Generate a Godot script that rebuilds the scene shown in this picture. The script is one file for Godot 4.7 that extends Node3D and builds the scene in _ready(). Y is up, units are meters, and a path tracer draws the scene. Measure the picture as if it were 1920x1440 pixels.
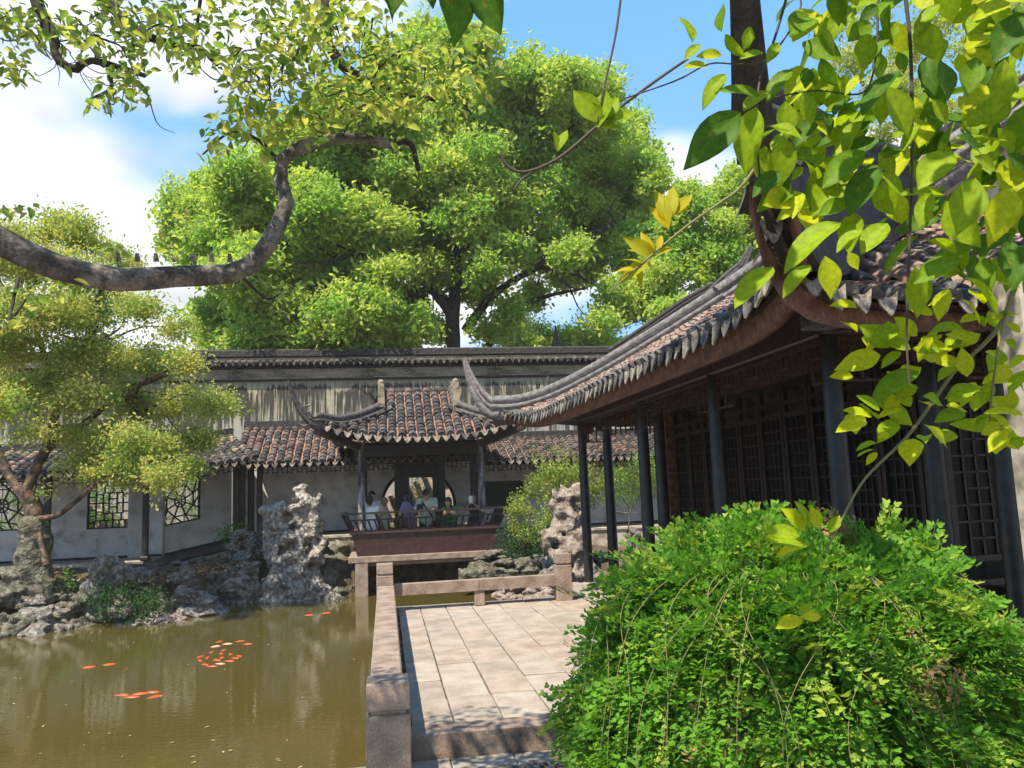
extends Node3D
# A classical garden pond: terrace and balustrade, water pavilion, covered gallery, tall boundary wall, hall with flying eaves, rockeries and trees.

var M := {}
var rng := RandomNumberGenerator.new()
var eye := Vector3(0, 1.8, 0)


# ---------------------------------------------------------------- mesh building
class MB:
	var v := PackedVector3Array()
	var n := PackedVector3Array()
	var uv := PackedVector2Array()
	var idx := PackedInt32Array()

	func tri(a: Vector3, b: Vector3, c: Vector3) -> void:  # clockwise seen from the front
		var q := (c - a).cross(b - a).normalized()
		var k := v.size()
		v.append_array([a, b, c])
		n.append_array([q, q, q])
		uv.append_array([Vector2(0, 0), Vector2(1, 0), Vector2(1, 1)])
		idx.append_array([k, k + 1, k + 2])

	func tri_out(a: Vector3, b: Vector3, c: Vector3, mid: Vector3) -> void:
		if (c - a).cross(b - a).dot(a + b + c - 3.0 * mid) >= 0.0:
			tri(a, b, c)
		else:
			tri(a, c, b)

	func quad_out(a: Vector3, b: Vector3, c: Vector3, d: Vector3, mid: Vector3) -> void:
		tri_out(a, b, c, mid)
		tri_out(a, c, d, mid)

	func hexa(p: Array, mid = null) -> void:  # eight corners: bottom ring, then top ring
		var m := Vector3.ZERO
		for q in p:
			m += q / 8.0
		quad_out(p[0], p[1], p[2], p[3], m)
		quad_out(p[4], p[5], p[6], p[7], m)
		for i in 4:
			var j := (i + 1) % 4
			quad_out(p[i], p[j], p[j + 4], p[i + 4], m)

	func box(c: Vector3, s: Vector3, bev := 0.0, b := Basis()) -> void:
		var h := s * 0.5
		bev = minf(bev, minf(h.x, minf(h.y, h.z)) * 0.6)
		if bev <= 0.0:
			var p := []
			for y in [-1, 1]:
				for q in [[-1, -1], [1, -1], [1, 1], [-1, 1]]:
					p.append(c + b * Vector3(h.x * q[0], h.y * y, h.z * q[1]))
			hexa(p)
			return
		var pt := func(sx: int, sy: int, sz: int, ax: int) -> Vector3:
			var q := Vector3(sx * (h.x - bev), sy * (h.y - bev), sz * (h.z - bev))
			if ax == 0:
				q.x = sx * h.x
			elif ax == 1:
				q.y = sy * h.y
			else:
				q.z = sz * h.z
			return c + b * q
		for s1 in [-1, 1]:
			quad_out(pt.call(s1, -1, -1, 0), pt.call(s1, 1, -1, 0), pt.call(s1, 1, 1, 0), pt.call(s1, -1, 1, 0), c)
			quad_out(pt.call(-1, s1, -1, 1), pt.call(1, s1, -1, 1), pt.call(1, s1, 1, 1), pt.call(-1, s1, 1, 1), c)
			quad_out(pt.call(-1, -1, s1, 2), pt.call(1, -1, s1, 2), pt.call(1, 1, s1, 2), pt.call(-1, 1, s1, 2), c)
			for s2 in [-1, 1]:
				quad_out(pt.call(-1, s1, s2, 1), pt.call(1, s1, s2, 1), pt.call(1, s1, s2, 2), pt.call(-1, s1, s2, 2), c)
				quad_out(pt.call(s1, -1, s2, 0), pt.call(s1, 1, s2, 0), pt.call(s1, 1, s2, 2), pt.call(s1, -1, s2, 2), c)
				quad_out(pt.call(s1, s2, -1, 0), pt.call(s1, s2, 1, 0), pt.call(s1, s2, 1, 1), pt.call(s1, s2, -1, 1), c)
				for s3 in [-1, 1]:
					tri_out(pt.call(s1, s2, s3, 0), pt.call(s1, s2, s3, 1), pt.call(s1, s2, s3, 2), c)

	func bar(a: Vector3, b: Vector3, w: float, h: float, up := Vector3.UP) -> void:  # a straight bar of a rectangular section
		var z := b - a
		if z.length() < 1e-4:
			return
		var x := up.cross(z).normalized()
		if x.length() < 0.5:
			x = Vector3.RIGHT.cross(z).normalized()
		var y := z.normalized().cross(x)
		box((a + b) * 0.5, Vector3(w, h, z.length()), 0.0, Basis(x, y, z.normalized()))

	func grid(rows: Array, closed := false) -> void:  # smooth sheet through rows of points (each row an Array of Vector3)
		var k := v.size()
		var m: int = rows.size()
		var w: int = rows[0].size()
		for i in m:
			for j in w:
				v.append(rows[i][j])
				uv.append(Vector2(float(j) / maxf(w - 1, 1), float(i) / maxf(m - 1, 1)))
		var acc := PackedVector3Array()
		acc.resize(m * w)
		for i in m - 1:
			for j in (w if closed else w - 1):
				var a := i * w + j
				var b := i * w + (j + 1) % w
				var c := (i + 1) * w + (j + 1) % w
				var d := (i + 1) * w + j
				idx.append_array([k + a, k + b, k + c, k + a, k + c, k + d])
				var q := (v[k + c] - v[k + a]).cross(v[k + b] - v[k + a]) + (v[k + d] - v[k + a]).cross(v[k + c] - v[k + a])
				acc[a] += q
				acc[b] += q
				acc[c] += q
				acc[d] += q
		for q in acc:
			n.append(q.normalized() if q.length() > 1e-12 else Vector3.UP)

	func tube(p: Array, r: Array, sides := 8, cap := true, wob := 0.0, sd := 1) -> void:
		var rows := []
		var up := Vector3(0.31, 0.2, 0.93).normalized()
		var g := RandomNumberGenerator.new()
		g.seed = sd
		for i in p.size():
			var t: Vector3 = (p[mini(i + 1, p.size() - 1)] - p[maxi(i - 1, 0)]).normalized()
			var x := up.cross(t)
			if x.length() < 0.05:
				x = Vector3.RIGHT.cross(t)
			x = x.normalized()
			up = t.cross(x).normalized()
			var row := []
			for j in sides:
				var f := TAU * j / sides
				row.append(p[i] + (x * cos(f) + up * sin(f)) * r[i] * (1.0 + wob * g.randf_range(-1, 1)))
			rows.append(row)
		if cap:
			for e in [0, p.size() - 1]:
				var row: Array = rows[e]
				for j in sides:
					tri_out(p[e], row[j], row[(j + 1) % sides], p[1 if e == 0 else p.size() - 2])
		grid(rows, true)

	func lathe(base: Vector3, prof: Array, sides := 16) -> void:  # prof: Vector2(radius, height)
		var rows := []
		for q in prof:
			var row := []
			for j in sides:
				var f := -TAU * j / sides
				row.append(base + Vector3(q.x * cos(f), q.y, q.x * sin(f)))
			rows.append(row)
		grid(rows, true)

	func put(o, t := Transform3D()) -> void:  # append another builder's shape
		var k := v.size()
		for i in o.v.size():
			v.append(t * o.v[i])
			n.append((t.basis * o.n[i]).normalized())
		uv.append_array(o.uv)
		for i in o.idx:
			idx.append(k + i)

	func mesh() -> ArrayMesh:
		var a := []
		a.resize(Mesh.ARRAY_MAX)
		a[Mesh.ARRAY_VERTEX] = v
		a[Mesh.ARRAY_NORMAL] = n
		a[Mesh.ARRAY_TEX_UV] = uv
		a[Mesh.ARRAY_INDEX] = idx
		var m := ArrayMesh.new()
		m.add_surface_from_arrays(Mesh.PRIMITIVE_TRIANGLES, a)
		return m


class Field:  # a distance field on a grid, meshed as surface nets
	var o: Vector3
	var c: float
	var nx: int
	var ny: int
	var nz: int
	var d := PackedFloat32Array()

	func _init(lo: Vector3, hi: Vector3, cell: float) -> void:
		o = lo
		c = cell
		nx = int(ceil((hi.x - lo.x) / cell)) + 2
		ny = int(ceil((hi.y - lo.y) / cell)) + 2
		nz = int(ceil((hi.z - lo.z) / cell)) + 2
		d.resize(nx * ny * nz)
		d.fill(1.0)

	func bone(a: Vector3, b: Vector3, ra: float, rb: float, k := 0.03, cut := false) -> void:
		var pad := maxf(ra, rb) + k + 2.5 * c
		var l := (a.min(b) - Vector3.ONE * pad - o) / c
		var h := (a.max(b) + Vector3.ONE * pad - o) / c
		var ba := b - a
		var inv := 1.0 / maxf(ba.length_squared(), 1e-9)
		for z in range(maxi(0, int(l.z)), mini(nz, int(h.z) + 1)):
			for y in range(maxi(0, int(l.y)), mini(ny, int(h.y) + 1)):
				var id := (z * ny + y) * nx + maxi(0, int(l.x))
				for x in range(maxi(0, int(l.x)), mini(nx, int(h.x) + 1)):
					var p := o + Vector3(x, y, z) * c
					var t := clampf((p - a).dot(ba) * inv, 0.0, 1.0)
					var e := p.distance_to(a + ba * t) - (ra + (rb - ra) * t)
					var q := d[id]
					if cut:
						e = -e
						var g := maxf(k - absf(q - e), 0.0) / k
						d[id] = maxf(q, e) + g * g * k * 0.25
					else:
						var g := maxf(k - absf(q - e), 0.0) / k
						d[id] = minf(q, e) - g * g * k * 0.25
					id += 1

	func rough(f: FastNoiseLite, amp: float, reach: float, ridge := false, bias := 9.0) -> void:
		var id := 0
		for z in nz:
			for y in ny:
				for x in nx:
					if absf(d[id]) < reach:
						var s := f.get_noise_3dv(o + Vector3(x, y, z) * c)
						if bias < 9.0:  # round pits with sharp ribs between them
							s = -(s + bias)
						d[id] += amp * (absf(s) * 2.0 - 0.4 if ridge else s)
					id += 1

	func into(mb: MB) -> void:
		var k0 := mb.v.size()
		var at := PackedInt32Array()
		at.resize(d.size())
		at.fill(-1)
		var off := [0, 1, nx, nx + 1, nx * ny, nx * ny + 1, nx * ny + nx, nx * ny + nx + 1]
		var edges := [[0, 1], [2, 3], [4, 5], [6, 7], [0, 2], [1, 3], [4, 6], [5, 7], [0, 4], [1, 5], [2, 6], [3, 7]]
		var cor := []
		for i in 8:
			cor.append(Vector3(i & 1, (i >> 1) & 1, i >> 2))
		var cells := PackedInt32Array()
		for z in nz - 1:
			for y in ny - 1:
				var id := (z * ny + y) * nx - 1
				for x in nx - 1:
					id += 1
					var s := d[id] < 0.0
					if s == (d[id + 1] < 0.0) and s == (d[id + nx] < 0.0) and s == (d[id + nx + 1] < 0.0) and s == (d[id + off[4]] < 0.0) and s == (d[id + off[5]] < 0.0) and s == (d[id + off[6]] < 0.0) and s == (d[id + off[7]] < 0.0):
						continue
					var sum := Vector3.ZERO
					var cnt := 0
					for e in edges:
						var p := d[id + off[e[0]]]
						var q := d[id + off[e[1]]]
						if (p < 0.0) != (q < 0.0):
							sum += cor[e[0]].lerp(cor[e[1]], p / (p - q))
							cnt += 1
					at[id] = mb.v.size() - k0
					cells.append(id)
					mb.v.append(o + (Vector3(x, y, z) + sum / cnt) * c)
					mb.uv.append(Vector2.ZERO)
		var acc := PackedVector3Array()
		acc.resize(mb.v.size() - k0)
		var step := [1, nx, nx * ny]
		for id in cells:
			for ax in 3:
				var s1: int = step[ax]
				var s := d[id] < 0.0
				if s == (d[id + s1] < 0.0):
					continue
				var u: int = step[(ax + 1) % 3]
				var w: int = step[(ax + 2) % 3]
				if id - u - w < 0:
					continue
				var q := [at[id - u - w], at[id - w], at[id], at[id - u]]
				if q.min() < 0:
					continue
				if s:
					q.reverse()
				mb.idx.append_array([k0 + q[0], k0 + q[1], k0 + q[2], k0 + q[0], k0 + q[2], k0 + q[3]])
				var nn := (mb.v[k0 + q[2]] - mb.v[k0 + q[0]]).cross(mb.v[k0 + q[1]] - mb.v[k0 + q[3]])
				for i in q:
					acc[i] += nn
		# orient the normals along the faces' winding
		for i in acc.size():
			acc[i] = Vector3.ZERO
		for i in range(0, mb.idx.size(), 3):
			var a := mb.idx[i]
			if a < k0:
				continue
			var b := mb.idx[i + 1]
			var e := mb.idx[i + 2]
			var nn := (mb.v[e] - mb.v[a]).cross(mb.v[b] - mb.v[a])
			acc[a - k0] += nn
			acc[b - k0] += nn
			acc[e - k0] += nn
		for q in acc:
			mb.n.append(q.normalized() if q.length() > 1e-14 else Vector3.UP)


# ---------------------------------------------------------------- nodes
var used := {}


func numbered(par: Node, called: String) -> String:
	var key := str(par.get_instance_id()) + called
	var k: int = used.get(key, 0)
	used[key] = k + 1
	return called if k == 0 else "%s_%03d" % [called, k]


func obj(called: String, shape, m: Material, par: Node = self, t := Transform3D()) -> MeshInstance3D:
	var o := MeshInstance3D.new()
	o.name = numbered(par, called)
	o.mesh = shape.mesh() if shape is MB else shape
	o.material_override = m
	o.transform = t
	par.add_child(o)
	return o


func tag(o: Node, label: String, category := "", group := "", kind := "") -> Node:
	if label:
		o.set_meta("label", label)
	if category:
		o.set_meta("category", category)
	if group:
		o.set_meta("group", group)
	if kind:
		o.set_meta("kind", kind)
	return o


func thing(called: String, label: String, category: String, at := Vector3.ZERO, turn := 0.0, group := "") -> Node3D:
	var o := Node3D.new()
	o.name = numbered(self, called)
	o.position = at
	o.rotation.y = turn
	add_child(o)
	tag(o, label, category, group)
	return o


func struct(called: String, shape, m: Material) -> MeshInstance3D:
	var o := obj(called, shape, m)
	o.set_meta("kind", "structure")
	return o


func many(called: String, mesh: Mesh, m: Material, xf: Array, par: Node = self, tones := []) -> MultiMeshInstance3D:
	var mm := MultiMesh.new()
	mm.transform_format = MultiMesh.TRANSFORM_3D
	mm.use_colors = not tones.is_empty()
	mm.mesh = mesh
	mm.instance_count = xf.size()
	var buf := PackedFloat32Array()
	var wide := 12 if tones.is_empty() else 16
	buf.resize(xf.size() * wide)
	var k := 0
	for n in xf.size():
		var t: Transform3D = xf[n]
		var b: Basis = t.basis
		var p: Vector3 = t.origin
		buf[k] = b.x.x
		buf[k + 1] = b.y.x
		buf[k + 2] = b.z.x
		buf[k + 3] = p.x
		buf[k + 4] = b.x.y
		buf[k + 5] = b.y.y
		buf[k + 6] = b.z.y
		buf[k + 7] = p.y
		buf[k + 8] = b.x.z
		buf[k + 9] = b.y.z
		buf[k + 10] = b.z.z
		buf[k + 11] = p.z
		if wide == 16:
			var c: Color = tones[n]
			buf[k + 12] = c.r
			buf[k + 13] = c.g
			buf[k + 14] = c.b
			buf[k + 15] = 1.0
		k += wide
	mm.buffer = buf
	var o := MultiMeshInstance3D.new()
	o.name = numbered(par, called)
	o.multimesh = mm
	o.material_override = m
	o.set_meta("kind", "stuff")
	par.add_child(o)
	return o


# the nearest ones as parts, the rest joined
func pieces(par: Node3D, called: String, xf: Array, meshes: Array, mats: Array, limit := 300) -> void:
	var base := par.global_transform if par.is_inside_tree() else par.transform
	var far := []
	for i in xf.size():
		far.append([(base * xf[i].origin).distance_squared_to(eye), i])
	far.sort_custom(func(a, b): return a[0] < b[0])
	var rest := {}
	var tones := []
	for r in far.size():
		var i: int = far[r][1]
		var h := absi(hash(i * 7919 + 13))
		var me = meshes[h % meshes.size()]
		var ma = mats[(h / 16) % mats.size()]
		if r < limit:
			obj(called, me, ma, par, xf[i])
		else:
			var toned: bool = mats[0].has_meta("mean")
			var key := [0, 0] if toned else [h % meshes.size(), (h / 16) % mats.size()]
			if not rest.has(key):
				rest[key] = []
			rest[key].append(xf[i])
			if toned:
				tones.append(ma.get_meta("mean"))
	for key in rest:
		many(called + "s", meshes[key[0]], mats[key[1]] if tones.is_empty() else M.tile_any, rest[key], par, tones)


# ---------------------------------------------------------------- textures and materials
func noise(sd: int, freq: float, oct := 4, kind := FastNoiseLite.TYPE_SIMPLEX_SMOOTH) -> FastNoiseLite:
	var f := FastNoiseLite.new()
	f.seed = sd
	f.frequency = freq
	f.noise_type = kind
	f.fractal_type = FastNoiseLite.FRACTAL_FBM if oct > 1 else FastNoiseLite.FRACTAL_NONE
	f.fractal_octaves = oct
	return f


func ramp(stops: Array) -> Gradient:  # [offset, linear r, g, b] rows; kept as sRGB colours
	var g := Gradient.new()
	var o := PackedFloat32Array()
	var c := PackedColorArray()
	for s in stops:
		o.append(s[0])
		c.append(Color(s[1], s[2], s[3]).linear_to_srgb())
	g.offsets = o
	g.colors = c
	return g


func tint(f: FastNoiseLite, size: int, g: Gradient, fine: FastNoiseLite = null, share := 0.35) -> ImageTexture:
	var a := f.get_seamless_image(size, size).get_data()
	if fine:
		var b := fine.get_seamless_image(size, size).get_data()
		for i in a.size():
			a[i] = clampi(int(a[i] + (b[i] - 128) * share), 0, 255)
	var lut := PackedByteArray()
	lut.resize(768)
	for i in 256:
		var c := g.sample(i / 255.0)
		lut[i * 3] = c.r8
		lut[i * 3 + 1] = c.g8
		lut[i * 3 + 2] = c.b8
	var out := PackedByteArray()
	out.resize(a.size() * 3)
	var k := 0
	for i in a:
		out[k] = lut[i * 3]
		out[k + 1] = lut[i * 3 + 1]
		out[k + 2] = lut[i * 3 + 2]
		k += 3
	return ImageTexture.create_from_image(Image.create_from_data(size, size, false, Image.FORMAT_RGB8, out))


func grey(f: FastNoiseLite, size := 256) -> ImageTexture:
	return ImageTexture.create_from_image(f.get_seamless_image(size, size))


func surf(tex: Texture2D, rough: float, scale: float, bump: Texture2D = null, depth := 0.0, world := true) -> StandardMaterial3D:
	var m := StandardMaterial3D.new()
	m.albedo_texture = tex
	m.roughness = rough
	m.uv1_triplanar = true
	m.uv1_world_triplanar = world
	m.uv1_scale = Vector3.ONE * scale
	if bump:
		m.heightmap_enabled = true
		m.heightmap_texture = bump
		m.heightmap_scale = depth
	return m


func flat(r: float, g: float, b: float, rough := 0.8) -> StandardMaterial3D:
	var m := StandardMaterial3D.new()
	m.albedo_color = Color(r, g, b).linear_to_srgb()
	m.roughness = rough
	return m


func leafy(r: float, g: float, b: float, tr: float, tg: float, tb: float, rough := 0.5) -> StandardMaterial3D:  # what a leaf reflects, what it lets through
	var m := flat(r, g, b, rough)
	m.metallic_specular = 0.2
	m.backlight_enabled = true
	m.backlight = Color(tr * 2.0, tg * 2.0, tb * 2.0).linear_to_srgb()
	return m


func veined(k: int) -> StandardMaterial3D:  # a large leaf: paler midrib and side veins, a little blotching
	var w := 96
	var h := 192
	var f := noise(150 + k, 0.03, 3)
	var base: Color = [Color(0.27, 0.4, 0.016), Color(0.16, 0.29, 0.018), Color(0.46, 0.52, 0.018), Color(0.08, 0.18, 0.022)][k]
	var img := Image.create(w, h, false, Image.FORMAT_RGB8)
	for y in h:
		for x in w:
			var u := absf(x - w * 0.5 + 0.5) / (w * 0.5)
			var v := float(y) / h
			var side := fposmod(v * 8.0 - u * 1.5 + 0.12 * (1.0 if x > w / 2 else 0.0) * 4.0, 1.0)
			var vein := maxf(1.0 - u / 0.045, 1.0 - minf(side, 1.0 - side) / (0.07 * (1.1 - u)))
			var c := base * (1.0 + 0.3 * f.get_noise_2d(x, y) - 0.16 * smoothstep(0.75, 1.0, u))
			c = c.lerp(base * 1.25 + Color(0.05, 0.05, 0.015), clampf(vein, 0.0, 1.0) * 0.6)
			if f.get_noise_2d(x * 0.8 + 400, y * 0.8) > 0.56:
				c = c.lerp(Color(0.3, 0.2, 0.05), 0.7)
			img.set_pixel(x, y, c.linear_to_srgb())
	var m := StandardMaterial3D.new()
	m.albedo_texture = ImageTexture.create_from_image(img)
	m.roughness = 0.5
	m.metallic_specular = 0.25
	m.backlight_enabled = true
	m.backlight = Color(1.0, 1.0, 0.25).linear_to_srgb()
	return m


func materials() -> void:
	var fine := noise(11, 0.09, 3)
	var speck := noise(12, 0.2, 2)
	var relief := grey(noise(13, 0.03, 5))
	var pits := grey(noise(14, 0.08, 4))
	M.granite = []
	for i in 5:
		var k := [1.0, 0.9, 1.08, 0.96, 1.0][i] as float
		var w := [0.0, 0.006, -0.008, 0.03, 0.012][i] as float
		M.granite.append(surf(tint(noise(20 + i, 0.012, 4), 256, ramp([[0.1, 0.235 * k, 0.2 * k - w * 0.3, 0.166 * k - w * 0.4], [0.5, 0.3 * k + w * 0.5, 0.258 * k, 0.216 * k - w * 0.2], [0.9, 0.35 * k + w, 0.305 * k, 0.258 * k]]), speck, 0.75), 0.75, 0.8, pits, 0.35))
	M.post = surf(tint(noise(27, 0.014, 4), 256, ramp([[0.1, 0.165, 0.122, 0.094], [0.5, 0.245, 0.184, 0.144], [0.9, 0.315, 0.243, 0.195]]), speck, 0.8), 0.7, 0.9, pits, 0.4)
	M.earth = surf(tint(noise(30, 0.02, 5), 256, ramp([[0.2, 0.028, 0.02, 0.012], [0.5, 0.07, 0.05, 0.03], [0.8, 0.16, 0.11, 0.06]]), fine, 0.8), 0.95, 0.7, relief, 3.0)
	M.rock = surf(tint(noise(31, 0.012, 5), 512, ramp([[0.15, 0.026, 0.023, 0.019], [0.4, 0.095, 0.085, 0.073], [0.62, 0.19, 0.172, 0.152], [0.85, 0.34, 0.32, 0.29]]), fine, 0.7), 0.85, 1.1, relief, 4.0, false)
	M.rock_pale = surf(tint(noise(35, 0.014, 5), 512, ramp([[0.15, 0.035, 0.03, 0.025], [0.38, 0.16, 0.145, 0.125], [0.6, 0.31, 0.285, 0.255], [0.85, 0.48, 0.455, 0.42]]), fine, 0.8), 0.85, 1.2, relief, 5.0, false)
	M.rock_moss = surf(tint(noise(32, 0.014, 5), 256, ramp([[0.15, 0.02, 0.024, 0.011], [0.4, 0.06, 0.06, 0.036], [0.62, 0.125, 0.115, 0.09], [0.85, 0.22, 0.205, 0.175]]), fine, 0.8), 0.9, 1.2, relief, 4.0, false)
	M.rock_warm = surf(tint(noise(33, 0.014, 5), 256, ramp([[0.15, 0.07, 0.054, 0.042], [0.5, 0.22, 0.18, 0.148], [0.85, 0.38, 0.33, 0.29]]), fine, 0.7), 0.85, 1.3, relief, 3.0, false)
	M.plaster = surf(tint(noise(40, 0.01, 5), 512, ramp([[0.1, 0.27, 0.255, 0.225], [0.35, 0.46, 0.45, 0.425], [0.7, 0.56, 0.555, 0.545]]), fine, 0.3), 0.9, 0.35, relief, 0.5)
	M.plinth = surf(tint(noise(41, 0.02, 4), 256, ramp([[0.2, 0.22, 0.19, 0.15], [0.6, 0.42, 0.37, 0.31]]), fine, 0.5), 0.9, 0.5, relief, 0.8)
	M.lacquer = surf(tint(noise(42, 0.02, 4), 256, ramp([[0.1, 0.038, 0.016, 0.015], [0.6, 0.055, 0.024, 0.022], [0.95, 0.085, 0.045, 0.042]]), fine, 0.6), 0.55, 1.5, relief, 0.15)
	M.door = surf(tint(noise(47, 0.02, 4), 256, ramp([[0.2, 0.01, 0.005, 0.0045], [0.8, 0.024, 0.011, 0.0095]]), fine, 0.5), 0.5, 1.5)
	M.dark_wood = surf(tint(noise(43, 0.02, 4), 256, ramp([[0.2, 0.007, 0.006, 0.006], [0.7, 0.02, 0.016, 0.015]]), fine, 0.5), 0.55, 1.5, relief, 0.15)
	M.column = surf(tint(noise(44, 0.02, 4), 256, ramp([[0.2, 0.01, 0.011, 0.011], [0.7, 0.024, 0.025, 0.025]]), fine, 0.4), 0.4, 1.2)
	M.brown = surf(tint(noise(45, 0.02, 4), 256, ramp([[0.2, 0.05, 0.02, 0.012], [0.6, 0.13, 0.055, 0.03], [0.9, 0.2, 0.1, 0.06]]), fine, 0.6), 0.7, 1.5, relief, 0.2)
	M.worn_post = surf(tint(noise(46, 0.01, 5), 256, ramp([[0.35, 0.014, 0.013, 0.014], [0.5, 0.05, 0.045, 0.05], [0.58, 0.3, 0.28, 0.29]]), fine, 0.7), 0.7, 2.2, relief, 0.2)
	M.worn_post.uv1_scale = Vector3(4.0, 0.5, 4.0)
	var tl := func(sd: int, k: Array) -> StandardMaterial3D:
		var m := surf(tint(noise(sd, 0.02, 4), 256, ramp([[0.2, k[0] * 0.4, k[1] * 0.4, k[2] * 0.4], [0.5, k[0], k[1], k[2]], [0.85, k[0] * 1.7, k[1] * 1.7, k[2] * 1.7]]), fine, 0.9), 0.85, 1.7, relief, 0.5)
		m.set_meta("mean", Color(k[0] / 0.25, k[1] / 0.25, k[2] / 0.25))
		return m
	M.tile_any = tl.call(57, [0.25, 0.25, 0.25])
	M.tile_any.vertex_color_use_as_albedo = true
	M.tile_dark = tl.call(50, [0.036, 0.031, 0.03])
	M.tile_grey = tl.call(51, [0.082, 0.075, 0.071])
	M.tile_warm = tl.call(52, [0.115, 0.075, 0.06])
	M.tile_pink = tl.call(53, [0.21, 0.125, 0.092])
	M.tile_tan = tl.call(54, [0.23, 0.165, 0.125])
	M.ridge = tl.call(55, [0.135, 0.125, 0.122])
	M.drip = tl.call(56, [0.19, 0.165, 0.135])
	M.bark = surf(tint(noise(60, 0.012, 5), 256, ramp([[0.2, 0.035, 0.03, 0.026], [0.5, 0.1, 0.085, 0.075], [0.8, 0.22, 0.2, 0.18]]), fine, 0.7), 0.9, 2.0, relief, 1.2)
	M.bark_dark = surf(tint(noise(61, 0.02, 5), 256, ramp([[0.2, 0.012, 0.01, 0.009], [0.6, 0.04, 0.033, 0.028], [0.9, 0.07, 0.06, 0.05]]), fine, 0.7), 0.9, 0.8, relief, 2.0)
	M.bark_tan = surf(tint(noise(62, 0.012, 5), 256, ramp([[0.3, 0.016, 0.011, 0.008], [0.52, 0.06, 0.034, 0.021], [0.75, 0.22, 0.13, 0.08]]), fine, 0.4), 0.75, 1.2, relief, 0.8)
	M.twig = flat(0.06, 0.045, 0.03)
	M.twig_green = flat(0.16, 0.15, 0.06)
	M.water = flat(0.074, 0.061, 0.016, 0.012)
	M.water.metallic_specular = 0.8
	M.water.uv1_triplanar = true
	M.water.uv1_world_triplanar = true
	M.water.uv1_scale = Vector3(0.55, 0.55, 1.1)
	M.water.heightmap_enabled = true
	M.water.heightmap_texture = grey(noise(70, 0.02, 3), 512)
	M.water.heightmap_scale = 0.07
	M.glass = flat(0.008, 0.01, 0.01, 0.35)
	M.glass.metallic_specular = 0.25
	# boundary wall: lime wash that rain has streaked black from the cornice down
	var w := 1024
	var h := 256
	var col := noise(80, 0.02, 4)
	var lon := noise(81, 0.05, 3)
	var big := noise(82, 0.006, 3)
	var img := Image.create(w, h, false, Image.FORMAT_RGB8)
	for x in w:
		var edge := 0.03 + 0.09 * absf(col.get_noise_1d(x * 4.1)) + 0.16 * maxf(0.0, col.get_noise_1d(x * 0.7 + 900.0)) + 0.05 * lon.get_noise_1d(x * 5.0)
		var reach := 0.75 + 0.6 * col.get_noise_1d(x * 0.9 + 300.0)
		for y in h:
			var t := float(y) / h
			var s := 0.95 * lon.get_noise_2d(x * 1.9, y * 0.07) + 0.75 * lon.get_noise_2d(x * 6.0 + 99.0, y * 0.16) + 0.5 * big.get_noise_2d(x * 2.0, y * 1.2)
			var black := smoothstep(edge, edge + 0.03, t) * smoothstep(-0.3, 0.32, s + 0.46 - maxf(0.0, t - reach * 0.45) * 1.5)
			black = maxf(black, 0.45 * smoothstep(-0.3, 0.4, s) * smoothstep(0.0, 0.05, t))
			var cr := lon.get_noise_2d(x * 0.4 + 500.0, y * 1.5) * 0.06
			var c := Color(0.36 + cr, 0.325 + cr, 0.225 + cr * 0.6).lerp(Color(0.34, 0.33, 0.3), smoothstep(0.25, 0.8, t)).lerp(Color(0.022, 0.024, 0.024), black * 0.93)
			img.set_pixel(x, y, c.linear_to_srgb())
	M.stained = StandardMaterial3D.new()
	M.stained.albedo_texture = ImageTexture.create_from_image(img)
	M.stained.roughness = 0.95
	M.cornice = surf(tint(noise(83, 0.012, 4), 256, ramp([[0.12, 0.08, 0.068, 0.05], [0.3, 0.22, 0.18, 0.115], [0.8, 0.33, 0.275, 0.18]]), fine, 0.7), 0.95, 0.4)
	M.cornice.uv1_scale = Vector3(0.25, 1.2, 0.25)
	# leaves
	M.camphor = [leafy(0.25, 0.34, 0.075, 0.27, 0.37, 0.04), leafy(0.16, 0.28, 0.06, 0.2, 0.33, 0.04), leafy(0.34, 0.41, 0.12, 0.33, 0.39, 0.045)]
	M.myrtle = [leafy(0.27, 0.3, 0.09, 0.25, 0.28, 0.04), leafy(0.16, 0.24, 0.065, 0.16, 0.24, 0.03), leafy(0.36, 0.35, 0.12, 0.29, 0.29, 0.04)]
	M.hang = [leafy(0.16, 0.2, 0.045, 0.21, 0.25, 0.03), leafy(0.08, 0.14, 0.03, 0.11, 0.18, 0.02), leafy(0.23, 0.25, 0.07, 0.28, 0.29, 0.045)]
	M.big_leaf = [leafy(0.12, 0.19, 0.01, 0.19, 0.26, 0.003, 0.5), leafy(0.07, 0.14, 0.012, 0.12, 0.19, 0.004, 0.5), leafy(0.22, 0.26, 0.01, 0.28, 0.3, 0.003, 0.5), leafy(0.035, 0.085, 0.012, 0.05, 0.1, 0.006, 0.5)]
	M.big_leaf = []
	for i in 4:
		M.big_leaf.append(veined(i))
	M.gold_leaf = [leafy(0.35, 0.28, 0.012, 0.3, 0.24, 0.004), leafy(0.25, 0.24, 0.012, 0.25, 0.24, 0.004)]
	M.bush = [leafy(0.1, 0.22, 0.022, 0.08, 0.19, 0.01, 0.5), leafy(0.07, 0.165, 0.02, 0.05, 0.14, 0.01, 0.5), leafy(0.22, 0.3, 0.05, 0.17, 0.24, 0.014, 0.5), leafy(0.3, 0.2, 0.09, 0.1, 0.07, 0.03)]
	M.shrub = [leafy(0.21, 0.28, 0.075, 0.13, 0.17, 0.015), leafy(0.08, 0.13, 0.025, 0.08, 0.13, 0.015), leafy(0.2, 0.22, 0.04, 0.18, 0.2, 0.015)]
	M.ivy = [leafy(0.022, 0.06, 0.018, 0.01, 0.03, 0.006), leafy(0.035, 0.085, 0.02, 0.02, 0.05, 0.008)]
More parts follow.
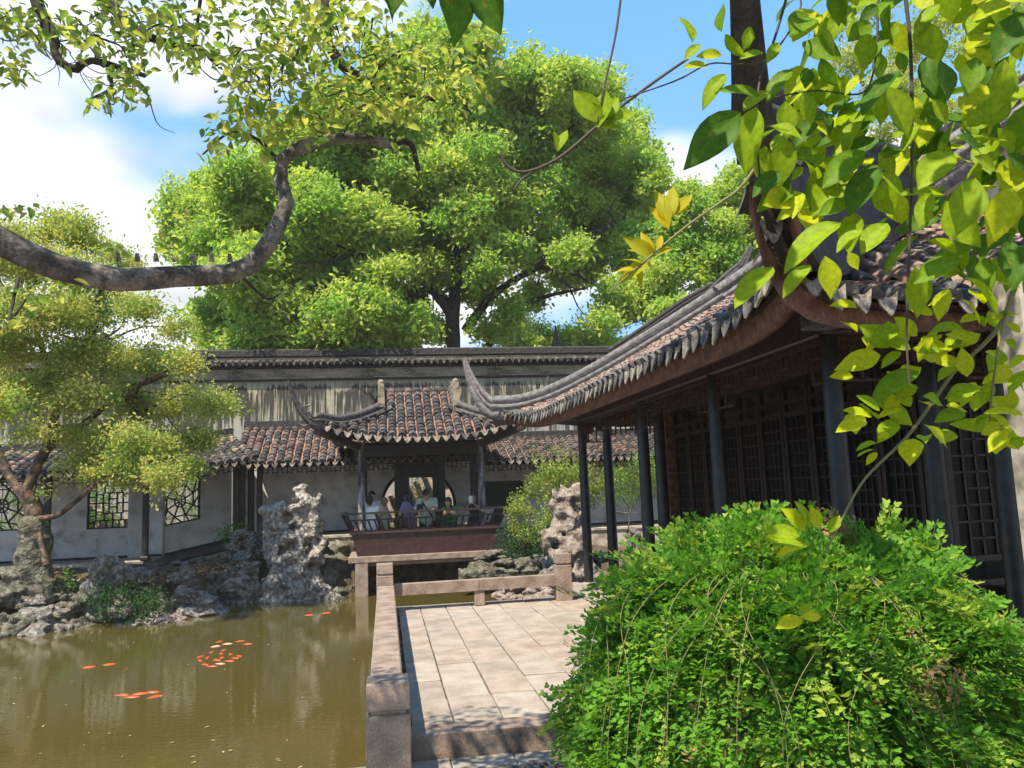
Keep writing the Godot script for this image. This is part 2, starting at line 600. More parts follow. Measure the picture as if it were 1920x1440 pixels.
	M.skin = flat(0.42, 0.26, 0.18, 0.55)
	M.hair = flat(0.012, 0.01, 0.01, 0.5)
	M.orange = flat(0.45, 0.065, 0.015, 0.35)
	M.pale_koi = flat(0.6, 0.36, 0.22, 0.35)


# ---------------------------------------------------------------- the scene
func _ready() -> void:
	# camera
	var cam := Camera3D.new()
	cam.name = "camera"
	cam.fov = 51.28
	cam.near = 0.05
	cam.far = 600.0
	cam.position = eye
	cam.rotation_degrees = Vector3(7.3, -9.2, -2.2)
	add_child(cam)
	cam.current = true
	# sky, sun, exposure
	var world := WorldEnvironment.new()
	world.name = "environment"
	var e := Environment.new()
	e.background_mode = Environment.BG_SKY
	e.sky = Sky.new()
	var pano := PanoramaSkyMaterial.new()
	pano.panorama = sky_texture()
	e.sky.sky_material = pano
	e.background_energy_multiplier = 0.82
	e.tonemap_mode = Environment.TONE_MAPPER_LINEAR
	e.tonemap_exposure = 1.9
	e.fog_enabled = true
	e.fog_density = 0.0007
	e.fog_light_color = Color(1.0, 0.98, 0.94)
	e.sdfgi_enabled = true
	e.ssao_enabled = true
	e.ssil_enabled = true
	world.environment = e
	add_child(world)
	var sun := DirectionalLight3D.new()
	sun.name = "sun"
	sun.light_energy = 1.6
	sun.light_color = Color(1.0, 0.95, 0.86)
	sun.light_angular_distance = 0.5
	sun.shadow_enabled = true
	add_child(sun)
	sun.look_at_from_position(Vector3(-0.36, 0.85, 0.36) * 50.0, Vector3.ZERO)
	rng.seed = 7
	materials()
	make_head()
	setting()
	boundary_wall()
	gallery()
	pavilion()
	hall()
	balustrade()
	rocks()
	background_trees()
	left_tree()
	shrubs()
	visitors()
	koi()
	over_branch()
	near_branch()
	bush()


func sky_texture() -> ImageTexture:
	var w := 1024
	var h := 512
	var img := Image.create(w, h, false, Image.FORMAT_RGBF)
	var f := noise(90, 1.25, 5)
	var g := noise(91, 3.2, 5)
	for y in h:
		var el := (0.5 - (y + 0.5) / h) * PI
		var up := sin(el)
		for x in w:
			var az := (x + 0.5) / w * TAU
			var d := Vector3(sin(az) * cos(el), up, -cos(az) * cos(el))
			var blue := Color(0.30, 0.53, 0.84).lerp(Color(0.085, 0.31, 0.76), clampf(up * 1.35, 0.0, 1.0))
			if up > -0.02:
				var q := Vector3(d.x, up * 2.4, d.z)
				var c := f.get_noise_3dv(q + Vector3(0.0, 0.0, 0.0)) + 0.34 * g.get_noise_3dv(q)
				c += 0.34 * sin(az * 2.0 - 1.2 + 3.6) + 0.10 - up * 0.32
				c = smoothstep(0.0, 0.42, c)
				var lit := 0.76 + 0.32 * g.get_noise_3dv(q * 1.6 + Vector3(4, 1, 2))
				blue = blue.lerp(Color(lit, lit * 1.0, lit * 1.03), c * 0.93)
			img.set_pixel(x, y, blue)
	return ImageTexture.create_from_image(img)


func slab(x0: float, x1: float, y0: float, y1: float, z0: float, z1: float, bev := 0.0) -> MB:
	var b := MB.new()
	b.box(Vector3((x0 + x1) / 2, (y0 + y1) / 2, (z0 + z1) / 2), Vector3(absf(x1 - x0), absf(y1 - y0), absf(z1 - z0)), bev)
	return b


func setting() -> void:
	var b := MB.new()
	b.grid([[Vector3(-300, -1.6, 300), Vector3(300, -1.6, 300)], [Vector3(-300, -1.6, -300), Vector3(300, -1.6, -300)]])
	struct("ground", b, M.earth)
	b = MB.new()
	b.grid([[Vector3(-30, -0.55, -3), Vector3(7, -0.55, -3)], [Vector3(-30, -0.55, -22.5), Vector3(7, -0.55, -22.5)]])
	struct("pond_water", b, M.water)
	# land behind the boundary wall and to the right
	b = MB.new()
	b.box(Vector3(0, -0.8, -62), Vector3(160, 1.6, 73), 0.0)
	struct("garden_ground", b, M.earth)
	# left bank: a height field from the waterline up to the gallery
	var f := noise(101, 0.35, 4)
	var rows := []
	var shore := [[-24.0, -15.5], [-10.0, -16.2], [-7.4, -16.9], [-4.9, -17.7], [-4.2, -18.4], [-3.7, -19.6], [-2.7, -19.5], [-1.0, -19.3], [0.0, -20.3], [2.2, -20.3], [3.0, -17.6], [3.4, -15.2], [8.0, -15.0]]
	var xs := []
	var x := -24.0
	while x <= 8.0:
		xs.append(x)
		x += 0.33
	for i in 26:
		var row := []
		for xx in xs:
			var zs := 0.0
			for k in shore.size() - 1:
				if xx >= shore[k][0] and xx <= shore[k + 1][0]:
					zs = lerpf(shore[k][1], shore[k + 1][1], (xx - shore[k][0]) / (shore[k + 1][0] - shore[k][0]))
			var t := i / 25.0
			var z := lerpf(zs + 0.5, -24.0, t)
			var top := 0.32 if xx < -2.5 else 0.15
			var y := lerpf(-1.0, top, smoothstep(0.0, 0.22, t)) + f.get_noise_2d(xx, z) * 0.25
			row.append(Vector3(xx, y, z))
		rows.append(row)
	b = MB.new()
	rows.reverse()
	b.grid(rows)
	struct("pond_bank", b, M.earth)
	# fallen leaves on the bank
	var xf := []
	for i in 900:
		var p := Vector3(rng.randf_range(-11, -3), 0, 0)
		p.z = rng.randf_range(-19.6, -17.2)
		p.y = 0.30 + f.get_noise_2d(p.x, p.z) * 0.25
		xf.append(Transform3D(look(any_dir(rng) * Vector3(1, 0.2, 1), Vector3.UP).scaled_local(Vector3.ONE * rng.randf_range(0.05, 0.1)), p))
	tag(many("fallen_leaves", leaf_mesh(0.25, 0.2, 0.05), flat(0.42, 0.25, 0.11), xf), "dry fallen leaves scattered over the earth bank under the left tree", "leaves", "", "stuff")
	xf = []
	for i in 46:
		var p := surface(rng.randf_range(20, 690), rng.randf_range(1160, 1440))
		xf.append(Transform3D(look(any_dir(rng) * Vector3(1, 0.02, 1), Vector3.UP).scaled_local(Vector3.ONE * rng.randf_range(0.025, 0.05)), p + Vector3(0, 0.012, 0)))
	tag(many("floating_leaves", leaf_mesh(0.25, 0.1, 0.03), flat(0.4, 0.33, 0.14), xf), "small fallen leaves drifting on the pond water", "leaves", "", "stuff")
	# terrace: body, kerb, paving
	var terr := struct("terrace", slab(0.06, 3.2, -1.2, -0.06, -12.86, -6.52), M.earth)
	var xcol := [0.17, 0.50, 0.89, 1.29, 1.71, 2.14, 2.54, 2.95, 3.3]
	var g := RandomNumberGenerator.new()
	g.seed = 21
	for i in xcol.size() - 1:
		var z := -6.53 - g.randf_range(0.0, 0.5)
		var z0 := -6.52
		while z0 > -12.8:
			z = maxf(z0 - g.randf_range(0.5, 0.98), -12.84)
			if z < -12.5:
				z = -12.84
			var dy := g.randf_range(-0.008, 0.004)
			var s := slab(xcol[i] + 0.005, xcol[i + 1] - 0.005 + g.randf_range(-0.004, 0.003), -0.055, dy, z + 0.008, z0 - 0.008, 0.009)
			obj("paving_stone", s, M.granite[[0, 0, 1, 2, 3, 4, 0, 1][g.randi() % 8]], terr)
			z0 = z
	var cut := [0.155, 1.62, 3.1, 4.4]
	for i in 3:
		obj("kerb_stone", slab(cut[i] + 0.004, cut[i + 1] - 0.004, -0.2, 0.004, -6.51, -6.26, 0.012), M.post, terr)
	for i in 3:
		obj("edge_stone", slab([0.06, 1.1, 2.15][i] + 0.003, [1.1, 2.15, 3.12][i] - 0.003, -0.16, 0.003, -13.02, -12.865, 0.01), M.post, terr)
	# lower walk before the terrace, round the viewer
	var walk := struct("lower_walk", slab(-2.6, 7.0, -1.2, -0.235, -6.25, 3.0), M.granite[1])
	for i in 12:
		var x0 := -0.5 + i * 0.47
		var z0 := -6.25
		while z0 < -2.6:
			var z := z0 + g.randf_range(0.6, 1.1)
			obj("paving_stone", slab(x0 + 0.004, x0 + 0.466, -0.23, -0.18 + g.randf_range(-0.004, 0.003), z0 + 0.004, z - 0.004, 0.007), M.granite[[0, 2, 4, 0, 1][g.randi() % 5]], walk)
			z0 = z
	# the hall's stone floor
	var hf := struct("hall_floor", slab(3.14, 12.0, -1.2, 0.012, -14.6, -4.9), M.granite[1])
	for i in 11:
		obj("edge_stone", slab(3.125, 3.44, -0.02, 0.03, -14.6 + i * 0.88 + 0.004, -14.6 + (i + 1) * 0.88 - 0.004, 0.01), M.granite[g.randi() % 3], hf)


func boundary_wall() -> void:
	var t := thing("boundary_wall", "tall lime washed garden wall streaked black below a tiled coping", "wall", Vector3(0, 0, -25.3))
	var x0 := -24.0
	var x1 := 16.0
	obj("core", slab(x0, x1, -0.5, 5.75, -0.4, -0.02), M.plaster, t)
	var b := MB.new()
	var k := 0
	for i in 20:
		var a := x0 + i * 2.0
		b.quad_out(Vector3(a, 0.0, 0.0), Vector3(a + 2.0, 0.0, 0.0), Vector3(a + 2.0, 5.3, 0.0), Vector3(a, 5.3, 0.0), Vector3(a, 2, -5))
	b = MB.new()
	b.grid([[Vector3(x0, 5.3, 0.0), Vector3(x1, 5.3, 0.0)], [Vector3(x0, 3.0, 0.0), Vector3(x1, 3.0, 0.0)], [Vector3(x0, 0.0, 0.0), Vector3(x1, 0.0, 0.0)]])
	for i in b.uv.size():
		b.uv[i] = Vector2(b.uv[i].x * 3.3, [0.01, 0.99, 0.985][i / 2])
	obj("lime_wash", b, M.stained, t)
	obj("string_course", slab(x0, x1, 5.3, 5.36, -0.02, 0.09, 0.015), M.tile_dark, t)
	obj("cornice", slab(x0, x1, 5.365, 5.68, -0.02, 0.05, 0.01), M.cornice, t)
	obj("string_course", slab(x0, x1, 5.685, 5.76, -0.42, 0.12, 0.015), M.tile_dark, t)
	var xf := []
	var dx := []
	var x := -9.0
	while x < 9.0:
		xf.append(Transform3D(look(Vector3(0, -0.42, 1), Vector3.UP), Vector3(x + rng.randf_range(-0.01, 0.01), 5.87 + rng.randf_range(-0.008, 0.008), 0.12)))
		dx.append(Transform3D(look(Vector3(rng.randf_range(-0.1, 0.1), 0, 1), Vector3.UP), Vector3(x + 0.1, 5.84 + rng.randf_range(-0.01, 0.01), 0.29)))
		x += 0.2
	b = MB.new()
	var prof := [[Vector3(x0, 5.765, 0.3), Vector3(x1, 5.765, 0.3)], [Vector3(x0, 6.0, -0.2), Vector3(x1, 6.0, -0.2)], [Vector3(x0, 5.765, -0.7), Vector3(x1, 5.765, -0.7)]]
	b.grid(prof)
	obj("coping_bed", b, M.tile_dark, t)
	t.position = Vector3(0, 0, -25.3)
	pieces(t, "coping_tile", xf, [barrel(0.075, 0.42, true, 1), barrel(0.07, 0.42, true, 2)], [M.tile_dark, M.tile_dark, M.tile_grey])
	pieces(t, "drip_tile", dx, [tongue(0.085, 0.11, 1), tongue(0.08, 0.1, 2)], [M.tile_dark, M.tile_grey, M.tile_dark])
	obj("ridge_cap", slab(x0, x1, 6.06, 6.32, -0.33, -0.07, 0.04), M.tile_dark, t)
	obj("ridge_bed", slab(x0, x1, 5.95, 6.055, -0.28, -0.12, 0.01), M.cornice, t)


# a length of covered gallery in its own axes: x along, z towards the pond, y up; floor rises by `rise` over its length
func gallery_part(t: Node3D, L: float, floor_y: float, rise: float, eave: float, ridge: float, posts: Array, wins: Array, sd: int, tiles: int, x_from := 0.0) -> void:
	var Y := func(u: float) -> float: return rise * u / L
	var strip := func(u0: float, u1: float, y0: float, y1: float, z0: float, z1: float) -> MB:
		var b := MB.new()
		var p := []
		for y in [y0, y1]:
			for q in [[u0, z0], [u1, z0], [u1, z1], [u0, z1]]:
				p.append(Vector3(q[0], y + Y.call(q[0]), q[1]))
		b.hexa(p)
		return b
	var wz := -1.45
	var wall := MB.new()
	var u := 0.0
	for w in wins:  # [u, width, sill, height, kind]
		wall.put(strip.call(u, w[0], floor_y, ridge + 0.05, wz - 0.2, wz))
		if w[4] == "moon":
			var c := Vector3(w[0] + w[1] / 2, w[2], wz)
			var r: float = w[3]
			var seg := 40
			for i in seg:
				var a0 := TAU * i / seg
				var a1 := TAU * (i + 1) / seg
				var q := []
				for a in [a0, a1]:
					var d := Vector3(cos(a), sin(a), 0)
					var k := minf(w[1] * 0.5 / maxf(absf(d.x), 1e-4), minf((ridge - w[2]) / maxf(d.y, 1e-4) if d.y > 0 else 99.0, (w[2] - floor_y) / maxf(-d.y, 1e-4) if d.y < 0 else 99.0))
					q.append(c + d * r)
					q.append(c + d * maxf(k, r))
				wall.quad_out(q[0], q[1], q[3], q[2], c - Vector3(0, 0, 9))
				var o := Vector3(0, 0, -0.2)
				wall.quad_out(q[0] + o, q[1] + o, q[3] + o, q[2] + o, c + Vector3(0, 0, 9))
				wall.quad_out(q[0], q[2], q[2] + o, q[0] + o, c + (q[0] - c) * 3.0)
			var ring := []
			for i in 41:
				ring.append(c + Vector3(cos(TAU * i / 40), sin(TAU * i / 40), 0) * (r + 0.03) + Vector3(0, 0, 0.01))
			var fr := MB.new()
			var rr := []
			rr.resize(41)
			rr.fill(0.045)
			fr.tube(ring, rr, 6, false)
			obj("moon_gate_frame", fr, M.dark_wood, t)
		else:
			wall.put(strip.call(w[0], w[0] + w[1], floor_y, w[2], wz - 0.2, wz))
			wall.put(strip.call(w[0], w[0] + w[1], w[2] + w[3], ridge + 0.05, wz - 0.2, wz))
			lattice(t, w, Y, wz)
		u = w[0] + w[1]
	wall.put(strip.call(u, L, floor_y, ridge + 0.05, wz - 0.2, wz))
	obj("wall", wall, M.plaster, t)
	obj("skirting", strip.call(0.0, L, floor_y + 0.003, floor_y + 0.06, wz + 0.003, wz + 0.03), M.tile_dark, t)
	obj("plinth", strip.call(0.0, L, floor_y - 1.0, floor_y - 0.06, wz - 0.2, 0.12), M.plinth, t)
	obj("floor_edge", strip.call(0.0, L, floor_y - 0.056, floor_y, wz - 0.2, 0.16), M.dark_wood if rise > 0 else M.plinth, t)
	for q in posts:
		var p := MB.new()
		p.box(Vector3(q, (floor_y + eave) / 2 + Y.call(q), 0), Vector3(0.13, eave - floor_y + 0.05, 0.13), 0.015)
		p.box(Vector3(q, floor_y + 0.06 + Y.call(q), 0), Vector3(0.2, 0.1, 0.2), 0.02)
		obj("post", p, M.dark_wood, t)
	obj("eave_beam", strip.call(0.0, L, eave - 0.12, eave + 0.02, -0.06, 0.06), M.dark_wood, t)
	# hanging fret under the beam
	var fr := MB.new()
	var a := 0.1
	while a < L - 0.1:
		fr.box(Vector3(a, eave - 0.2 + Y.call(a), 0), Vector3(0.02, 0.16, 0.02))
		fr.box(Vector3(a + 0.06, eave - (0.17 if int(a * 10) % 2 == 0 else 0.24) + Y.call(a), 0), Vector3(0.12, 0.02, 0.02))
		a += 0.12
	obj("hanging_fret", fr, M.dark_wood, t)
	# roof: bed, cover tiles, drips, ridge
	var e0 := Vector3(0, eave - 0.03, 0.42)
	var e1 := Vector3(0, ridge, wz)
	var bed := MB.new()
	var top := []
	var low := []
	for i in 9:
		var v := L * i / 8.0
		top.append(Vector3(v, e1.y + Y.call(v), e1.z))
		low.append(Vector3(v, e0.y + Y.call(v), e0.z))
	bed.grid([low, top])
	obj("roof_bed", bed, M.tile_pink if tiles == 2 else M.tile_warm, t)
	var sof := MB.new()
	for r in [low, top]:
		for i in r.size():
			r[i] += Vector3(0, -0.05, 0)
	sof.grid([top, low])
	obj("soffit", sof, M.dark_wood, t)
	var xf := []
	var ends := []
	var dr := []
	var slope := (e0 - e1)
	var n := int(slope.length() / 0.19)
	var g := RandomNumberGenerator.new()
	g.seed = sd
	var x := x_from + 0.1
	while x < L - 0.03:
		var yy: float = Y.call(x)
		for k in n:
			var f := (k + 0.5) / n
			var p := e1.lerp(e0, f) + Vector3(x + g.randf_range(-0.012, 0.012), yy + 0.004 + g.randf_range(-0.006, 0.008), 0)
			var tr := Transform3D(look(slope + Vector3(g.randf_range(-0.06, 0.06), 0, 0), Vector3.UP), p)
			if k == n - 1:
				ends.append(tr)
			else:
				xf.append(tr)
		dr.append(Transform3D(look(Vector3(g.randf_range(-0.15, 0.15), 0, 1), Vector3.UP), e0 + Vector3(x + 0.105, yy + 0.0, 0.03)))
		x += 0.21
	var mats := [M.tile_dark, M.tile_grey, M.tile_dark, M.tile_grey, M.tile_tan]
	if tiles == 2:
		mats = [M.tile_warm, M.tile_dark, M.tile_warm, M.tile_dark, M.tile_grey]
	pieces(t, "roof_tile", xf, [barrel(0.09, 0.235, false, 3), barrel(0.087, 0.235, false, 4), barrel(0.093, 0.235, false, 5)], mats, 240)
	pieces(t, "end_tile", ends, [barrel(0.09, 0.235, true, 6), barrel(0.093, 0.235, true, 7)], [M.tile_dark, M.tile_grey])
	pieces(t, "drip_tile", dr, [tongue(0.085, 0.11, 3), tongue(0.08, 0.1, 4)], [M.drip, M.tile_grey])
	var cap := MB.new()
	cap.put(strip.call(0.0, L, ridge - 0.02, ridge + 0.13, wz - 0.14, wz + 0.1))
	cap.put(strip.call(0.0, L, ridge + 0.135, ridge + 0.2, wz - 0.09, wz + 0.05))
	obj("ridge_cap", cap, M.tile_dark, t)


func lattice(t: Node3D, w: Array, Y: Callable, wz: float) -> void:
	var P := func(a: float, b: float) -> Vector3: return Vector3(w[0] + a * w[1], w[2] + b * w[3] + Y.call(w[0] + a * w[1]), wz - 0.1)
	var fr := MB.new()
	for s in [[0, 0, 1, 0], [0, 1, 1, 1], [0, 0, 0, 1], [1, 0, 1, 1]]:
		fr.bar(P.call(s[0], s[1]), P.call(s[2], s[3]), 0.07, 0.07, Vector3(0, 0, 1))
	var o := obj("window_frame", fr, M.dark_wood, t)
	var seg := []
	if w[4] == "fret":
		for i in range(1, 8):
			var a := i / 8.0
			seg.append([a, 0.0, a, 0.16])
			seg.append([a, 0.84, a, 1.0])
			seg.append([0.0, a, 0.16, a])
			seg.append([0.84, a, 1.0, a])
		for q in [0.16, 0.3]:
			seg.append_array([[q, q, 1 - q, q], [q, 1 - q, 1 - q, 1 - q], [q, q, q, 1 - q], [1 - q, q, 1 - q, 1 - q]])
		for i in range(1, 4):
			var a := 0.16 + 0.17 * i
			seg.append_array([[a, 0.16, a, 0.3], [a, 0.7, a, 0.84], [0.16, a, 0.3, a], [0.7, a, 0.84, a]])
		seg.append_array([[0.3, 0.5, 0.42, 0.5], [0.58, 0.5, 0.7, 0.5], [0.42, 0.3, 0.42, 0.7], [0.58, 0.3, 0.58, 0.7], [0.42, 0.42, 0.58, 0.42], [0.42, 0.58, 0.58, 0.58]])
	elif w[4] == "net":
		var c := Vector2(0.5, 0.5)
		for i in 8:
			var a := TAU * (i + 0.5) / 8
			var b := TAU * (i + 1.5) / 8
			for r in [0.14, 0.36]:
				seg.append([c.x + r * cos(a), c.y + r * sin(a), c.x + r * cos(b), c.y + r * sin(b)])
			seg.append([c.x + 0.36 * cos(a), c.y + 0.36 * sin(a), clampf(c.x + 0.62 * cos(a), 0, 1), clampf(c.y + 0.62 * sin(a), 0, 1)])
			seg.append([c.x + 0.03 * cos(a), c.y + 0.03 * sin(a), c.x + 0.36 * cos(a), c.y + 0.36 * sin(a)])
			seg.append([c.x + 0.36 * cos(a), c.y + 0.36 * sin(a), clampf(c.x + 0.7 * cos(a + 0.5), 0, 1), clampf(c.y + 0.7 * sin(a + 0.5), 0, 1)])
	elif w[4] == "board":
		var bd := MB.new()
		bd.hexa([P.call(0, 0), P.call(1, 0), P.call(1, 0) + Vector3(0, 0, -0.05), P.call(0, 0) + Vector3(0, 0, -0.05), P.call(0, 1), P.call(1, 1), P.call(1, 1) + Vector3(0, 0, -0.05), P.call(0, 1) + Vector3(0, 0, -0.05)])
		obj("board", bd, flat(0.012, 0.022, 0.018, 0.4), o)
	for s in seg:
		var br := MB.new()
		br.bar(P.call(s[0], s[1]), P.call(s[2], s[3]), 0.034, 0.045, Vector3(0, 0, 1))
		obj("lattice_bar", br, M.dark_wood, o)


func gallery() -> void:
	var a := thing("covered_gallery", "level covered gallery behind the left tree with a fretwork window", "gallery", Vector3(-14, 0, -19.9))
	gallery_part(a, 8.5, 0.42, 0.0, 2.5, 3.1, [1.6, 3.6, 6.05, 6.38, 8.5], [[4.2, 1.1, 1.2, 1.2, "net"], [6.72, 1.16, 1.15, 1.25, "fret"]], 1, 1, 3.0)
	var b := thing("covered_gallery", "short climbing gallery turned towards the pond with a flower net window", "gallery", Vector3(-5.5, 0, -19.92), 0.519)
	gallery_part(b, 2.5, 0.28, 0.4, 2.38, 3.05, [2.1, 2.48], [[0.72, 0.98, 1.0, 1.12, "net"]], 2, 1)
	var c := thing("covered_gallery", "raised covered gallery behind the pavilion with orange roof tiles and a moon gate", "gallery", Vector3(-3.75, 0, -21.1))
	gallery_part(c, 6.35, 0.75, 0.0, 2.62, 3.62, [0.2, 0.62], [[3.3, 2.7, 1.36, 0.98, "moon"]], 3, 2)
	var d := thing("covered_gallery", "low covered gallery right of the pavilion with a dark board in its white wall", "gallery", Vector3(2.62, 0, -21.1))
	gallery_part(d, 10.0, 0.62, 0.0, 2.5, 3.15, [2.6, 5.2, 7.8], [[0.1, 1.15, 1.22, 0.75, "board"]], 4, 2)
	# what shows through the moon gate: a sunlit tiled coping sloping across
	var w := thing("small_gable", "pale plastered gable with a sloping tiled edge seen through the moon gate", "gable", Vector3(1.1, 0, -24.3))
	var g := MB.new()
	g.hexa([Vector3(-1.6, -0.3, -0.3), Vector3(1.6, -0.3, -0.3), Vector3(1.6, -0.3, 0), Vector3(-1.6, -0.3, 0), Vector3(-1.6, 1.3, -0.3), Vector3(1.6, 3.0, -0.3), Vector3(1.6, 3.0, 0), Vector3(-1.6, 1.3, 0)])
	obj("wall", g, M.plinth, w)
	for i in 12:
		obj("edge_tile", barrel(0.09, 0.3, true, i), [M.tile_tan, M.tile_grey, M.drip][i % 3], w, Transform3D(look(Vector3(0, -0.3, 1), Vector3.UP), Vector3(-1.45 + i * 0.25, 1.36 + i * 0.133, 0.1)))
	var lid := thing("roof_tip", "distant upturned roof tip rising above the boundary wall", "roof", Vector3(6.9, 5.4, -31.0))
	var rt := MB.new()
	rt.tube([Vector3(-1.3, 0.4, 0), Vector3(-0.6, 0.95, 0), Vector3(-0.15, 1.7, 0), Vector3(0.0, 2.75, 0)], [0.25, 0.2, 0.13, 0.03], 8)
	rt.tube([Vector3(0.9, 0.2, 0), Vector3(0.4, 0.9, 0), Vector3(0.1, 1.8, 0), Vector3(0.0, 2.7, 0)], [0.22, 0.17, 0.1, 0.03], 8)
	obj("ridge", rt, M.ridge, lid)
	var rs := MB.new()
	rs.grid([[Vector3(-1.5, -0.4, 0.5), Vector3(-0.1, 1.9, 0.0)], [Vector3(1.2, -0.4, 0.5), Vector3(0.1, 1.9, 0.0)]])
	obj("roof_slope", rs, M.tile_grey, lid)


var hip_profile := mirror([Vector2(0, 0.35), Vector2(0.05, 0.34), Vector2(0.085, 0.29), Vector2(0.085, 0.24), Vector2(0.05, 0.205), Vector2(0.05, 0.175), Vector2(0.11, 0.165), Vector2(0.115, 0.11), Vector2(0.07, 0.09), Vector2(0.07, 0.02), Vector2(0.1, -0.12)])


func pavilion() -> void:
	var t := thing("water_pavilion", "small tiled pavilion on stone legs over the pond with upturned roof corners", "pavilion")
	var zf := -18.9
	# stone frame
	obj("stone_beam", slab(-0.86, 2.7, 0.2, 0.345, zf - 0.24, zf + 0.0, 0.012), M.post, t)
	for x in [-0.85, 2.5]:
		obj("stone_beam", slab(x, x + 0.2, 0.2, 0.343, -21.0, zf - 0.243, 0.012), M.post, t)
	for x in [-0.71, 2.3]:
		obj("stone_leg", slab(x, x + 0.29, -0.9, 0.197, zf - 0.25, zf - 0.01, 0.012), M.post, t)
		obj("stone_leg", slab(x, x + 0.29, -0.9, 0.197, -20.9, -20.65, 0.012), M.post, t)
	obj("floor", slab(-0.63, 2.43, 0.1, 0.17, -20.95, zf - 0.26), M.granite[1], t)
	# flared bench skirt of dark red boards: front and sides
	var b := MB.new()
	b.hexa([Vector3(-0.66, 0.35, zf - 0.12), Vector3(2.46, 0.35, zf - 0.12), Vector3(2.46, 0.35, zf - 0.06), Vector3(-0.66, 0.35, zf - 0.06), Vector3(-0.78, 0.84, zf - 0.04), Vector3(2.6, 0.84, zf - 0.04), Vector3(2.6, 0.84, zf + 0.02), Vector3(-0.78, 0.84, zf + 0.02)])
	obj("skirt_panel", b, M.lacquer, t)
	for s in [[-0.66, -0.78], [2.46, 2.6]]:
		b = MB.new()
		var q := 0.05 if s[0] < 0 else -0.05
		b.hexa([Vector3(s[0], 0.35, -20.9), Vector3(s[0] + q, 0.35, -20.9), Vector3(s[0] + q, 0.35, zf - 0.123), Vector3(s[0], 0.35, zf - 0.123), Vector3(s[1], 0.84, -20.9), Vector3(s[1] + q, 0.84, -20.9), Vector3(s[1] + q, 0.84, zf - 0.043), Vector3(s[1], 0.84, zf - 0.043)])
		obj("skirt_panel", b, M.lacquer, t)
	obj("bench_seat", slab(-0.83, 2.65, 0.843, 0.925, zf - 0.36, zf + 0.06, 0.015), M.lacquer, t)
	for x in [-0.83, 2.36]:
		obj("bench_seat", slab(x, x + 0.29, 0.845, 0.92, -20.8, zf - 0.363, 0.015), M.lacquer, t)
	# leaning rail
	var r0 := Vector3(-0.8, 0.925, zf + 0.03)
	var r1 := Vector3(2.62, 0.925, zf + 0.03)
	var o0 := Vector3(-0.98, 1.32, zf + 0.2)
	var o1 := Vector3(2.8, 1.33, zf + 0.2)
	b = MB.new()
	b.bar(o0, o1, 0.055, 0.05)
	obj("top_rail", b, M.dark_wood, t)
	b = MB.new()
	b.bar(r0.lerp(o0, 0.62), r1.lerp(o1, 0.62), 0.035, 0.035)
	obj("middle_rail", b, M.dark_wood, t)
	for i in 25:
		var f := (i + 0.5) / 25.0
		b = MB.new()
		b.bar(r0.lerp(r1, f), r0.lerp(r1, f).lerp(o0.lerp(o1, f), 0.62), 0.026, 0.026)
		obj("baluster", b, M.dark_wood, t)
	for f in [0.0, 0.2, 0.4, 0.6, 0.8, 1.0]:
		b = MB.new()
		b.bar(r0.lerp(r1, f), o0.lerp(o1, f), 0.04, 0.045)
		obj("rail_strut", b, M.dark_wood, t)
	for s in [[r0, o0, -0.15], [r1, o1, 0.15]]:
		b = MB.new()
		b.bar(s[1], Vector3(s[1].x, 1.32, -20.6), 0.05, 0.05)
		for i in 11:
			var z := zf - 0.1 - i * 0.16
			b.bar(Vector3(s[0].x, 0.925, z), Vector3(lerpf(s[0].x, s[1].x, 1.0), 1.32, z), 0.026, 0.026)
		obj("side_rail", b, M.dark_wood, t)
	# posts
	for x in [-0.55, 2.27]:
		b = MB.new()
		b.lathe(Vector3(x, 0.42, zf - 0.28), [Vector2(0.0, 0), Vector2(0.12, 0.0), Vector2(0.12, 0.1), Vector2(0.085, 0.13), Vector2(0.082, 1.3), Vector2(0.078, 2.55), Vector2(0.0, 2.55)], 14)
		obj("post", b, M.worn_post, t)
	for x in [-0.55, 0.33, 1.42, 2.27]:
		b = MB.new()
		b.box(Vector3(x, 1.7, -20.75), Vector3(0.2, 2.7, 0.14), 0.02)
		obj("post", b, M.dark_wood, t)
	obj("door_board", slab(0.43, 1.32, 2.12, 3.0, -20.8, -20.72), M.dark_wood, t)
	obj("door_board", slab(0.43, 0.6, 0.42, 2.118, -20.8, -20.72), M.dark_wood, t)
	obj("door_board", slab(1.2, 1.32, 0.42, 2.118, -20.8, -20.72), M.dark_wood, t)
	obj("lintel", slab(-0.7, 2.42, 2.62, 2.9, zf - 0.34, zf - 0.22, 0.015), M.dark_wood, t)
	obj("lintel", slab(-0.7, 2.42, 2.9, 3.05, -20.82, -20.66, 0.015), M.dark_wood, t)
	for x in [-0.61, 2.21]:
		obj("lintel", slab(x, x + 0.12, 2.64, 2.88, -20.65, zf - 0.345, 0.015), M.dark_wood, t)
	for side in [-1, 1]:  # hanging fret beside each post
		b = MB.new()
		var x0 := -0.45 if side < 0 else 2.17
		for i in 6:
			var xx: float = x0 - side * i * 0.13
			b.box(Vector3(xx, 2.5 + i * 0.012, zf - 0.28), Vector3(0.018, 0.24 - i * 0.03, 0.03))
			b.box(Vector3(xx - side * 0.065, 2.42 + (i % 2) * 0.08 + i * 0.02, zf - 0.28), Vector3(0.13, 0.018, 0.03))
		obj("hanging_fret", b, M.dark_wood, t)
	# roof
	var cx := 0.84
	var hw := 2.3
	var zc := -17.95
	var ze := -18.2
	var lift := func(x: float, z: float) -> float:
		var d := minf(Vector2(x - (cx - hw), z - zc).length(), Vector2(x - (cx + hw), z - zc).length())
		return 0.5 * exp(-pow(d / 0.75, 1.15))
	var inset := func(s: float) -> float: return 0.25 * exp(-s / 0.55)
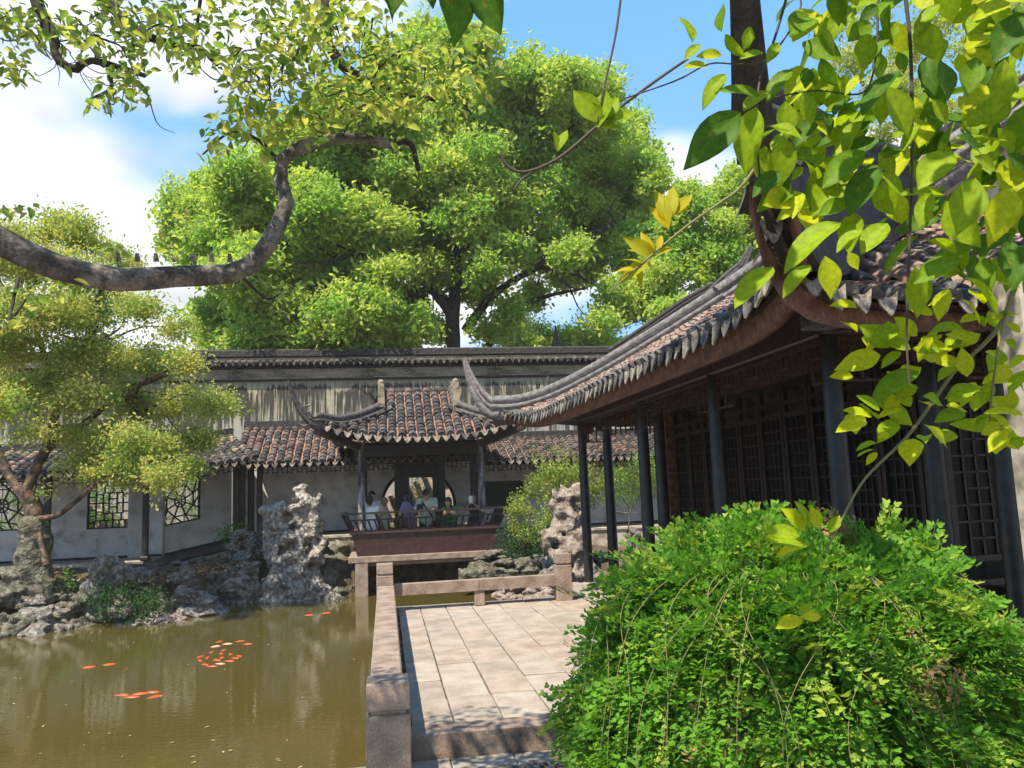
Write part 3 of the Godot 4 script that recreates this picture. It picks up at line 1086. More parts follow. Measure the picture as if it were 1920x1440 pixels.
	var front := func(x: float, z: float) -> Vector3:  # z at or behind the eave
		var s := hw - absf(x - cx)
		var d := ze - z
		return Vector3(x, 2.97 + 0.5 * d + 0.05 * d * d + lift.call(x, z), z)
	var side := func(z: float, d: float, sgn: float) -> Vector3:  # d: distance in from the side eave
		var x := cx + sgn * (hw - 0.25 - d)
		return Vector3(x, 2.97 + 0.5 * d + 0.05 * d * d + lift.call(x, z), z)
	var xf := []
	var ends := []
	var dr := []
	var zr := -20.45
	var n_cols := 21
	var pitch := 2.0 * hw / n_cols
	var bed := []
	for i in n_cols + 1:
		var x := cx - hw + pitch * i
		var s := hw - absf(x - cx)
		var z0: float = ze + inset.call(s)
		var z1: float = zr if absf(x - cx) < 0.95 else maxf(zc - s, zr)
		var row := []
		for k in 9:
			var z := lerpf(z0, z1, k / 8.0)
			row.append(front.call(x, z) - Vector3(0, 0.01, 0))
		bed.append(row)
		if i == n_cols:
			break
		x += pitch / 2
		s = hw - absf(x - cx)
		z0 = ze + inset.call(s)
		z1 = zr if absf(x - cx) < 0.93 else maxf(zc - s, zr)
		var len := z0 - z1
		var n := int(maxf(len / 0.17, 1.0))
		for k in n:
			var z := z0 - 0.03 - (k + 0.5) * 0.17
			var p: Vector3 = front.call(x, z)
			var q: Vector3 = front.call(x, z + 0.05)
			var tr := Transform3D(look(q - p + Vector3(rng.randf_range(-0.004, 0.004), 0, 0), Vector3.UP), p + Vector3(rng.randf_range(-0.01, 0.01), 0.004 + rng.randf_range(-0.006, 0.008), 0))
			(ends if k == 0 else xf).append(tr)
		for q in [x + pitch / 2]:
			var zz: float = ze + inset.call(hw - absf(q - cx))
			if i < n_cols - 1:
				dr.append(Transform3D(look(Vector3(rng.randf_range(-0.1, 0.1), 0.15, 1), Vector3.UP), front.call(q, zz) + Vector3(0, 0.01, 0.02)))
	b = MB.new()
	bed.reverse()
	b.grid(bed)
	obj("roof_bed", b, M.tile_pink, t)
	b = MB.new()
	for r in bed:
		for k in r.size():
			r[k] = r[k] - Vector3(0, 0.06, 0)
	bed.reverse()
	b.grid(bed)
	obj("soffit", b, M.dark_wood, t)
	# back slope, hidden, closes the roof
	b = MB.new()
	b.grid([[Vector3(cx - 0.95, 4.32, zr), Vector3(cx + 0.95, 4.32, zr)], [Vector3(cx - 1.6, 3.3, -22.4), Vector3(cx + 1.6, 3.3, -22.4)]])
	obj("back_slope", b, M.tile_dark, t)
	for sgn in [-1.0, 1.0]:
		bed = []
		for i in 17:
			var z := lerpf(zc, -21.2, i / 16.0)
			var dz := zc - z
			var row := []
			var d1 := minf(dz, 1.37)
			for k in 7:
				row.append(side.call(z, lerpf(-0.25 + 0.25 * (1.0 - exp(-dz / 0.55)), d1 - 0.25, k / 6.0), sgn))
			bed.append(row)
			if i > 0:
				var m := int(d1 / 0.17)
				for k in m:
					var d := -0.18 + 0.25 * (1.0 - exp(-dz / 0.55)) + (k + 0.5) * 0.17
					var p: Vector3 = side.call(z, d, sgn)
					var q: Vector3 = side.call(z, d - 0.05, sgn)
					(ends if k == 0 else xf).append(Transform3D(look(q - p, Vector3.UP), p))
		if sgn > 0:
			bed.reverse()
		b = MB.new()
		b.grid(bed)
		obj("roof_bed", b, M.tile_warm, t)
		# gable wall between the side slope and the upper roof
		b = MB.new()
		var gx: float = cx + sgn * 0.9
		b.tri_out(Vector3(gx, 3.55, -19.3), Vector3(gx, 3.55, -21.6), Vector3(gx, 4.25, -20.45), Vector3(cx, 3.6, -20.4))
		obj("gable", b, M.cornice, t)
		# hip ridge, sweeping out past the corner into a thin horn
		var path := []
		var size := []
		for k in 15:
			var d := lerpf(1.42, -0.02, k / 14.0)
			var x: float = cx + sgn * (hw - d)
			path.append(Vector3(x, front.call(x, zc - d).y - 0.03, zc - d))
			size.append(lerpf(0.95, 0.8, k / 14.0))
		var tip: Vector3 = path[-1]
		for k in 7:
			var f := (k + 1) / 7.0
			path.append(tip + Vector3(sgn * 0.55 * sin(f * 1.2) / sin(1.2), 0.95 * pow(f, 1.55), 0.3 * f))
			size.append(lerpf(0.6, 0.12, f))
		b = MB.new()
		sweep(b, path, hip_profile, size)
		obj("hip_ridge", b, M.tile_grey, t)
		b = MB.new()
		for k in 4:  # little hooks beneath the horn
			b.tube([tip + Vector3(sgn * 0.1, 0.02 + 0.14 * k, 0.08), tip + Vector3(sgn * 0.24, -0.02 + 0.14 * k, 0.1), tip + Vector3(sgn * 0.36, 0.04 + 0.14 * k, 0.1)], [0.025, 0.02, 0.008], 5)
		obj("horn_hooks", b, M.ridge, t)
		b = MB.new()
		path = []
		size = []
		for k in 8:
			var z := lerpf(-19.28, zr, k / 7.0)
			path.append(front.call(cx + sgn * 0.9, z) - Vector3(0, 0.02, 0))
			size.append(0.75)
		sweep(b, path, hip_profile, size)
		obj("gable_ridge", b, M.tile_grey, t)
		b = MB.new()
		b.hexa([Vector3(cx + sgn * 0.9 - 0.09, 3.6, -19.42), Vector3(cx + sgn * 0.9 + 0.09, 3.6, -19.42), Vector3(cx + sgn * 0.9 + 0.09, 3.6, -19.24), Vector3(cx + sgn * 0.9 - 0.09, 3.6, -19.24), Vector3(cx + sgn * 0.9 - 0.07, 4.42, -19.4), Vector3(cx + sgn * 0.9 + 0.07, 4.42, -19.4), Vector3(cx + sgn * 0.9 + 0.07, 4.36, -19.26), Vector3(cx + sgn * 0.9 - 0.07, 4.36, -19.26)])
		b.lathe(Vector3(cx + sgn * 0.9, 4.38, -19.33), [Vector2(0.0, 0.1), Vector2(0.06, 0.08), Vector2(0.08, 0.02), Vector2(0.05, -0.05)], 10)
		obj("ridge_end", b, M.cornice, t)
		# corner rafter under the horn
		b = MB.new()
		b.bar(Vector3(cx + sgn * 1.45, 2.85, -19.1), tip + Vector3(-sgn * 0.02, -0.12, 0), 0.12, 0.16)
		obj("corner_rafter", b, M.lacquer, t)
	pieces(t, "roof_tile", xf, [barrel(0.097, 0.21, false, 11), barrel(0.093, 0.21, false, 12), barrel(0.1, 0.21, false, 13)], [M.tile_dark, M.tile_dark, M.tile_grey, M.tile_dark, M.tile_warm], 260)
	pieces(t, "end_tile", ends, [barrel(0.098, 0.21, true, 14), barrel(0.095, 0.21, true, 15)], [M.tile_dark, M.tile_grey])
	pieces(t, "drip_tile", dr, [tongue(0.1, 0.15, 5), tongue(0.095, 0.14, 6)], [M.drip, M.tile_grey, M.drip])
	# rolled ridge
	b = MB.new()
	b.tube([Vector3(cx - 0.9, 4.31, zr), Vector3(cx, 4.3, zr), Vector3(cx + 0.9, 4.31, zr)], [0.09, 0.09, 0.09], 10)
	obj("roll_ridge", b, M.tile_dark, t)
	b = MB.new()
	var lo := []
	var hi := []
	for i in 25:
		var x := cx - hw + 2.0 * hw * i / 24.0
		var s := hw - absf(x - cx)
		var z: float = ze + inset.call(s) - 0.06
		hi.append(front.call(x, z) + Vector3(0, -0.03, 0))
		lo.append(front.call(x, z) + Vector3(0, -0.16, -0.01))
	b.grid([hi, lo])
	obj("eave_board", b, M.dark_wood, t)
	settle(t, Vector3(0.84, -0.55, -19.9))


# ---------------------------------------------------------------- shapes
func leaf_mesh(wide: float, curl: float, wave: float, segs := 5, blunt := 0.85) -> ArrayMesh:  # along +Z, one long
	var b := MB.new()
	var rows := []
	for i in segs + 1:
		var t := float(i) / segs
		var w := wide * pow(sin(PI * pow(t, blunt)), 0.9) * (1.0 - 0.35 * pow(t, 3.0))
		var y := -curl * t * t
		rows.append([Vector3(-w, y + w * 0.3 + wave * sin(t * 9.0), t), Vector3(-w * 0.5, y + w * 0.08, t), Vector3(0, y, t), Vector3(w * 0.5, y + w * 0.08, t), Vector3(w, y + w * 0.3 - wave * sin(t * 8.0 + 1.0), t)])
	b.grid(rows)
	return b.mesh()


func tuft(sd: int, count: int, length: float, wide: float, spread: float) -> ArrayMesh:  # a clump of small folded leaves
	var b := MB.new()
	var g := RandomNumberGenerator.new()
	g.seed = sd
	for i in count:
		var d := Vector3(g.randfn(), g.randfn() + 0.3, g.randfn()).normalized()
		var p := Vector3(g.randfn(), g.randfn(), g.randfn()) * spread
		var l := length * g.randf_range(0.7, 1.25)
		var s := d.cross(Vector3(g.randfn(), g.randfn(), g.randfn())).normalized()
		var up := s.cross(d)
		var m := p + d * l * 0.45
		b.tri(p, m + s * wide * l + up * l * 0.1, p + d * l)
		b.tri(p, p + d * l, m - s * wide * l + up * l * 0.1)
	return b.mesh()


func sprig(sd: int, length: float, leaflet: float) -> ArrayMesh:  # a thin shoot with three-part leaves
	var b := MB.new()
	var g := RandomNumberGenerator.new()
	g.seed = sd
	var pts := []
	for i in 5:
		var t := i / 4.0
		pts.append(Vector3(0, -0.25 * t * t * length, t * length))
	b.tube(pts, [0.0022, 0.002, 0.0018, 0.0014, 0.001], 3, false)
	var k := 0
	var at := 0.12
	while at < 1.0:
		for side in [-1, 1]:
			var p := Vector3(0, -0.25 * at * at * length, at * length)
			var out := Vector3(side * g.randf_range(0.7, 1.0), g.randf_range(-0.1, 0.7), g.randf_range(0.2, 0.9)).normalized()
			var q := p + out * leaflet * 0.6
			for a in [-0.9, 0.0, 0.9]:
				var d := (out.rotated(Vector3.UP, a) + Vector3(0, g.randf_range(-0.3, 0.25), 0)).normalized()
				var l := leaflet * (1.15 if a == 0.0 else 0.8) * g.randf_range(0.8, 1.2)
				var s := d.cross(Vector3(g.randf_range(-0.4, 0.4), 1, g.randf_range(-0.4, 0.4))).normalized()
				var up := s.cross(d)
				var m := q + d * l * 0.42 - up * l * 0.06
				var e := q + d * l * 0.72 - up * l * 0.06
				b.tri(q, m + s * l * 0.27, m)
				b.tri(q, m, m - s * l * 0.27)
				b.tri(m, m + s * l * 0.27, e + s * l * 0.19)
				b.tri(m, e + s * l * 0.19, q + d * l)
				b.tri(m, q + d * l, e - s * l * 0.19)
				b.tri(m, e - s * l * 0.19, m - s * l * 0.27)
		at += g.randf_range(0.14, 0.2)
		k += 1
	return b.mesh()


func look(d: Vector3, up: Vector3) -> Basis:  # +Z along d, +Y near up
	var z := d.normalized()
	var x := up.cross(z)
	if x.length() < 0.02:
		x = Vector3.RIGHT.cross(z)
	x = x.normalized()
	return Basis(x, z.cross(x), z)


func any_dir(g: RandomNumberGenerator) -> Vector3:
	return Vector3(g.randfn(), g.randfn(), g.randfn()).normalized()


func crown(par: Node, puffs: Array, per: float, meshes: Array, mats: Array, s0: float, s1: float, sd: int, called := "crown", split := 0) -> void:
	var g := RandomNumberGenerator.new()
	g.seed = sd
	var lists := []
	for m in mats.size() * meshes.size():
		lists.append([])
	var all := []
	for p in puffs:  # each bough carries several smaller, uneven tufts of foliage
		var c: Vector3 = p[0]
		var r: Vector3 = p[1] if p[1] is Vector3 else Vector3.ONE * p[1]
		if split < 1:
			all.append([c, r])
			continue
		all.append([c, r * 0.5])
		for i in split:
			var d := any_dir(g)
			d.y = d.y * 0.9 + 0.12
			var k := g.randf_range(0.28, 0.52)
			all.append([c + d * r * g.randf_range(0.55, 0.95), r * k * Vector3(g.randf_range(0.9, 1.35), g.randf_range(0.55, 0.9), g.randf_range(0.9, 1.35))])
	for p in all:
		var c: Vector3 = p[0]
		var r: Vector3 = p[1]
		var n := int(per * (r.x * r.y + r.y * r.z + r.x * r.z) / 3.0)
		var fav := g.randi() % mats.size()
		for i in n:
			var d := any_dir(g)
			var lump := 1.0 + 0.22 * sin(d.x * 5.0 + c.x) * sin(d.y * 6.0 + c.y) + 0.12 * sin(d.z * 9.0 + c.z * 3.0)
			var far := 1.0 - 0.55 * pow(g.randf(), 1.8)
			if g.randf() < 0.35:
				far += 0.45 * g.randf()
			var q := c + d * r * lump * far
			var which := fav if g.randf() < 0.6 else g.randi() % mats.size()
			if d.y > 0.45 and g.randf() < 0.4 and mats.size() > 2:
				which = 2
			var b := look(d + any_dir(g) * 0.9, any_dir(g)).scaled_local(Vector3.ONE * g.randf_range(s0, s1))
			lists[which * meshes.size() + g.randi() % meshes.size()].append(Transform3D(b, q))
	for k in lists.size():
		if lists[k].size():
			many(called, meshes[k % meshes.size()], mats[k / meshes.size()], lists[k], par)


func limb(b: MB, p: Array, r0: float, r1: float, sides := 8, wob := 0.06, sd := 3) -> void:  # a limb through points, smoothed
	var c := Curve3D.new()
	for i in p.size():
		var t: Vector3 = (p[mini(i + 1, p.size() - 1)] - p[maxi(i - 1, 0)]) * 0.22
		c.add_point(p[i], -t, t)
	var len := c.get_baked_length()
	var n := clampi(int(len / maxf(r0 * 1.2, 0.02)), 4, 40)
	var pts := []
	var rr := []
	var g := RandomNumberGenerator.new()
	g.seed = sd
	for i in n + 1:
		var f := float(i) / n
		pts.append(c.sample_baked(len * f, true))
		rr.append(lerpf(r0, r1, f) * (1.0 + g.randf_range(-wob, wob)))
	b.tube(pts, rr, sides, true, wob * 0.6, sd)


func sweep(b: MB, p: Array, prof: Array, size: Array) -> void:  # an upright moulding drawn along a path
	var rows := []
	for i in p.size():
		var t: Vector3 = (p[mini(i + 1, p.size() - 1)] - p[maxi(i - 1, 0)]).normalized()
		var side := Vector3(-t.z, 0, t.x).normalized()
		var up := side.cross(t).normalized()
		var row := []
		for q in prof:
			row.append(p[i] + (side * q.x + up * q.y) * size[i])
		rows.append(row)
	for e in [0, p.size() - 1]:
		var mid: Vector3 = p[e]
		var inner: Vector3 = p[1] if e == 0 else p[e - 1]
		for j in prof.size():
			b.tri_out(mid, rows[e][j], rows[e][(j + 1) % prof.size()], inner)
	b.grid(rows, true)


func mirror(half: Array) -> Array:
	var out := half.duplicate()
	for i in range(half.size() - 1, -1, -1):
		if absf(half[i].x) > 1e-4:
			out.append(Vector2(-half[i].x, half[i].y))
	return out


func barrel(r: float, l: float, closed: bool, sd: int) -> ArrayMesh:  # a half-round cover tile, its lower end at +Z
	var b := MB.new()
	var g := RandomNumberGenerator.new()
	g.seed = sd
	var jag := g.randf_range(-0.15, 0.15)
	var rows := []
	for e in [[-l * 0.5, 0.9, -0.012], [l * 0.5, 1.0, 0.006]]:
		var row := []
		for j in 7:
			var a := PI * j / 6.0
			row.append(Vector3(-cos(a) * r * e[1], sin(a) * r * e[1] * (1.0 + jag * 0.3) + e[2], e[0] + g.randf_range(-0.008, 0.008)))
		rows.append(row)
	b.grid([rows[1], rows[0]])
	var lip := []
	for q in rows[1]:
		lip.append(Vector3(q.x * 0.72, q.y * 0.72 if not closed else q.y * 0.5, q.z - (0.0 if not closed else 0.002)))
	for j in 6:
		b.quad_out(rows[1][j], rows[1][j + 1], lip[j + 1], lip[j], Vector3(0, 0, -1))
		if closed:
			b.tri_out(lip[j], lip[j + 1], Vector3(0, 0, l * 0.49), Vector3(0, 0, -1))
	return b.mesh()


func tongue(w: float, h: float, sd: int) -> ArrayMesh:  # the pointed drip tile at an eave
	var b := MB.new()
	var g := RandomNumberGenerator.new()
	g.seed = sd
	var p := [Vector3(-w, 0.035, 0), Vector3(-w * 0.5, 0.0, 0), Vector3(0, -0.012, 0), Vector3(w * 0.5, 0.0, 0), Vector3(w, 0.035, 0), Vector3(w * 0.72, -h * 0.45, 0.012), Vector3(w * 0.25, -h * 0.85, 0.02), Vector3(0, -h, 0.022), Vector3(-w * 0.25, -h * 0.85, 0.02), Vector3(-w * 0.72, -h * 0.45, 0.012)]
	for k in p.size():
		p[k] += Vector3(g.randf_range(-0.004, 0.004), g.randf_range(-0.006, 0.006), 0)
	var back := []
	for q in p:
		back.append(q - Vector3(0, 0, 0.016))
	for k in [[0, 1, 9], [1, 8, 9], [1, 2, 8], [2, 7, 8], [2, 6, 7], [2, 3, 6], [3, 5, 6], [3, 4, 5]]:
		b.tri_out(p[k[0]], p[k[1]], p[k[2]], Vector3(0, 0, -1))
		b.tri_out(back[k[0]], back[k[1]], back[k[2]], Vector3(0, 0, 1))
	for k in p.size():
		var j := (k + 1) % p.size()
		b.quad_out(p[k], p[j], back[j], back[k], Vector3(0, -h * 0.3, -0.008))
	return b.mesh()


func rock_mesh(sd: int, blobs: int, holes: int, tall := 1.0) -> ArrayMesh:  # about one metre across, its foot at y 0
	var g := RandomNumberGenerator.new()
	g.seed = sd
	var f := Field.new(Vector3(-0.75, -0.12, -0.7), Vector3(0.75, 0.95 * tall + 0.25, 0.7), 0.045)
	f.bone(Vector3(-0.2, 0.05, 0), Vector3(0.2, 0.05, 0), 0.36, 0.33, 0.1)
	for i in blobs:
		var a := Vector3(g.randf_range(-0.42, 0.42), g.randf_range(0.05, 0.75) * tall, g.randf_range(-0.35, 0.35))
		a.x *= 1.0 - 0.35 * a.y / tall
		a.z *= 1.0 - 0.35 * a.y / tall
		f.bone(a, a + Vector3(g.randf_range(-0.2, 0.2), g.randf_range(-0.1, 0.2), g.randf_range(-0.2, 0.2)), g.randf_range(0.1, 0.22), g.randf_range(0.07, 0.16), 0.05)
	for i in holes:
		var d := any_dir(g)
		d.z = absf(d.z)
		var a := Vector3(0, 0.4 * tall, 0) + d * Vector3(0.42, 0.4 * tall, 0.4)
		f.bone(a, a + any_dir(g) * 0.15, g.randf_range(0.06, 0.13), g.randf_range(0.05, 0.1), 0.04, true)
	var pit := noise(sd, 2.3, 1, FastNoiseLite.TYPE_CELLULAR)
	pit.cellular_return_type = FastNoiseLite.RETURN_DISTANCE
	f.rough(pit, 0.3, 0.4, false, 0.62)
	f.rough(noise(sd + 5, 3.5, 4), 0.1, 0.3)
	f.rough(noise(sd + 9, 5.5, 3), 0.05, 0.2, true)
	var b := MB.new()
	f.into(b)
	return b.mesh()


func settle(t: Node3D, base: Vector3) -> void:  # what was built about the origin now hangs from the thing's base
	t.position = base
	for c in t.get_children():
		c.position -= base


func noodle(a: Vector3, b: Vector3, g: RandomNumberGenerator, n := 4, bend := 0.12) -> Array:
	var p := [a]
	var l := a.distance_to(b)
	for i in range(1, n):
		p.append(a.lerp(b, float(i) / n) + any_dir(g) * l * bend * sin(PI * i / n))
	p.append(b)
	return p


# ---------------------------------------------------------------- people
var head_shape: MB
var hand_shape: MB


func make_head() -> void:
	head_shape = MB.new()
	var f := Field.new(Vector3(-0.1, -0.13, -0.12), Vector3(0.1, 0.13, 0.14), 0.0095)
	f.bone(Vector3(0, 0.035, -0.025), Vector3(0, 0.03, 0.03), 0.082, 0.07, 0.02)
	f.bone(Vector3(0, -0.03, 0.035), Vector3(0, -0.075, 0.06), 0.055, 0.032, 0.03)
	f.bone(Vector3(0.03, -0.03, 0.02), Vector3(0.025, -0.06, 0.04), 0.045, 0.03, 0.02)
	f.bone(Vector3(-0.03, -0.03, 0.02), Vector3(-0.025, -0.06, 0.04), 0.045, 0.03, 0.02)
	f.bone(Vector3(0, 0.012, 0.095), Vector3(0, -0.022, 0.112), 0.008, 0.013, 0.012)
	f.bone(Vector3(-0.012, -0.058, 0.094), Vector3(0.012, -0.058, 0.094), 0.007, 0.007, 0.008)
	for s in [-1, 1]:
		f.bone(Vector3(s * 0.079, 0.012, -0.008), Vector3(s * 0.075, -0.02, 0.0), 0.012, 0.009, 0.006)
		f.bone(Vector3(s * 0.032, 0.006, 0.108), Vector3(s * 0.03, 0.006, 0.112), 0.013, 0.013, 0.012, true)
	f.into(head_shape)
	hand_shape = MB.new()  # fingers towards +Z, palm down
	f = Field.new(Vector3(-0.07, -0.06, -0.03), Vector3(0.07, 0.03, 0.2), 0.0065)
	for i in 4:
		var x := -0.027 + 0.018 * i
		f.bone(Vector3(x * 0.6, 0, 0.0), Vector3(x, 0, 0.075), 0.015, 0.011, 0.012)
	for i in 4:
		var x := -0.027 + 0.018 * i
		var l: float = [0.06, 0.075, 0.08, 0.07][i]
		var a := Vector3(x, 0, 0.08)
		var b := a + Vector3(x * 0.12, -0.012, l * 0.5)
		var c := b + Vector3(0, -0.02, l * 0.3)
		f.bone(a, b, 0.0095, 0.0088, 0.004)
		f.bone(b, c, 0.0088, 0.008, 0.004)
		f.bone(c, c + Vector3(0, -0.016, l * 0.12), 0.008, 0.0072, 0.004)
	f.bone(Vector3(0.02, -0.004, 0.01), Vector3(0.048, -0.012, 0.045), 0.014, 0.0105, 0.008)
	f.bone(Vector3(0.048, -0.012, 0.045), Vector3(0.056, -0.022, 0.075), 0.0105, 0.0085, 0.006)
	f.into(hand_shape)


# P: at, turn, tall, lean (degrees forward at the hip), head (pitch, yaw), hands (two, in metres before scaling, in the body's axes: +Z ahead), sit, slim, shirt / legs / hair materials, sleeve, hair
func person(label: String, P: Dictionary) -> Node3D:
	var t := thing("person", label, "person", P.at, deg_to_rad(P.turn))
	var s: float = P.tall / 1.7
	var w: float = 0.88 if P.get("slim", false) else 1.0
	var ln := Basis(Vector3.RIGHT, deg_to_rad(P.lean))
	var hip := Vector3(0, 0.53 if P.get("sit", false) else 0.9, 0)
	var T := func(x: float, y: float, z: float) -> Vector3: return (hip + ln * Vector3(x * w, y, z)) * s
	var neck: Vector3 = T.call(0, 0.53, -0.005)
	var hb := Basis.from_euler(Vector3(deg_to_rad(P.head[0]), deg_to_rad(P.head[1]), 0))
	var hc: Vector3 = neck + hb * Vector3(0, 0.135, 0.025) * s
	var arms := []
	for k in 2:
		var sd := -1.0 if k == 0 else 1.0
		var sh: Vector3 = T.call(sd * 0.175, 0.475, -0.01)
		var hd: Vector3 = P.hands[k] * s
		var v := hd - sh
		var up := 0.285 * s
		var fo := 0.25 * s
		if v.length() > (up + fo) * 0.985:
			hd = sh + v.normalized() * (up + fo) * 0.985
			v = hd - sh
		var dd := v.length()
		var ca := (up * up + dd * dd - fo * fo) / (2.0 * up * dd)
		var pole := Vector3(sd * 0.8, -1, -0.5)
		var pn := (pole - v * pole.dot(v) / v.length_squared()).normalized()
		var el := sh + v.normalized() * up * ca + pn * up * sqrt(maxf(0.0, 1.0 - ca * ca))
		arms.append([sh, el, hd])
	var legs := []
	for sd in [-1.0, 1.0]:
		var h := Vector3(sd * 0.09 * w, hip.y - 0.02, 0) * s
		var kn := Vector3(sd * 0.11, 0.5, 0.4) * s if P.get("sit", false) else Vector3(sd * 0.1, 0.48, 0.03) * s
		var an := Vector3(sd * 0.11, 0.08, 0.38) * s if P.get("sit", false) else Vector3(sd * 0.11, 0.08, -0.02) * s
		legs.append([h, kn, an, an + Vector3(sd * 0.02, -0.045, 0.15) * s])
	var lo := Vector3.ONE * 9.0
	var hi := -lo
	for q in [hc, neck, hip * s, legs[0][3], legs[1][3], legs[0][2], arms[0][1], arms[0][2], arms[1][1], arms[1][2], legs[0][1], legs[1][1]]:
		lo = lo.min(q)
		hi = hi.max(q)
	lo -= Vector3.ONE * 0.26
	hi += Vector3.ONE * 0.26
	var c := 0.022
	# body
	var f := Field.new(lo, hi, c)
	var trunk := func(g: Field, add: float) -> void:
		g.bone(T.call(-0.07, 0.06, 0), T.call(0.07, 0.06, 0), (0.115 + add) * s, (0.115 + add) * s, 0.05)
		g.bone(T.call(-0.05, 0.22, 0.005), T.call(0.05, 0.22, 0.005), (0.105 + add) * s * w, (0.105 + add) * s * w, 0.06)
		g.bone(T.call(-0.085, 0.38, 0), T.call(0.085, 0.38, 0), (0.108 + add) * s, (0.108 + add) * s, 0.06)
		g.bone(T.call(-0.16, 0.475, -0.01), T.call(0.16, 0.475, -0.01), (0.055 + add) * s, (0.055 + add) * s, 0.05)
	trunk.call(f, 0.0)
	f.bone(neck - Vector3(0, 0.04, 0) * s, hc - hb * Vector3(0, 0.03, 0.015) * s, 0.052 * s, 0.05 * s, 0.03)
	for a in arms:
		f.bone(a[0], a[1], 0.05 * s * w, 0.04 * s * w, 0.02)
		f.bone(a[1], a[2], 0.038 * s * w, 0.027 * s, 0.02)
	for l in legs:
		f.bone(l[0], l[1], 0.085 * s, 0.056 * s, 0.03)
		f.bone(l[1], l[2], 0.056 * s, 0.038 * s, 0.02)
		f.bone(l[2], l[3], 0.042 * s, 0.034 * s, 0.02)
	var body := MB.new()
	f.into(body)
	body.put(head_shape, Transform3D(hb.scaled(Vector3.ONE * s), hc))
	for k in 2:
		var a: Array = arms[k]
		var dir: Vector3 = P.get("reach", [Vector3.ZERO, Vector3.ZERO])[k]
		if dir == Vector3.ZERO:
			dir = a[2] - a[1]
		var hb2 := look(dir, Vector3(0, 1, 0.2)).scaled_local(Vector3((1.0 if k == 0 else -1.0), 1, 1) * s)
		var hs := MB.new()
		hs.put(hand_shape, Transform3D(hb2, a[2]))
		if k == 1:
			for i in range(0, hs.idx.size(), 3):
				var q := hs.idx[i + 1]
				hs.idx[i + 1] = hs.idx[i + 2]
				hs.idx[i + 2] = q
		body.put(hs)
	obj("body", body, M.skin, t)
	# shirt
	f = Field.new(lo, hi, c)
	trunk.call(f, 0.016)
	var hem: Vector3 = T.call(0, -0.06, 0)
	f.bone(hem - Vector3(0.06, 0, 0) * s, hem + Vector3(0.06, 0, 0) * s, 0.125 * s, 0.125 * s, 0.05)
	if P.sleeve > 0.0:
		for a in arms:
			f.bone(a[0], a[0].lerp(a[1], minf(P.sleeve, 1.0)), 0.068 * s * w, 0.064 * s * w, 0.03)
			if P.sleeve > 1.0:
				f.bone(a[1], a[1].lerp(a[2], P.sleeve - 1.0), 0.056 * s, 0.046 * s, 0.02)
	f.bone(neck + Vector3(0, 0.06, 0.02) * s, neck + Vector3(0, 0.1, 0.04) * s, 0.06 * s, 0.06 * s, 0.01, true)
	f.rough(noise(5, 9.0, 2), 0.016, 0.08)
	var sh := MB.new()
	f.into(sh)
	obj("shirt", sh, P.shirt, t)
	# trousers or skirt
	f = Field.new(lo, hi, c)
	f.bone(Vector3(-0.06, hip.y + 0.0, 0) * s, Vector3(0.06, hip.y + 0.0, 0) * s, 0.128 * s, 0.128 * s, 0.03)
	for l in legs:
		f.bone(l[0], l[1], 0.1 * s, 0.073 * s, 0.02)
		f.bone(l[1], l[1].lerp(l[2], 0.9), 0.073 * s, 0.062 * s, 0.02)
	f.rough(noise(6, 8.0, 2), 0.012, 0.08)
	var tr := MB.new()
	f.into(tr)
	obj("trousers", tr, P.legs, t)
	for l in legs:
		var shoe := MB.new()
		shoe.box((l[2] + l[3]) * 0.5 + Vector3(0, -0.025, 0.0), Vector3(0.095, 0.085, 0.27) * s, 0.03)
		obj("shoe", shoe, M.dark_wood, t)
	# hair
	f = Field.new(Vector3(-0.13, -0.3, -0.16), Vector3(0.13, 0.17, 0.14), 0.0125)
	f.bone(Vector3(0, 0.045, -0.032), Vector3(0, 0.045, 0.02), 0.089, 0.078, 0.02)
	f.bone(Vector3(0, 0.0, -0.05), Vector3(0, -0.05, -0.045), 0.07, 0.05, 0.02)
	if P.hair == "long":
		f.bone(Vector3(0, 0.0, -0.06), Vector3(0.0, -0.2, -0.075), 0.075, 0.06, 0.03)
		for sd in [-1, 1]:
			f.bone(Vector3(sd * 0.07, 0.02, 0.0), Vector3(sd * 0.075, -0.15, 0.0), 0.03, 0.03, 0.02)
	f.bone(Vector3(-0.03, -0.05, 0.13), Vector3(0.03, -0.05, 0.13), 0.085, 0.085, 0.01, true)
	f.rough(noise(7, 22.0, 2), 0.012, 0.06)
	var ha := MB.new()
	f.into(ha)
	obj("hair", ha, P.get("hair_mat", M.hair), t, Transform3D(hb.scaled(Vector3.ONE * s), hc))
	for sd in [-1, 1]:
		var e := MB.new()
		e.box(Vector3.ZERO, Vector3(0.02, 0.009, 0.01) * s, 0.003)
		obj("eye", e, M.hair, t, Transform3D(hb, hc + hb * Vector3(sd * 0.031, 0.007, 0.093) * s))
	return t


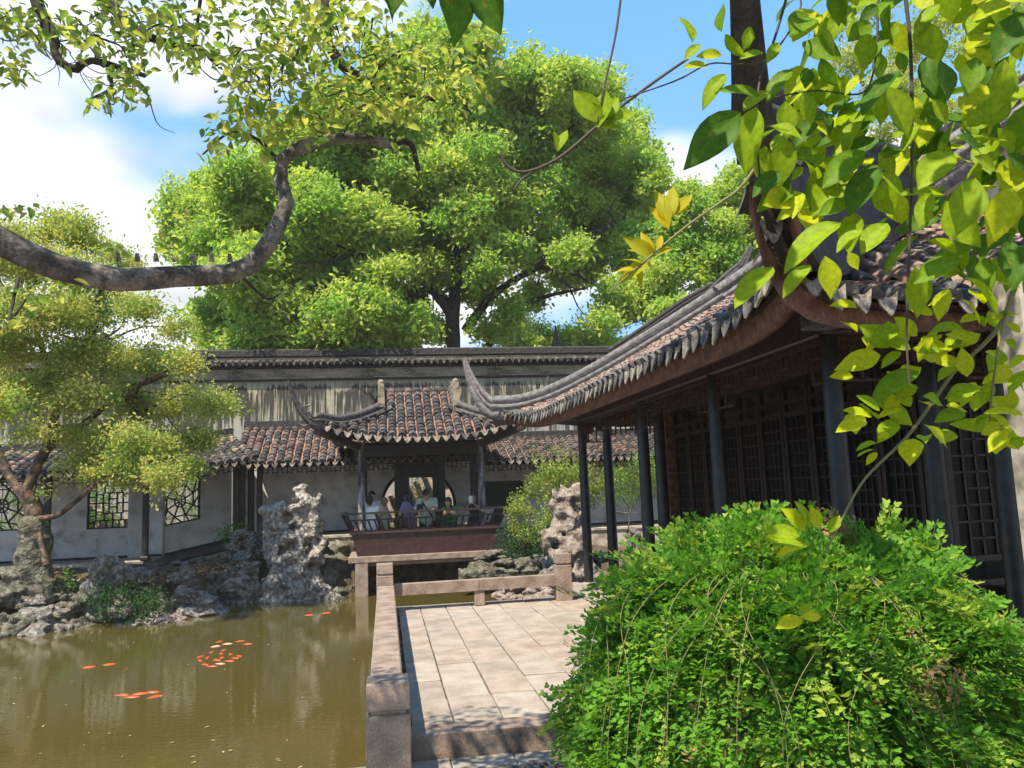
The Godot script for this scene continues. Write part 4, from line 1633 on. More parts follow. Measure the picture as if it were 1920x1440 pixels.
func hall() -> void:
	var t := thing("garden_hall", "dark timber hall with flying tiled eaves and fretwork doors along the terrace", "hall")
	var cn := Vector2(1.85, -3.6)
	var cf := Vector2(1.95, -14.6)
	var lift := func(x: float, z: float) -> float:
		var q := Vector2(x - cn.x, z - cn.y).length()
		var inward := minf(x - 2.4, -4.5 - z)
		return 0.95 * exp(-pow(q / 0.6, 1.3)) + 0.3 * exp(-pow(q / 2.6, 2.0)) * smoothstep(0.05, 0.9, inward) + 0.55 * exp(-pow(Vector2(x - cf.x, z - cf.y).length() / 0.9, 1.15))
	var rise := func(d: float) -> float: return 0.52 * d + 0.018 * d * d
	var west := func(x: float, z: float) -> Vector3: return Vector3(x, 2.86 + rise.call(x - 2.4) + lift.call(x, z), z)
	var south := func(x: float, z: float) -> Vector3: return Vector3(x, 2.86 + rise.call(-4.5 - z) + lift.call(x, z), z)
	var north := func(x: float, z: float) -> Vector3: return Vector3(x, 2.86 + rise.call(z + 14.15) + lift.call(x, z), z)
	var inset := func(u: float) -> float: return 0.45 * (1.0 - exp(-u / 0.6))
	var wx := func(z: float) -> float: return 2.43 - 0.45 * exp(-(z - cf.y) / 0.6) - 0.58 * exp(-(cn.y - z) / 0.45)
	var sz := func(x: float) -> float: return -4.5 + 0.9 * exp(-(x - cn.x) / 0.55)
	# columns
	for z in [-13.5, -10.2, -7.8, -5.6]:
		var b := MB.new()
		b.lathe(Vector3(3.38, 0.15, z), [Vector2(0, 0), Vector2(0.078, 0.0), Vector2(0.08, 1.2), Vector2(0.07, 2.95), Vector2(0, 2.95)], 16)
		var c := obj("column", b, M.column, t)
		b = MB.new()
		b.lathe(Vector3(3.38, 0.012, z), [Vector2(0, 0), Vector2(0.12, 0), Vector2(0.135, 0.05), Vector2(0.12, 0.12), Vector2(0.09, 0.14), Vector2(0, 0.14)], 16)
		obj("column_base", b, M.granite[1], c)
	for q in [[4.05, -14.3], [4.1, -11.6], [4.62, -6.2], [4.78, -5.6], [6.9, -5.6]]:
		var b := MB.new()
		b.lathe(Vector3(q[0], 0.012, q[1]), [Vector2(0, 0), Vector2(0.095, 0.0), Vector2(0.092, 1.2), Vector2(0.08, 3.2), Vector2(0, 3.2)], 16)
		obj("column", b, M.column, t)
	# beams and hanging frets between the outer columns
	obj("beam", slab(3.31, 3.45, 2.86, 3.12, -13.6, -5.5, 0.015), M.lacquer, t)
	obj("beam", slab(3.33, 3.43, 3.13, 3.24, -13.6, -5.5, 0.015), M.brown, t)
	obj("beam", slab(3.452, 9.0, 2.87, 3.11, -5.67, -5.53, 0.015), M.lacquer, t)
	obj("beam", slab(3.452, 9.0, 2.87, 3.11, -13.57, -13.43, 0.015), M.lacquer, t)
	var cols := [-13.42, -10.28, -10.12, -7.88, -7.72, -5.68]
	for i in 3:
		fret(t, Vector3(3.38, 2.84, cols[i * 2]), Vector3(3.38, 2.84, cols[i * 2 + 1]))
	fret(t, Vector3(3.46, 2.84, -5.6), Vector3(4.7, 2.84, -5.6))
	fret(t, Vector3(3.46, 2.84, -13.5), Vector3(7.0, 2.84, -13.5))
	# fretwork doors along the west and south walls, a dim room behind them
	var n := 10
	for i in n:
		var z := -6.32 - 6.0 * i / n
		door(t, Vector3(4.62, 0.1, z - 0.01), Vector3(4.62, 0.1, z - 0.59), i)
	for i in 7:
		door(t, Vector3(4.72 + i * 0.62, 0.1, -6.22), Vector3(5.32 + i * 0.62, 0.1, -6.22), i + 20)
	obj("transom", slab(4.56, 4.68, 2.9, 3.5, -12.4, -6.1), M.lacquer, t)
	obj("transom", slab(4.69, 9.2, 2.9, 3.5, -6.28, -6.16), M.lacquer, t)
	obj("sill", slab(4.52, 4.72, 0.012, 0.1, -12.4, -6.1, 0.01), M.granite[1], t)
	obj("sill", slab(4.722, 9.2, 0.012, 0.1, -6.32, -6.12, 0.01), M.granite[1], t)
	obj("end_wall", slab(4.5, 4.75, 0.012, 3.4, -12.75, -12.41), M.brown, t)
	obj("rear_wall", slab(4.751, 9.4, 0.012, 4.2, -12.75, -12.6), M.plinth, t)
	obj("rear_wall", slab(9.2, 9.4, 0.012, 4.2, -12.59, -6.1), M.plinth, t)
	obj("ceiling", slab(4.5, 9.4, 3.52, 3.6, -12.7, -6.1), M.dark_wood, t)
	# roof beds: west, south, north, upper slopes
	var grab := func(rows: Array, called: String, m: Material) -> void:
		var b := MB.new()
		b.grid(rows)
		obj(called, b, m, t)
		b = MB.new()
		var low := []
		for r in rows:
			var q := []
			for p in r:
				q.append(p - Vector3(0, 0.07, 0))
			low.append(q)
		low.reverse()
		b.grid(low)
		obj("soffit", b, M.dark_wood, t)
	var rows := []
	var xf := []
	var ends := []
	var dr := []
	var pitch := 0.2
	var cnt := int((cn.y - cf.y) / pitch)
	pitch = (cn.y - cf.y) / cnt
	for i in cnt + 1:
		var z := cf.y + i * pitch
		var u := minf(cn.y - z, z - cf.y)
		var x0: float = wx.call(z)
		var x1: float = maxf(x0 + 0.02, (cn.x if z > -9.0 else cf.x) + u) if u < 3.5 else 8.6
		var row := []
		for k in 11:
			row.append(west.call(lerpf(x0, x1, pow(k / 10.0, 1.3)), z))
		rows.append(row)
		if i == cnt:
			break
		var zz := z + pitch / 2
		u = minf(cn.y - zz, zz - cf.y)
		x0 = wx.call(zz)
		x1 = maxf(x0 + 0.02, (cn.x if zz > -9.0 else cf.x) + u) if u < 3.5 else 7.0
		var m := int((x1 - x0) / 0.15)
		for k in maxi(m, 1):
			var x := x0 + (k + 0.5) * 0.15
			var p: Vector3 = west.call(x, zz)
			var q: Vector3 = west.call(x - 0.06, zz)
			(ends if k == 0 else xf).append(Transform3D(look(q - p + Vector3(0, 0, rng.randf_range(-0.003, 0.003)), Vector3.UP), p + Vector3(0, 0.006 + rng.randf_range(-0.008, 0.008), rng.randf_range(-0.01, 0.01))))
		u = minf(cn.y - z, z - cf.y)
		if i > 0:
			dr.append(Transform3D(look(Vector3(-1, 0.1, rng.randf_range(-0.15, 0.15)), Vector3.UP), west.call(wx.call(z), z) + Vector3(-0.03, 0.02, 0)))
	grab.call(rows, "roof_bed", M.tile_tan)
	for z in [-4.1, -3.92, -3.74, -3.66]:  # closer set ends where the eave climbs to its corner
		var x: float = wx.call(z)
		var p: Vector3 = west.call(x, z)
		var q: Vector3 = west.call(x + 0.06, z)
		ends.append(Transform3D(look(p - q + Vector3(-0.05, 0, 0), Vector3.UP), p))
		dr.append(Transform3D(look(Vector3(-1, 0.1, 0.1), Vector3.UP), p + Vector3(-0.04, -0.02, 0.03)))
	rows = []
	var sn := 26
	for i in sn + 1:
		var x := cn.x + i * 0.2
		var u := x - cn.x
		var z0: float = sz.call(x)
		var z1: float = cn.y - minf(u, 3.6)
		var row := []
		for k in 8:
			row.append(south.call(x, lerpf(z0, z1, k / 7.0)))
		rows.append(row)
		var xx := x + 0.1
		u = xx - cn.x
		z0 = sz.call(xx)
		z1 = cn.y - minf(u, 3.6)
		for k in maxi(int((z0 - z1) / 0.15), 1):
			var z := z0 - (k + 0.5) * 0.15
			var p: Vector3 = south.call(xx, z)
			var q: Vector3 = south.call(xx, z + 0.06)
			(ends if k == 0 else xf).append(Transform3D(look(q - p, Vector3.UP), p + Vector3(0, 0.006 + rng.randf_range(-0.008, 0.008), 0)))
		u = x - cn.x
		if i > 0:
			dr.append(Transform3D(look(Vector3(rng.randf_range(-0.15, 0.15), 0.1, 1), Vector3.UP), south.call(x, sz.call(x)) + Vector3(0, 0.02, 0.03)))
	rows.reverse()
	grab.call(rows, "roof_bed", M.tile_warm)
	rows = []
	for i in 26:
		var x := cf.x + i * 0.3
		var u := x - cf.x
		var row := []
		for k in 6:
			row.append(north.call(x, lerpf(cf.y + inset.call(u), cf.y + minf(u, 3.3), k / 5.0)))
		rows.append(row)
	grab.call(rows, "roof_bed", M.tile_warm)
	pieces(t, "roof_tile", xf, [barrel(0.075, 0.19, false, 21), barrel(0.07, 0.19, false, 22), barrel(0.073, 0.19, false, 23)], [M.tile_tan, M.tile_warm, M.tile_tan, M.tile_grey, M.tile_pink], 290)
	pieces(t, "end_tile", ends, [barrel(0.078, 0.2, true, 24), barrel(0.074, 0.2, true, 25)], [M.tile_grey, M.tile_dark, M.tile_grey])
	pieces(t, "drip_tile", dr, [tongue(0.075, 0.14, 7), tongue(0.07, 0.15, 8), tongue(0.072, 0.12, 9)], [M.drip, M.drip, M.tile_grey])
	# gable walls, gable ridges and the main ridge
	for z in [-7.2, -11.25]:
		var b := MB.new()
		b.hexa([Vector3(5.3, 4.4, z - 0.04), Vector3(11.9, 4.4, z - 0.04), Vector3(11.9, 4.4, z + 0.04), Vector3(5.3, 4.4, z + 0.04), Vector3(8.5, 6.6, z - 0.04), Vector3(8.7, 6.6, z - 0.04), Vector3(8.7, 6.6, z + 0.04), Vector3(8.5, 6.6, z + 0.04)])
		obj("gable", b, M.plinth, t)
		b = MB.new()
		var path := []
		var size := []
		for k in 12:
			var x := lerpf(5.2, 8.6, k / 11.0)
			path.append(west.call(x, z) + Vector3(0, -0.02, 0.1 if z > -9 else -0.1))
			size.append(0.95)
		sweep(b, path, hip_profile, size)
		obj("gable_ridge", b, M.ridge, t)
	obj("main_ridge", slab(8.45, 8.75, 6.5, 7.0, -11.4, -7.0, 0.05), M.tile_dark, t)
	var es := MB.new()
	es.grid([[Vector3(8.6, 6.7, -11.3), Vector3(8.6, 6.7, -7.1)], [Vector3(14.5, 3.0, -11.3), Vector3(14.5, 3.0, -7.1)]])
	obj("east_slope", es, M.tile_dark, t)
	# hip ridges with their flying tips
	for far in [false, true]:
		var c := cf if far else cn
		var dz := 1.0 if far else -1.0
		var path := []
		var size := []
		for k in 22:
			var d := lerpf(3.3 if far else 3.6, 0.03, k / 21.0)
			var hp: Vector3 = west.call(c.x + d, c.y + dz * d) - Vector3(0, 0.03, 0)
			if not far:
				hp.y = maxf(hp.y, lerpf(3.5, 3.72, d / 0.69) if d < 0.69 else lerpf(3.72, 4.1, (d - 0.69) / 1.29) if d < 1.98 else lerpf(4.1, 4.75, (d - 1.98) / 1.62))
			path.append(hp)
			size.append(1.0 - 0.05 * k / 21.0)
		var tip: Vector3 = path[-1]
		var hh := 1.1 if far else 1.25
		for k in 9:
			var f := (k + 1) / 9.0
			path.append(tip + (Vector3(-0.48 * sin(f * 1.25) / 0.95, hh * pow(f, 1.5), 0.3 * -dz * sin(f * 1.25)) if far else Vector3(-0.42 * f, 0.78 * pow(f, 1.5), 0.85 * f)))
			size.append(lerpf(0.93, 0.16 if far else 0.35, f))
		var b := MB.new()
		sweep(b, path, hip_profile, size)
		obj("hip_ridge", b, M.ridge if far else M.tile_dark, t)
		if not far:  # the wall of laid tiles that carries the raised hip
			b = MB.new()
			for k in 21:
				var p: Vector3 = path[k] + Vector3(0, 0.02, 0)
				var q: Vector3 = path[k + 1] + Vector3(0, 0.02, 0)
				var pb: Vector3 = west.call(p.x, p.z) - Vector3(0, 0.1, 0)
				var qb: Vector3 = west.call(q.x, q.z) - Vector3(0, 0.1, 0)
				var s := Vector3(0.055, 0, 0.055)
				b.hexa([pb - s, pb + s, qb + s, qb - s, p - s, p + s, q + s, q - s])
			obj("ridge_wall", b, M.tile_dark, t)
		b = MB.new()
		var mid := Vector3(3.38, 3.0, -13.5 if far else -5.6)
		b.bar(mid, tip + Vector3(0.03, -0.14, 0), 0.13, 0.17)
		if far:
			b.bar(tip + Vector3(0.12, -0.12, dz * 0.1), tip + Vector3(-0.22, 0.42, -dz * 0.14), 0.1, 0.12)
		obj("corner_rafter", b, M.lacquer, t)
	# eave boards and rafters
	var b := MB.new()
	var hi := []
	var lo := []
	var hi2 := []
	var lo2 := []
	for i in 61:
		var z := lerpf(cf.y, cn.y, i / 60.0)
		var u := minf(cn.y - z, z - cf.y)
		var x: float = wx.call(z) + 0.05
		var p: Vector3 = west.call(x, z)
		hi.append(p + Vector3(0, -0.03, 0))
		lo.append(p + Vector3(0.03, -0.2, 0))
		hi2.append(p + Vector3(0.06, -0.03, 0))
		lo2.append(p + Vector3(0.09, -0.2, 0))
	b.grid([hi, lo, lo2, hi2])
	obj("eave_board", b, M.brown, t)
	b = MB.new()
	var h3 := []
	var l3 := []
	for i in 31:
		var x := lerpf(cn.x, 8.0, i / 30.0)
		var z: float = sz.call(x) - 0.05
		var p: Vector3 = south.call(x, z)
		h3.append(p + Vector3(0, -0.03, 0))
		l3.append(p + Vector3(0, -0.2, -0.03))
	b.grid([h3, l3])
	obj("eave_board", b, M.brown, t)
	for i in 36:
		var z := -13.4 + i * 0.22
		if z > -5.7:
			break
		b = MB.new()
		b.bar(Vector3(2.52, west.call(2.52, z).y - 0.15, z), Vector3(4.6, west.call(4.6, z).y - 0.15, z), 0.07, 0.08)
		obj("rafter", b, M.lacquer, t)
	for i in 22:
		var x := 3.6 + i * 0.22
		b = MB.new()
		b.bar(Vector3(x, south.call(x, -4.66).y - 0.15, -4.66), Vector3(x, south.call(x, -6.2).y - 0.15, -6.2), 0.07, 0.08)
		obj("rafter", b, M.lacquer, t)
	settle(t, Vector3(6.5, 0.012, -9.5))
	var lamp := obj("floodlight", slab(-0.13, 0.13, -0.06, 0.06, -0.07, 0.07, 0.015), M.tile_grey, self, Transform3D(Basis(), Vector3(3.235, 2.937, -5.450)))
	tag(lamp, "small grey floodlight box fixed under the hall eave beside a column", "lamp")
	var pier := thing("stone_pier", "pale square stone pier at the right edge beside the hall", "pier", Vector3(3.86, -0.2, -4.3))
	obj("shaft", slab(-0.05, 0.2, 0.0, 3.2, -0.12, 0.12, 0.015), M.plinth, pier)
	# roof of a further hall, seen above the hip ridge
	var fr := thing("far_roof", "dark ridge of a further hall with scrolled ridge ends under the trees", "roof")
	b = MB.new()
	sweep(b, [Vector3(5.804, 4.998, -19.500), Vector3(6.589, 5.489, -19.000), Vector3(7.490, 6.056, -18.500), Vector3(8.065, 6.337, -18.000)], hip_profile, [0.7, 0.7, 0.75, 0.75])
	obj("ridge", b, M.tile_dark, fr)
	b = MB.new()
	sweep(b, [Vector3(7.825, 6.090, -17.800), Vector3(8.147, 6.419, -17.400), Vector3(8.403, 6.686, -17.100), Vector3(8.565, 7.145, -17.000)], hip_profile, [0.7, 0.75, 0.6, 0.25])
	obj("ridge", b, M.tile_grey, fr)
	b = MB.new()
	b.lathe(Vector3(7.729, 6.073, -18.400), [Vector2(0, 0), Vector2(0.13, 0.02), Vector2(0.09, 0.2), Vector2(0.14, 0.3), Vector2(0.04, 0.42), Vector2(0, 0.42)], 8)
	b.lathe(Vector3(6.956, 5.643, -18.900), [Vector2(0, 0), Vector2(0.13, 0.02), Vector2(0.09, 0.2), Vector2(0.12, 0.3), Vector2(0, 0.34)], 8)
	obj("ridge_end", b, M.tile_grey, fr)
	b = MB.new()
	b.grid([[Vector3(5.804, 4.998, -19.500), Vector3(8.065, 6.337, -18.000)], [Vector3(5.321, 4.093, -18.000), Vector3(8.035, 5.289, -16.500)]])
	obj("roof_slope", b, M.tile_dark, fr)


func fret(t: Node3D, a: Vector3, b: Vector3) -> void:  # a hanging frieze of short bars, stepping down at its ends
	var m := MB.new()
	var L := a.distance_to(b)
	var d := (b - a) / L
	var P := func(u: float, v: float) -> Vector3: return a + d * u - Vector3(0, v, 0)
	m.bar(P.call(0, 0.015), P.call(L, 0.015), 0.03, 0.03)
	var n := int(L / 0.17)
	for i in n + 1:
		var u := L * i / n
		var e := minf(u, L - u)
		var deep := 0.2 + (0.13 if e < 0.35 else 0.0)
		m.bar(P.call(u, 0.0), P.call(u, deep), 0.022, 0.022, d)
		if i < n:
			var w := L / n
			var k := i % 3
			m.bar(P.call(u, [0.07, 0.13, 0.2][k]), P.call(u + w, [0.07, 0.13, 0.2][k]), 0.022, 0.022)
			m.bar(P.call(u + w * 0.5, [0.07, 0.0, 0.07][k]), P.call(u + w * 0.5, [0.2, 0.13, 0.2][k]), 0.022, 0.022, d)
			if e < 0.35:
				m.bar(P.call(u, deep), P.call(u + w, deep), 0.022, 0.022)
	obj("hanging_fret", m, M.lacquer, t)


func door(t: Node3D, a: Vector3, b: Vector3, sd: int) -> void:
	var L := a.distance_to(b)
	var d := (b - a) / L
	var up := Vector3.UP
	var nrm := d.cross(up)
	var P := func(u: float, v: float) -> Vector3: return a + d * u + up * v
	var f := MB.new()
	for u in [0.03, L - 0.03]:
		f.bar(P.call(u, 0.0), P.call(u, 2.8), 0.055, 0.06, d)
	for v in [0.03, 0.75, 0.95, 2.4, 2.55, 2.77]:
		f.bar(P.call(0.058, v), P.call(L - 0.058, v), 0.055, 0.05)
	var o := obj("lattice_door", f, M.door, t)
	var l := MB.new()
	for i in range(1, 4):
		var u := 0.06 + (L - 0.12) * i / 4.0
		l.bar(P.call(u, 0.98), P.call(u, 2.38), 0.016, 0.018, d)
	for i in range(1, 10):
		var v := 0.975 + 1.4 * i / 10.0
		var k := i % 3
		var u0: float = [0.06, 0.06 + (L - 0.12) * 0.25, 0.06][k]
		var u1: float = [L - 0.06, L - 0.06 - (L - 0.12) * 0.25, L - 0.06][k]
		l.bar(P.call(u0, v), P.call(u1, v), 0.016, 0.018)
	obj("lattice", l, M.door, o)
	var p := MB.new()
	p.bar(P.call(L / 2, 0.055), P.call(L / 2, 0.725), L - 0.115, 0.02, d)
	obj("panel", p, M.door, o)
	var g := MB.new()
	var back := nrm * (0.012 if a.x == b.x else -0.012)
	g.quad_out(P.call(0.06, 0.98) + back, P.call(L - 0.06, 0.98) + back, P.call(L - 0.06, 2.38) + back, P.call(0.06, 2.38) + back, a + Vector3(9, 0, -9))
	obj("pane", g, M.glass, o)


func balustrade() -> void:
	var t := thing("stone_balustrade", "low pinkish granite balustrade round the terrace with square posts and beam rails", "balustrade", Vector3(0, 0, 0))
	var post := func(x: float, z: float, low: float) -> void:
		var p := obj("post", slab(x - 0.125, x + 0.125, low, 0.545, z - 0.12, z + 0.12, 0.008), M.post, t)
		obj("neck", slab(x - 0.1, x + 0.1, 0.545, 0.57, z - 0.098, z + 0.098), M.post, p)
		obj("cap", slab(x - 0.122, x + 0.122, 0.57, 0.72, z - 0.118, z + 0.118, 0.006), M.post, p)
	post.call(-0.005, -4.89, -0.9)
	post.call(-0.03, -12.52, -0.9)
	post.call(2.75, -12.68, -0.9)
	var cuts := [-5.012, -8.6, -12.398]
	for i in 2:
		obj("rail_beam", slab(-0.14, 0.105, 0.23, 0.4, cuts[i] - 0.002, cuts[i + 1] + 0.002, 0.012), M.post, t)
	var b := MB.new()
	b.hexa([Vector3(0.098, 0.225, -12.72), Vector3(1.40, 0.228, -12.76), Vector3(1.40, 0.228, -12.58), Vector3(0.098, 0.225, -12.54), Vector3(0.098, 0.39, -12.72), Vector3(1.40, 0.394, -12.76), Vector3(1.40, 0.394, -12.58), Vector3(0.098, 0.39, -12.54)])
	obj("rail_beam", b, M.post, t)
	b = MB.new()
	b.hexa([Vector3(1.406, 0.228, -12.76), Vector3(2.622, 0.23, -12.79), Vector3(2.622, 0.23, -12.61), Vector3(1.406, 0.228, -12.58), Vector3(1.406, 0.394, -12.76), Vector3(2.622, 0.4, -12.79), Vector3(2.622, 0.4, -12.61), Vector3(1.406, 0.394, -12.58)])
	obj("rail_beam", b, M.post, t)
	obj("support", slab(1.33, 1.49, 0.003, 0.226, -12.74, -12.6, 0.008), M.post, t)
	for z in [-6.6, -8.6, -10.6]:
		obj("support", slab(-0.12, 0.07, -0.9, 0.228, z - 0.09, z + 0.09, 0.008), M.post, t)
	obj("base_beam", slab(-0.16, 0.055, -0.9, -0.02, -12.3, -5.1, 0.01), M.post, t)
	# the short post of the near walk on the pond side
	settle(t, Vector3(-0.005, -0.9, -4.89))


func rocks() -> void:
	var T := []
	for i in 7:
		T.append(rock_mesh(200 + i * 3, [7, 9, 6, 10, 8, 12, 9][i], [4, 6, 3, 7, 5, 9, 6][i], [0.75, 1.0, 0.55, 1.2, 0.9, 1.5, 0.8][i]))
	var H := [0.85, 1.1, 0.65, 1.3, 1.0, 1.6, 0.9]
	var put := func(label: String, at: Vector3, w: float, h: float, k: int, turn: float, m: Material, group := "", sink := 0.0) -> void:
		var o := obj("rock", T[k], m)
		o.transform = Transform3D(Basis(Vector3.UP, turn).scaled_local(Vector3(w / 1.05, h / H[k], w / 1.1)), at - Vector3(0, sink, 0))
		tag(o, label, "rock", group)
	var R: Material = M.rock
	var Q: Material = M.rock_moss
	put.call("grey shore rock cut by the left edge of the photo", Vector3(-6.937, -0.631, -16.400), 0.765, 0.601, 0, 0.4, Q)
	put.call("broad pale grey boulder at the waterline near the left edge", Vector3(-6.392, -0.718, -16.800), 1.176, 0.806, 4, 2.0, R)
	put.call("low dark rock right of the broad pale boulder", Vector3(-5.816, -0.744, -16.900), 0.676, 0.406, 2, 1.0, Q)
	put.call("craggy upright grey rock with ivy below, left of centre on the bank", Vector3(-5.488, -0.404, -17.500), 0.910, 1.423, 3, 0.3, R)
	put.call("pointed pale rock leaning right behind the round dark shrub", Vector3(-5.189, -0.189, -18.300), 0.756, 0.756, 5, 1.5, R)
	put.call("flat pale slab lying at the waterline under the round shrub", Vector3(-4.521, -0.671, -17.100), 1.140, 0.342, 2, 0.1, M.rock_warm)
	put.call("jagged sunlit rock with a hollow at the waterline", Vector3(-3.898, -0.668, -17.900), 1.134, 0.835, 1, 2.6, R)
	put.call("dark rock behind the jagged sunlit waterline rock", Vector3(-3.826, -0.547, -19.400), 0.905, 0.905, 4, 0.9, Q)
	put.call("sunlit overhanging rock left of the tall scholar's stone", Vector3(-3.165, -0.563, -19.400), 1.229, 0.931, 6, 3.6, R)
	put.call("small upright rock like a head against the white gallery wall", Vector3(-3.387, 0.266, -20.000), 0.667, 0.987, 5, 2.4, R)
	put.call("round grey rock at the foot of the double gallery posts", Vector3(-2.985, 0.590, -20.400), 0.462, 0.490, 0, 0.6, R)
	put.call("shadowed mossy rock right of the tall scholar's stone", Vector3(-1.325, -0.614, -19.900), 1.194, 0.823, 1, 4.0, Q)
	put.call("mossy rock bank behind the tall scholar's stone beside the pavilion", Vector3(-1.494, -0.077, -20.600), 1.511, 0.989, 4, 1.2, Q)
	put.call("small white topped rock standing in the water left of the pavilion leg", Vector3(-1.154, -0.648, -18.700), 0.474, 0.349, 2, 1.9, R)
	put.call("mossy rock at the foot of the left tree", Vector3(-7.185, -0.019, -17.300), 0.980, 0.692, 6, 0.2, Q)
	put.call("mossy rock right of the left tree's foot", Vector3(-6.574, -0.094, -17.600), 0.821, 0.587, 1, 3.1, Q)
	put.call("grey rock before the sunlit gallery plinth", Vector3(-4.513, -0.155, -18.900), 1.008, 0.630, 0, 5.0, R)
	put.call("brownish rock between the gallery plinth and the overhanging rock", Vector3(-4.167, -0.014, -19.900), 0.796, 0.597, 3, 2.2, Q)
	put.call("pale sunlit rock under the far rail beside the corner post", Vector3(2.673, -0.225, -14.200), 0.625, 0.398, 1, 0.5, M.rock_warm)
	put.call("pitted pale rock under the far rail, the left one of two", Vector3(2.119, -0.224, -14.300), 0.572, 0.324, 6, 2.4, M.rock_warm)
	put.call("small standing rock with a hole seen between the hall columns", Vector3(4.985, 0.385, -16.000), 0.363, 0.597, 5, 0.9, R)
	put.call("grey rock at the foot of the right scholar's stone", Vector3(3.267, -0.111, -15.600), 0.624, 0.468, 0, 0.9, R)
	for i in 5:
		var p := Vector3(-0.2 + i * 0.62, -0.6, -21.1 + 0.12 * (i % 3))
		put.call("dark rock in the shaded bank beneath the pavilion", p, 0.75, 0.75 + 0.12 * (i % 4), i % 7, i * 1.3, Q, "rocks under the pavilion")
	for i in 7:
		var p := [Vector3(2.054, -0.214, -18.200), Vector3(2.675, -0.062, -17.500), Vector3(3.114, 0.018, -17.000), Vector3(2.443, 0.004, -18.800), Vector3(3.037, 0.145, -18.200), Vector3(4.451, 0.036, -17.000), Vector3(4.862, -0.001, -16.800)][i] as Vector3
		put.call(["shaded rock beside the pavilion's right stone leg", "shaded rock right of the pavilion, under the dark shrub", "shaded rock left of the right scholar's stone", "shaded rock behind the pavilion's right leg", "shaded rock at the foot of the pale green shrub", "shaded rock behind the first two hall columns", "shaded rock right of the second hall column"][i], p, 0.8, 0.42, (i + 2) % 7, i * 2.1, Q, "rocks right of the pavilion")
	for i in 8:
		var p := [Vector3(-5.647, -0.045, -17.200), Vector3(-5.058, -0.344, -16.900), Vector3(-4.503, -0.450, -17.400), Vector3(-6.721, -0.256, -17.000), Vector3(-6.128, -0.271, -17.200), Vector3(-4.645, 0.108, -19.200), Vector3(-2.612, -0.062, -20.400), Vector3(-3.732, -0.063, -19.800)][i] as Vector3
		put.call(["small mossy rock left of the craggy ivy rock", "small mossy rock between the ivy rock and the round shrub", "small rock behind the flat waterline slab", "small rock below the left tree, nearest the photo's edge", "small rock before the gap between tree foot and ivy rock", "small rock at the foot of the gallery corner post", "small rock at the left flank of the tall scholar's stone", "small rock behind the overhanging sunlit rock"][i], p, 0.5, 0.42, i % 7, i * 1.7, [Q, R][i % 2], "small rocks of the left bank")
	for i in 4:
		put.call(["leftmost low border rock on the walk before the bush", "second low border rock from the left before the bush", "third low border rock from the left before the bush", "low border rock nearest the bush's lower left edge"][i], [Vector3(0.72, -0.18, -5.72), Vector3(1.0, -0.18, -5.7), Vector3(1.28, -0.18, -5.76), Vector3(1.5, -0.18, -5.6)][i], 0.3, 0.1, [0, 2, 6, 2][i], i * 1.1, M.rock_warm, "border rocks before the bush")
	for i in 5:
		put.call(["pale rock behind the fretwork window, left one", "pale rock behind the fretwork window, middle one", "pale rock behind the fretwork window, right one", "pale rock behind the flower net window, left one", "pale rock behind the flower net window, right one"][i], [Vector3(-7.9, 0.1, -23.9), Vector3(-7.1, 0.1, -24.2), Vector3(-6.4, 0.1, -23.8), Vector3(-5.6, 0.1, -24.3), Vector3(-5.0, 0.2, -24.2)][i], 0.9, [2.1, 1.7, 2.2, 1.5, 2.0][i], [3, 5, 3, 1, 5][i], i * 1.9, M.rock_warm, "rocks behind the gallery windows")
	# the tall scholar's stone
	var f := Field.new(Vector3(-0.85, -0.25, -0.6), Vector3(0.85, 2.75, 0.6), 0.034)
	for q in [[-0.42, 0.0, 0.1, 0.45, 0.05, 0, 0.3, 0.28], [-0.4, 0.3, 0.1, 0.35, 0.32, 0, 0.26, 0.24], [-0.25, 0.6, 0.05, 0.3, 0.65, 0.05, 0.26, 0.2], [-0.42, 0.95, 0, -0.15, 1.5, 0.05, 0.17, 0.15], [-0.5, 1.25, 0.05, -0.4, 1.6, 0, 0.12, 0.1], [0.45, 0.85, 0, 0.3, 1.5, 0, 0.13, 0.14], [0.05, 0.9, 0.1, 0.12, 1.8, 0.02, 0.17, 0.14], [-0.45, 1.9, 0, -0.2, 1.72, 0, 0.17, 0.14], [-0.55, 2.02, 0.05, -0.38, 2.08, 0, 0.11, 0.12], [0.02, 1.75, 0, 0.2, 2.2, 0, 0.19, 0.17], [0.2, 2.2, 0, 0.16, 2.4, 0, 0.17, 0.08], [0.4, 1.65, 0, 0.45, 2.1, 0.03, 0.13, 0.11], [0.46, 2.0, 0, 0.55, 2.18, 0, 0.1, 0.07], [-0.1, 1.5, 0.12, 0.4, 1.6, 0.05, 0.12, 0.13], [-0.3, 0.7, 0.2, -0.05, 1.2, 0.22, 0.1, 0.07], [0.25, 0.6, 0.2, 0.1, 1.1, 0.2, 0.08, 0.07], [0.45, 0.75, 0.12, 0.55, 1.2, 0.05, 0.08, 0.06], [-0.2, 1.3, 0.2, 0.05, 1.5, 0.22, 0.06, 0.07]]:
		f.bone(Vector3(q[0], q[1], q[2]), Vector3(q[3], q[4], q[5]), q[6], q[7], 0.05)
	for q in [[-0.05, 1.28, 0.1, 0.1], [0.26, 1.15, 0.06, 0.11], [-0.3, 1.62, 0.08, 0.07], [0.1, 1.95, 0.2, 0.08], [0.31, 1.75, 0.1, 0.08], [-0.12, 0.82, 0.32, 0.09], [0.3, 0.3, 0.36, 0.12], [-0.2, 0.25, 0.38, 0.1], [-0.02, 1.65, 0.2, 0.07], [0.33, 0.75, 0.1, 0.1], [-0.32, 1.05, 0.22, 0.07]]:
		f.bone(Vector3(q[0], q[1], q[2] - 0.2), Vector3(q[0], q[1], q[2] + 0.2), q[3], q[3], 0.03, true)
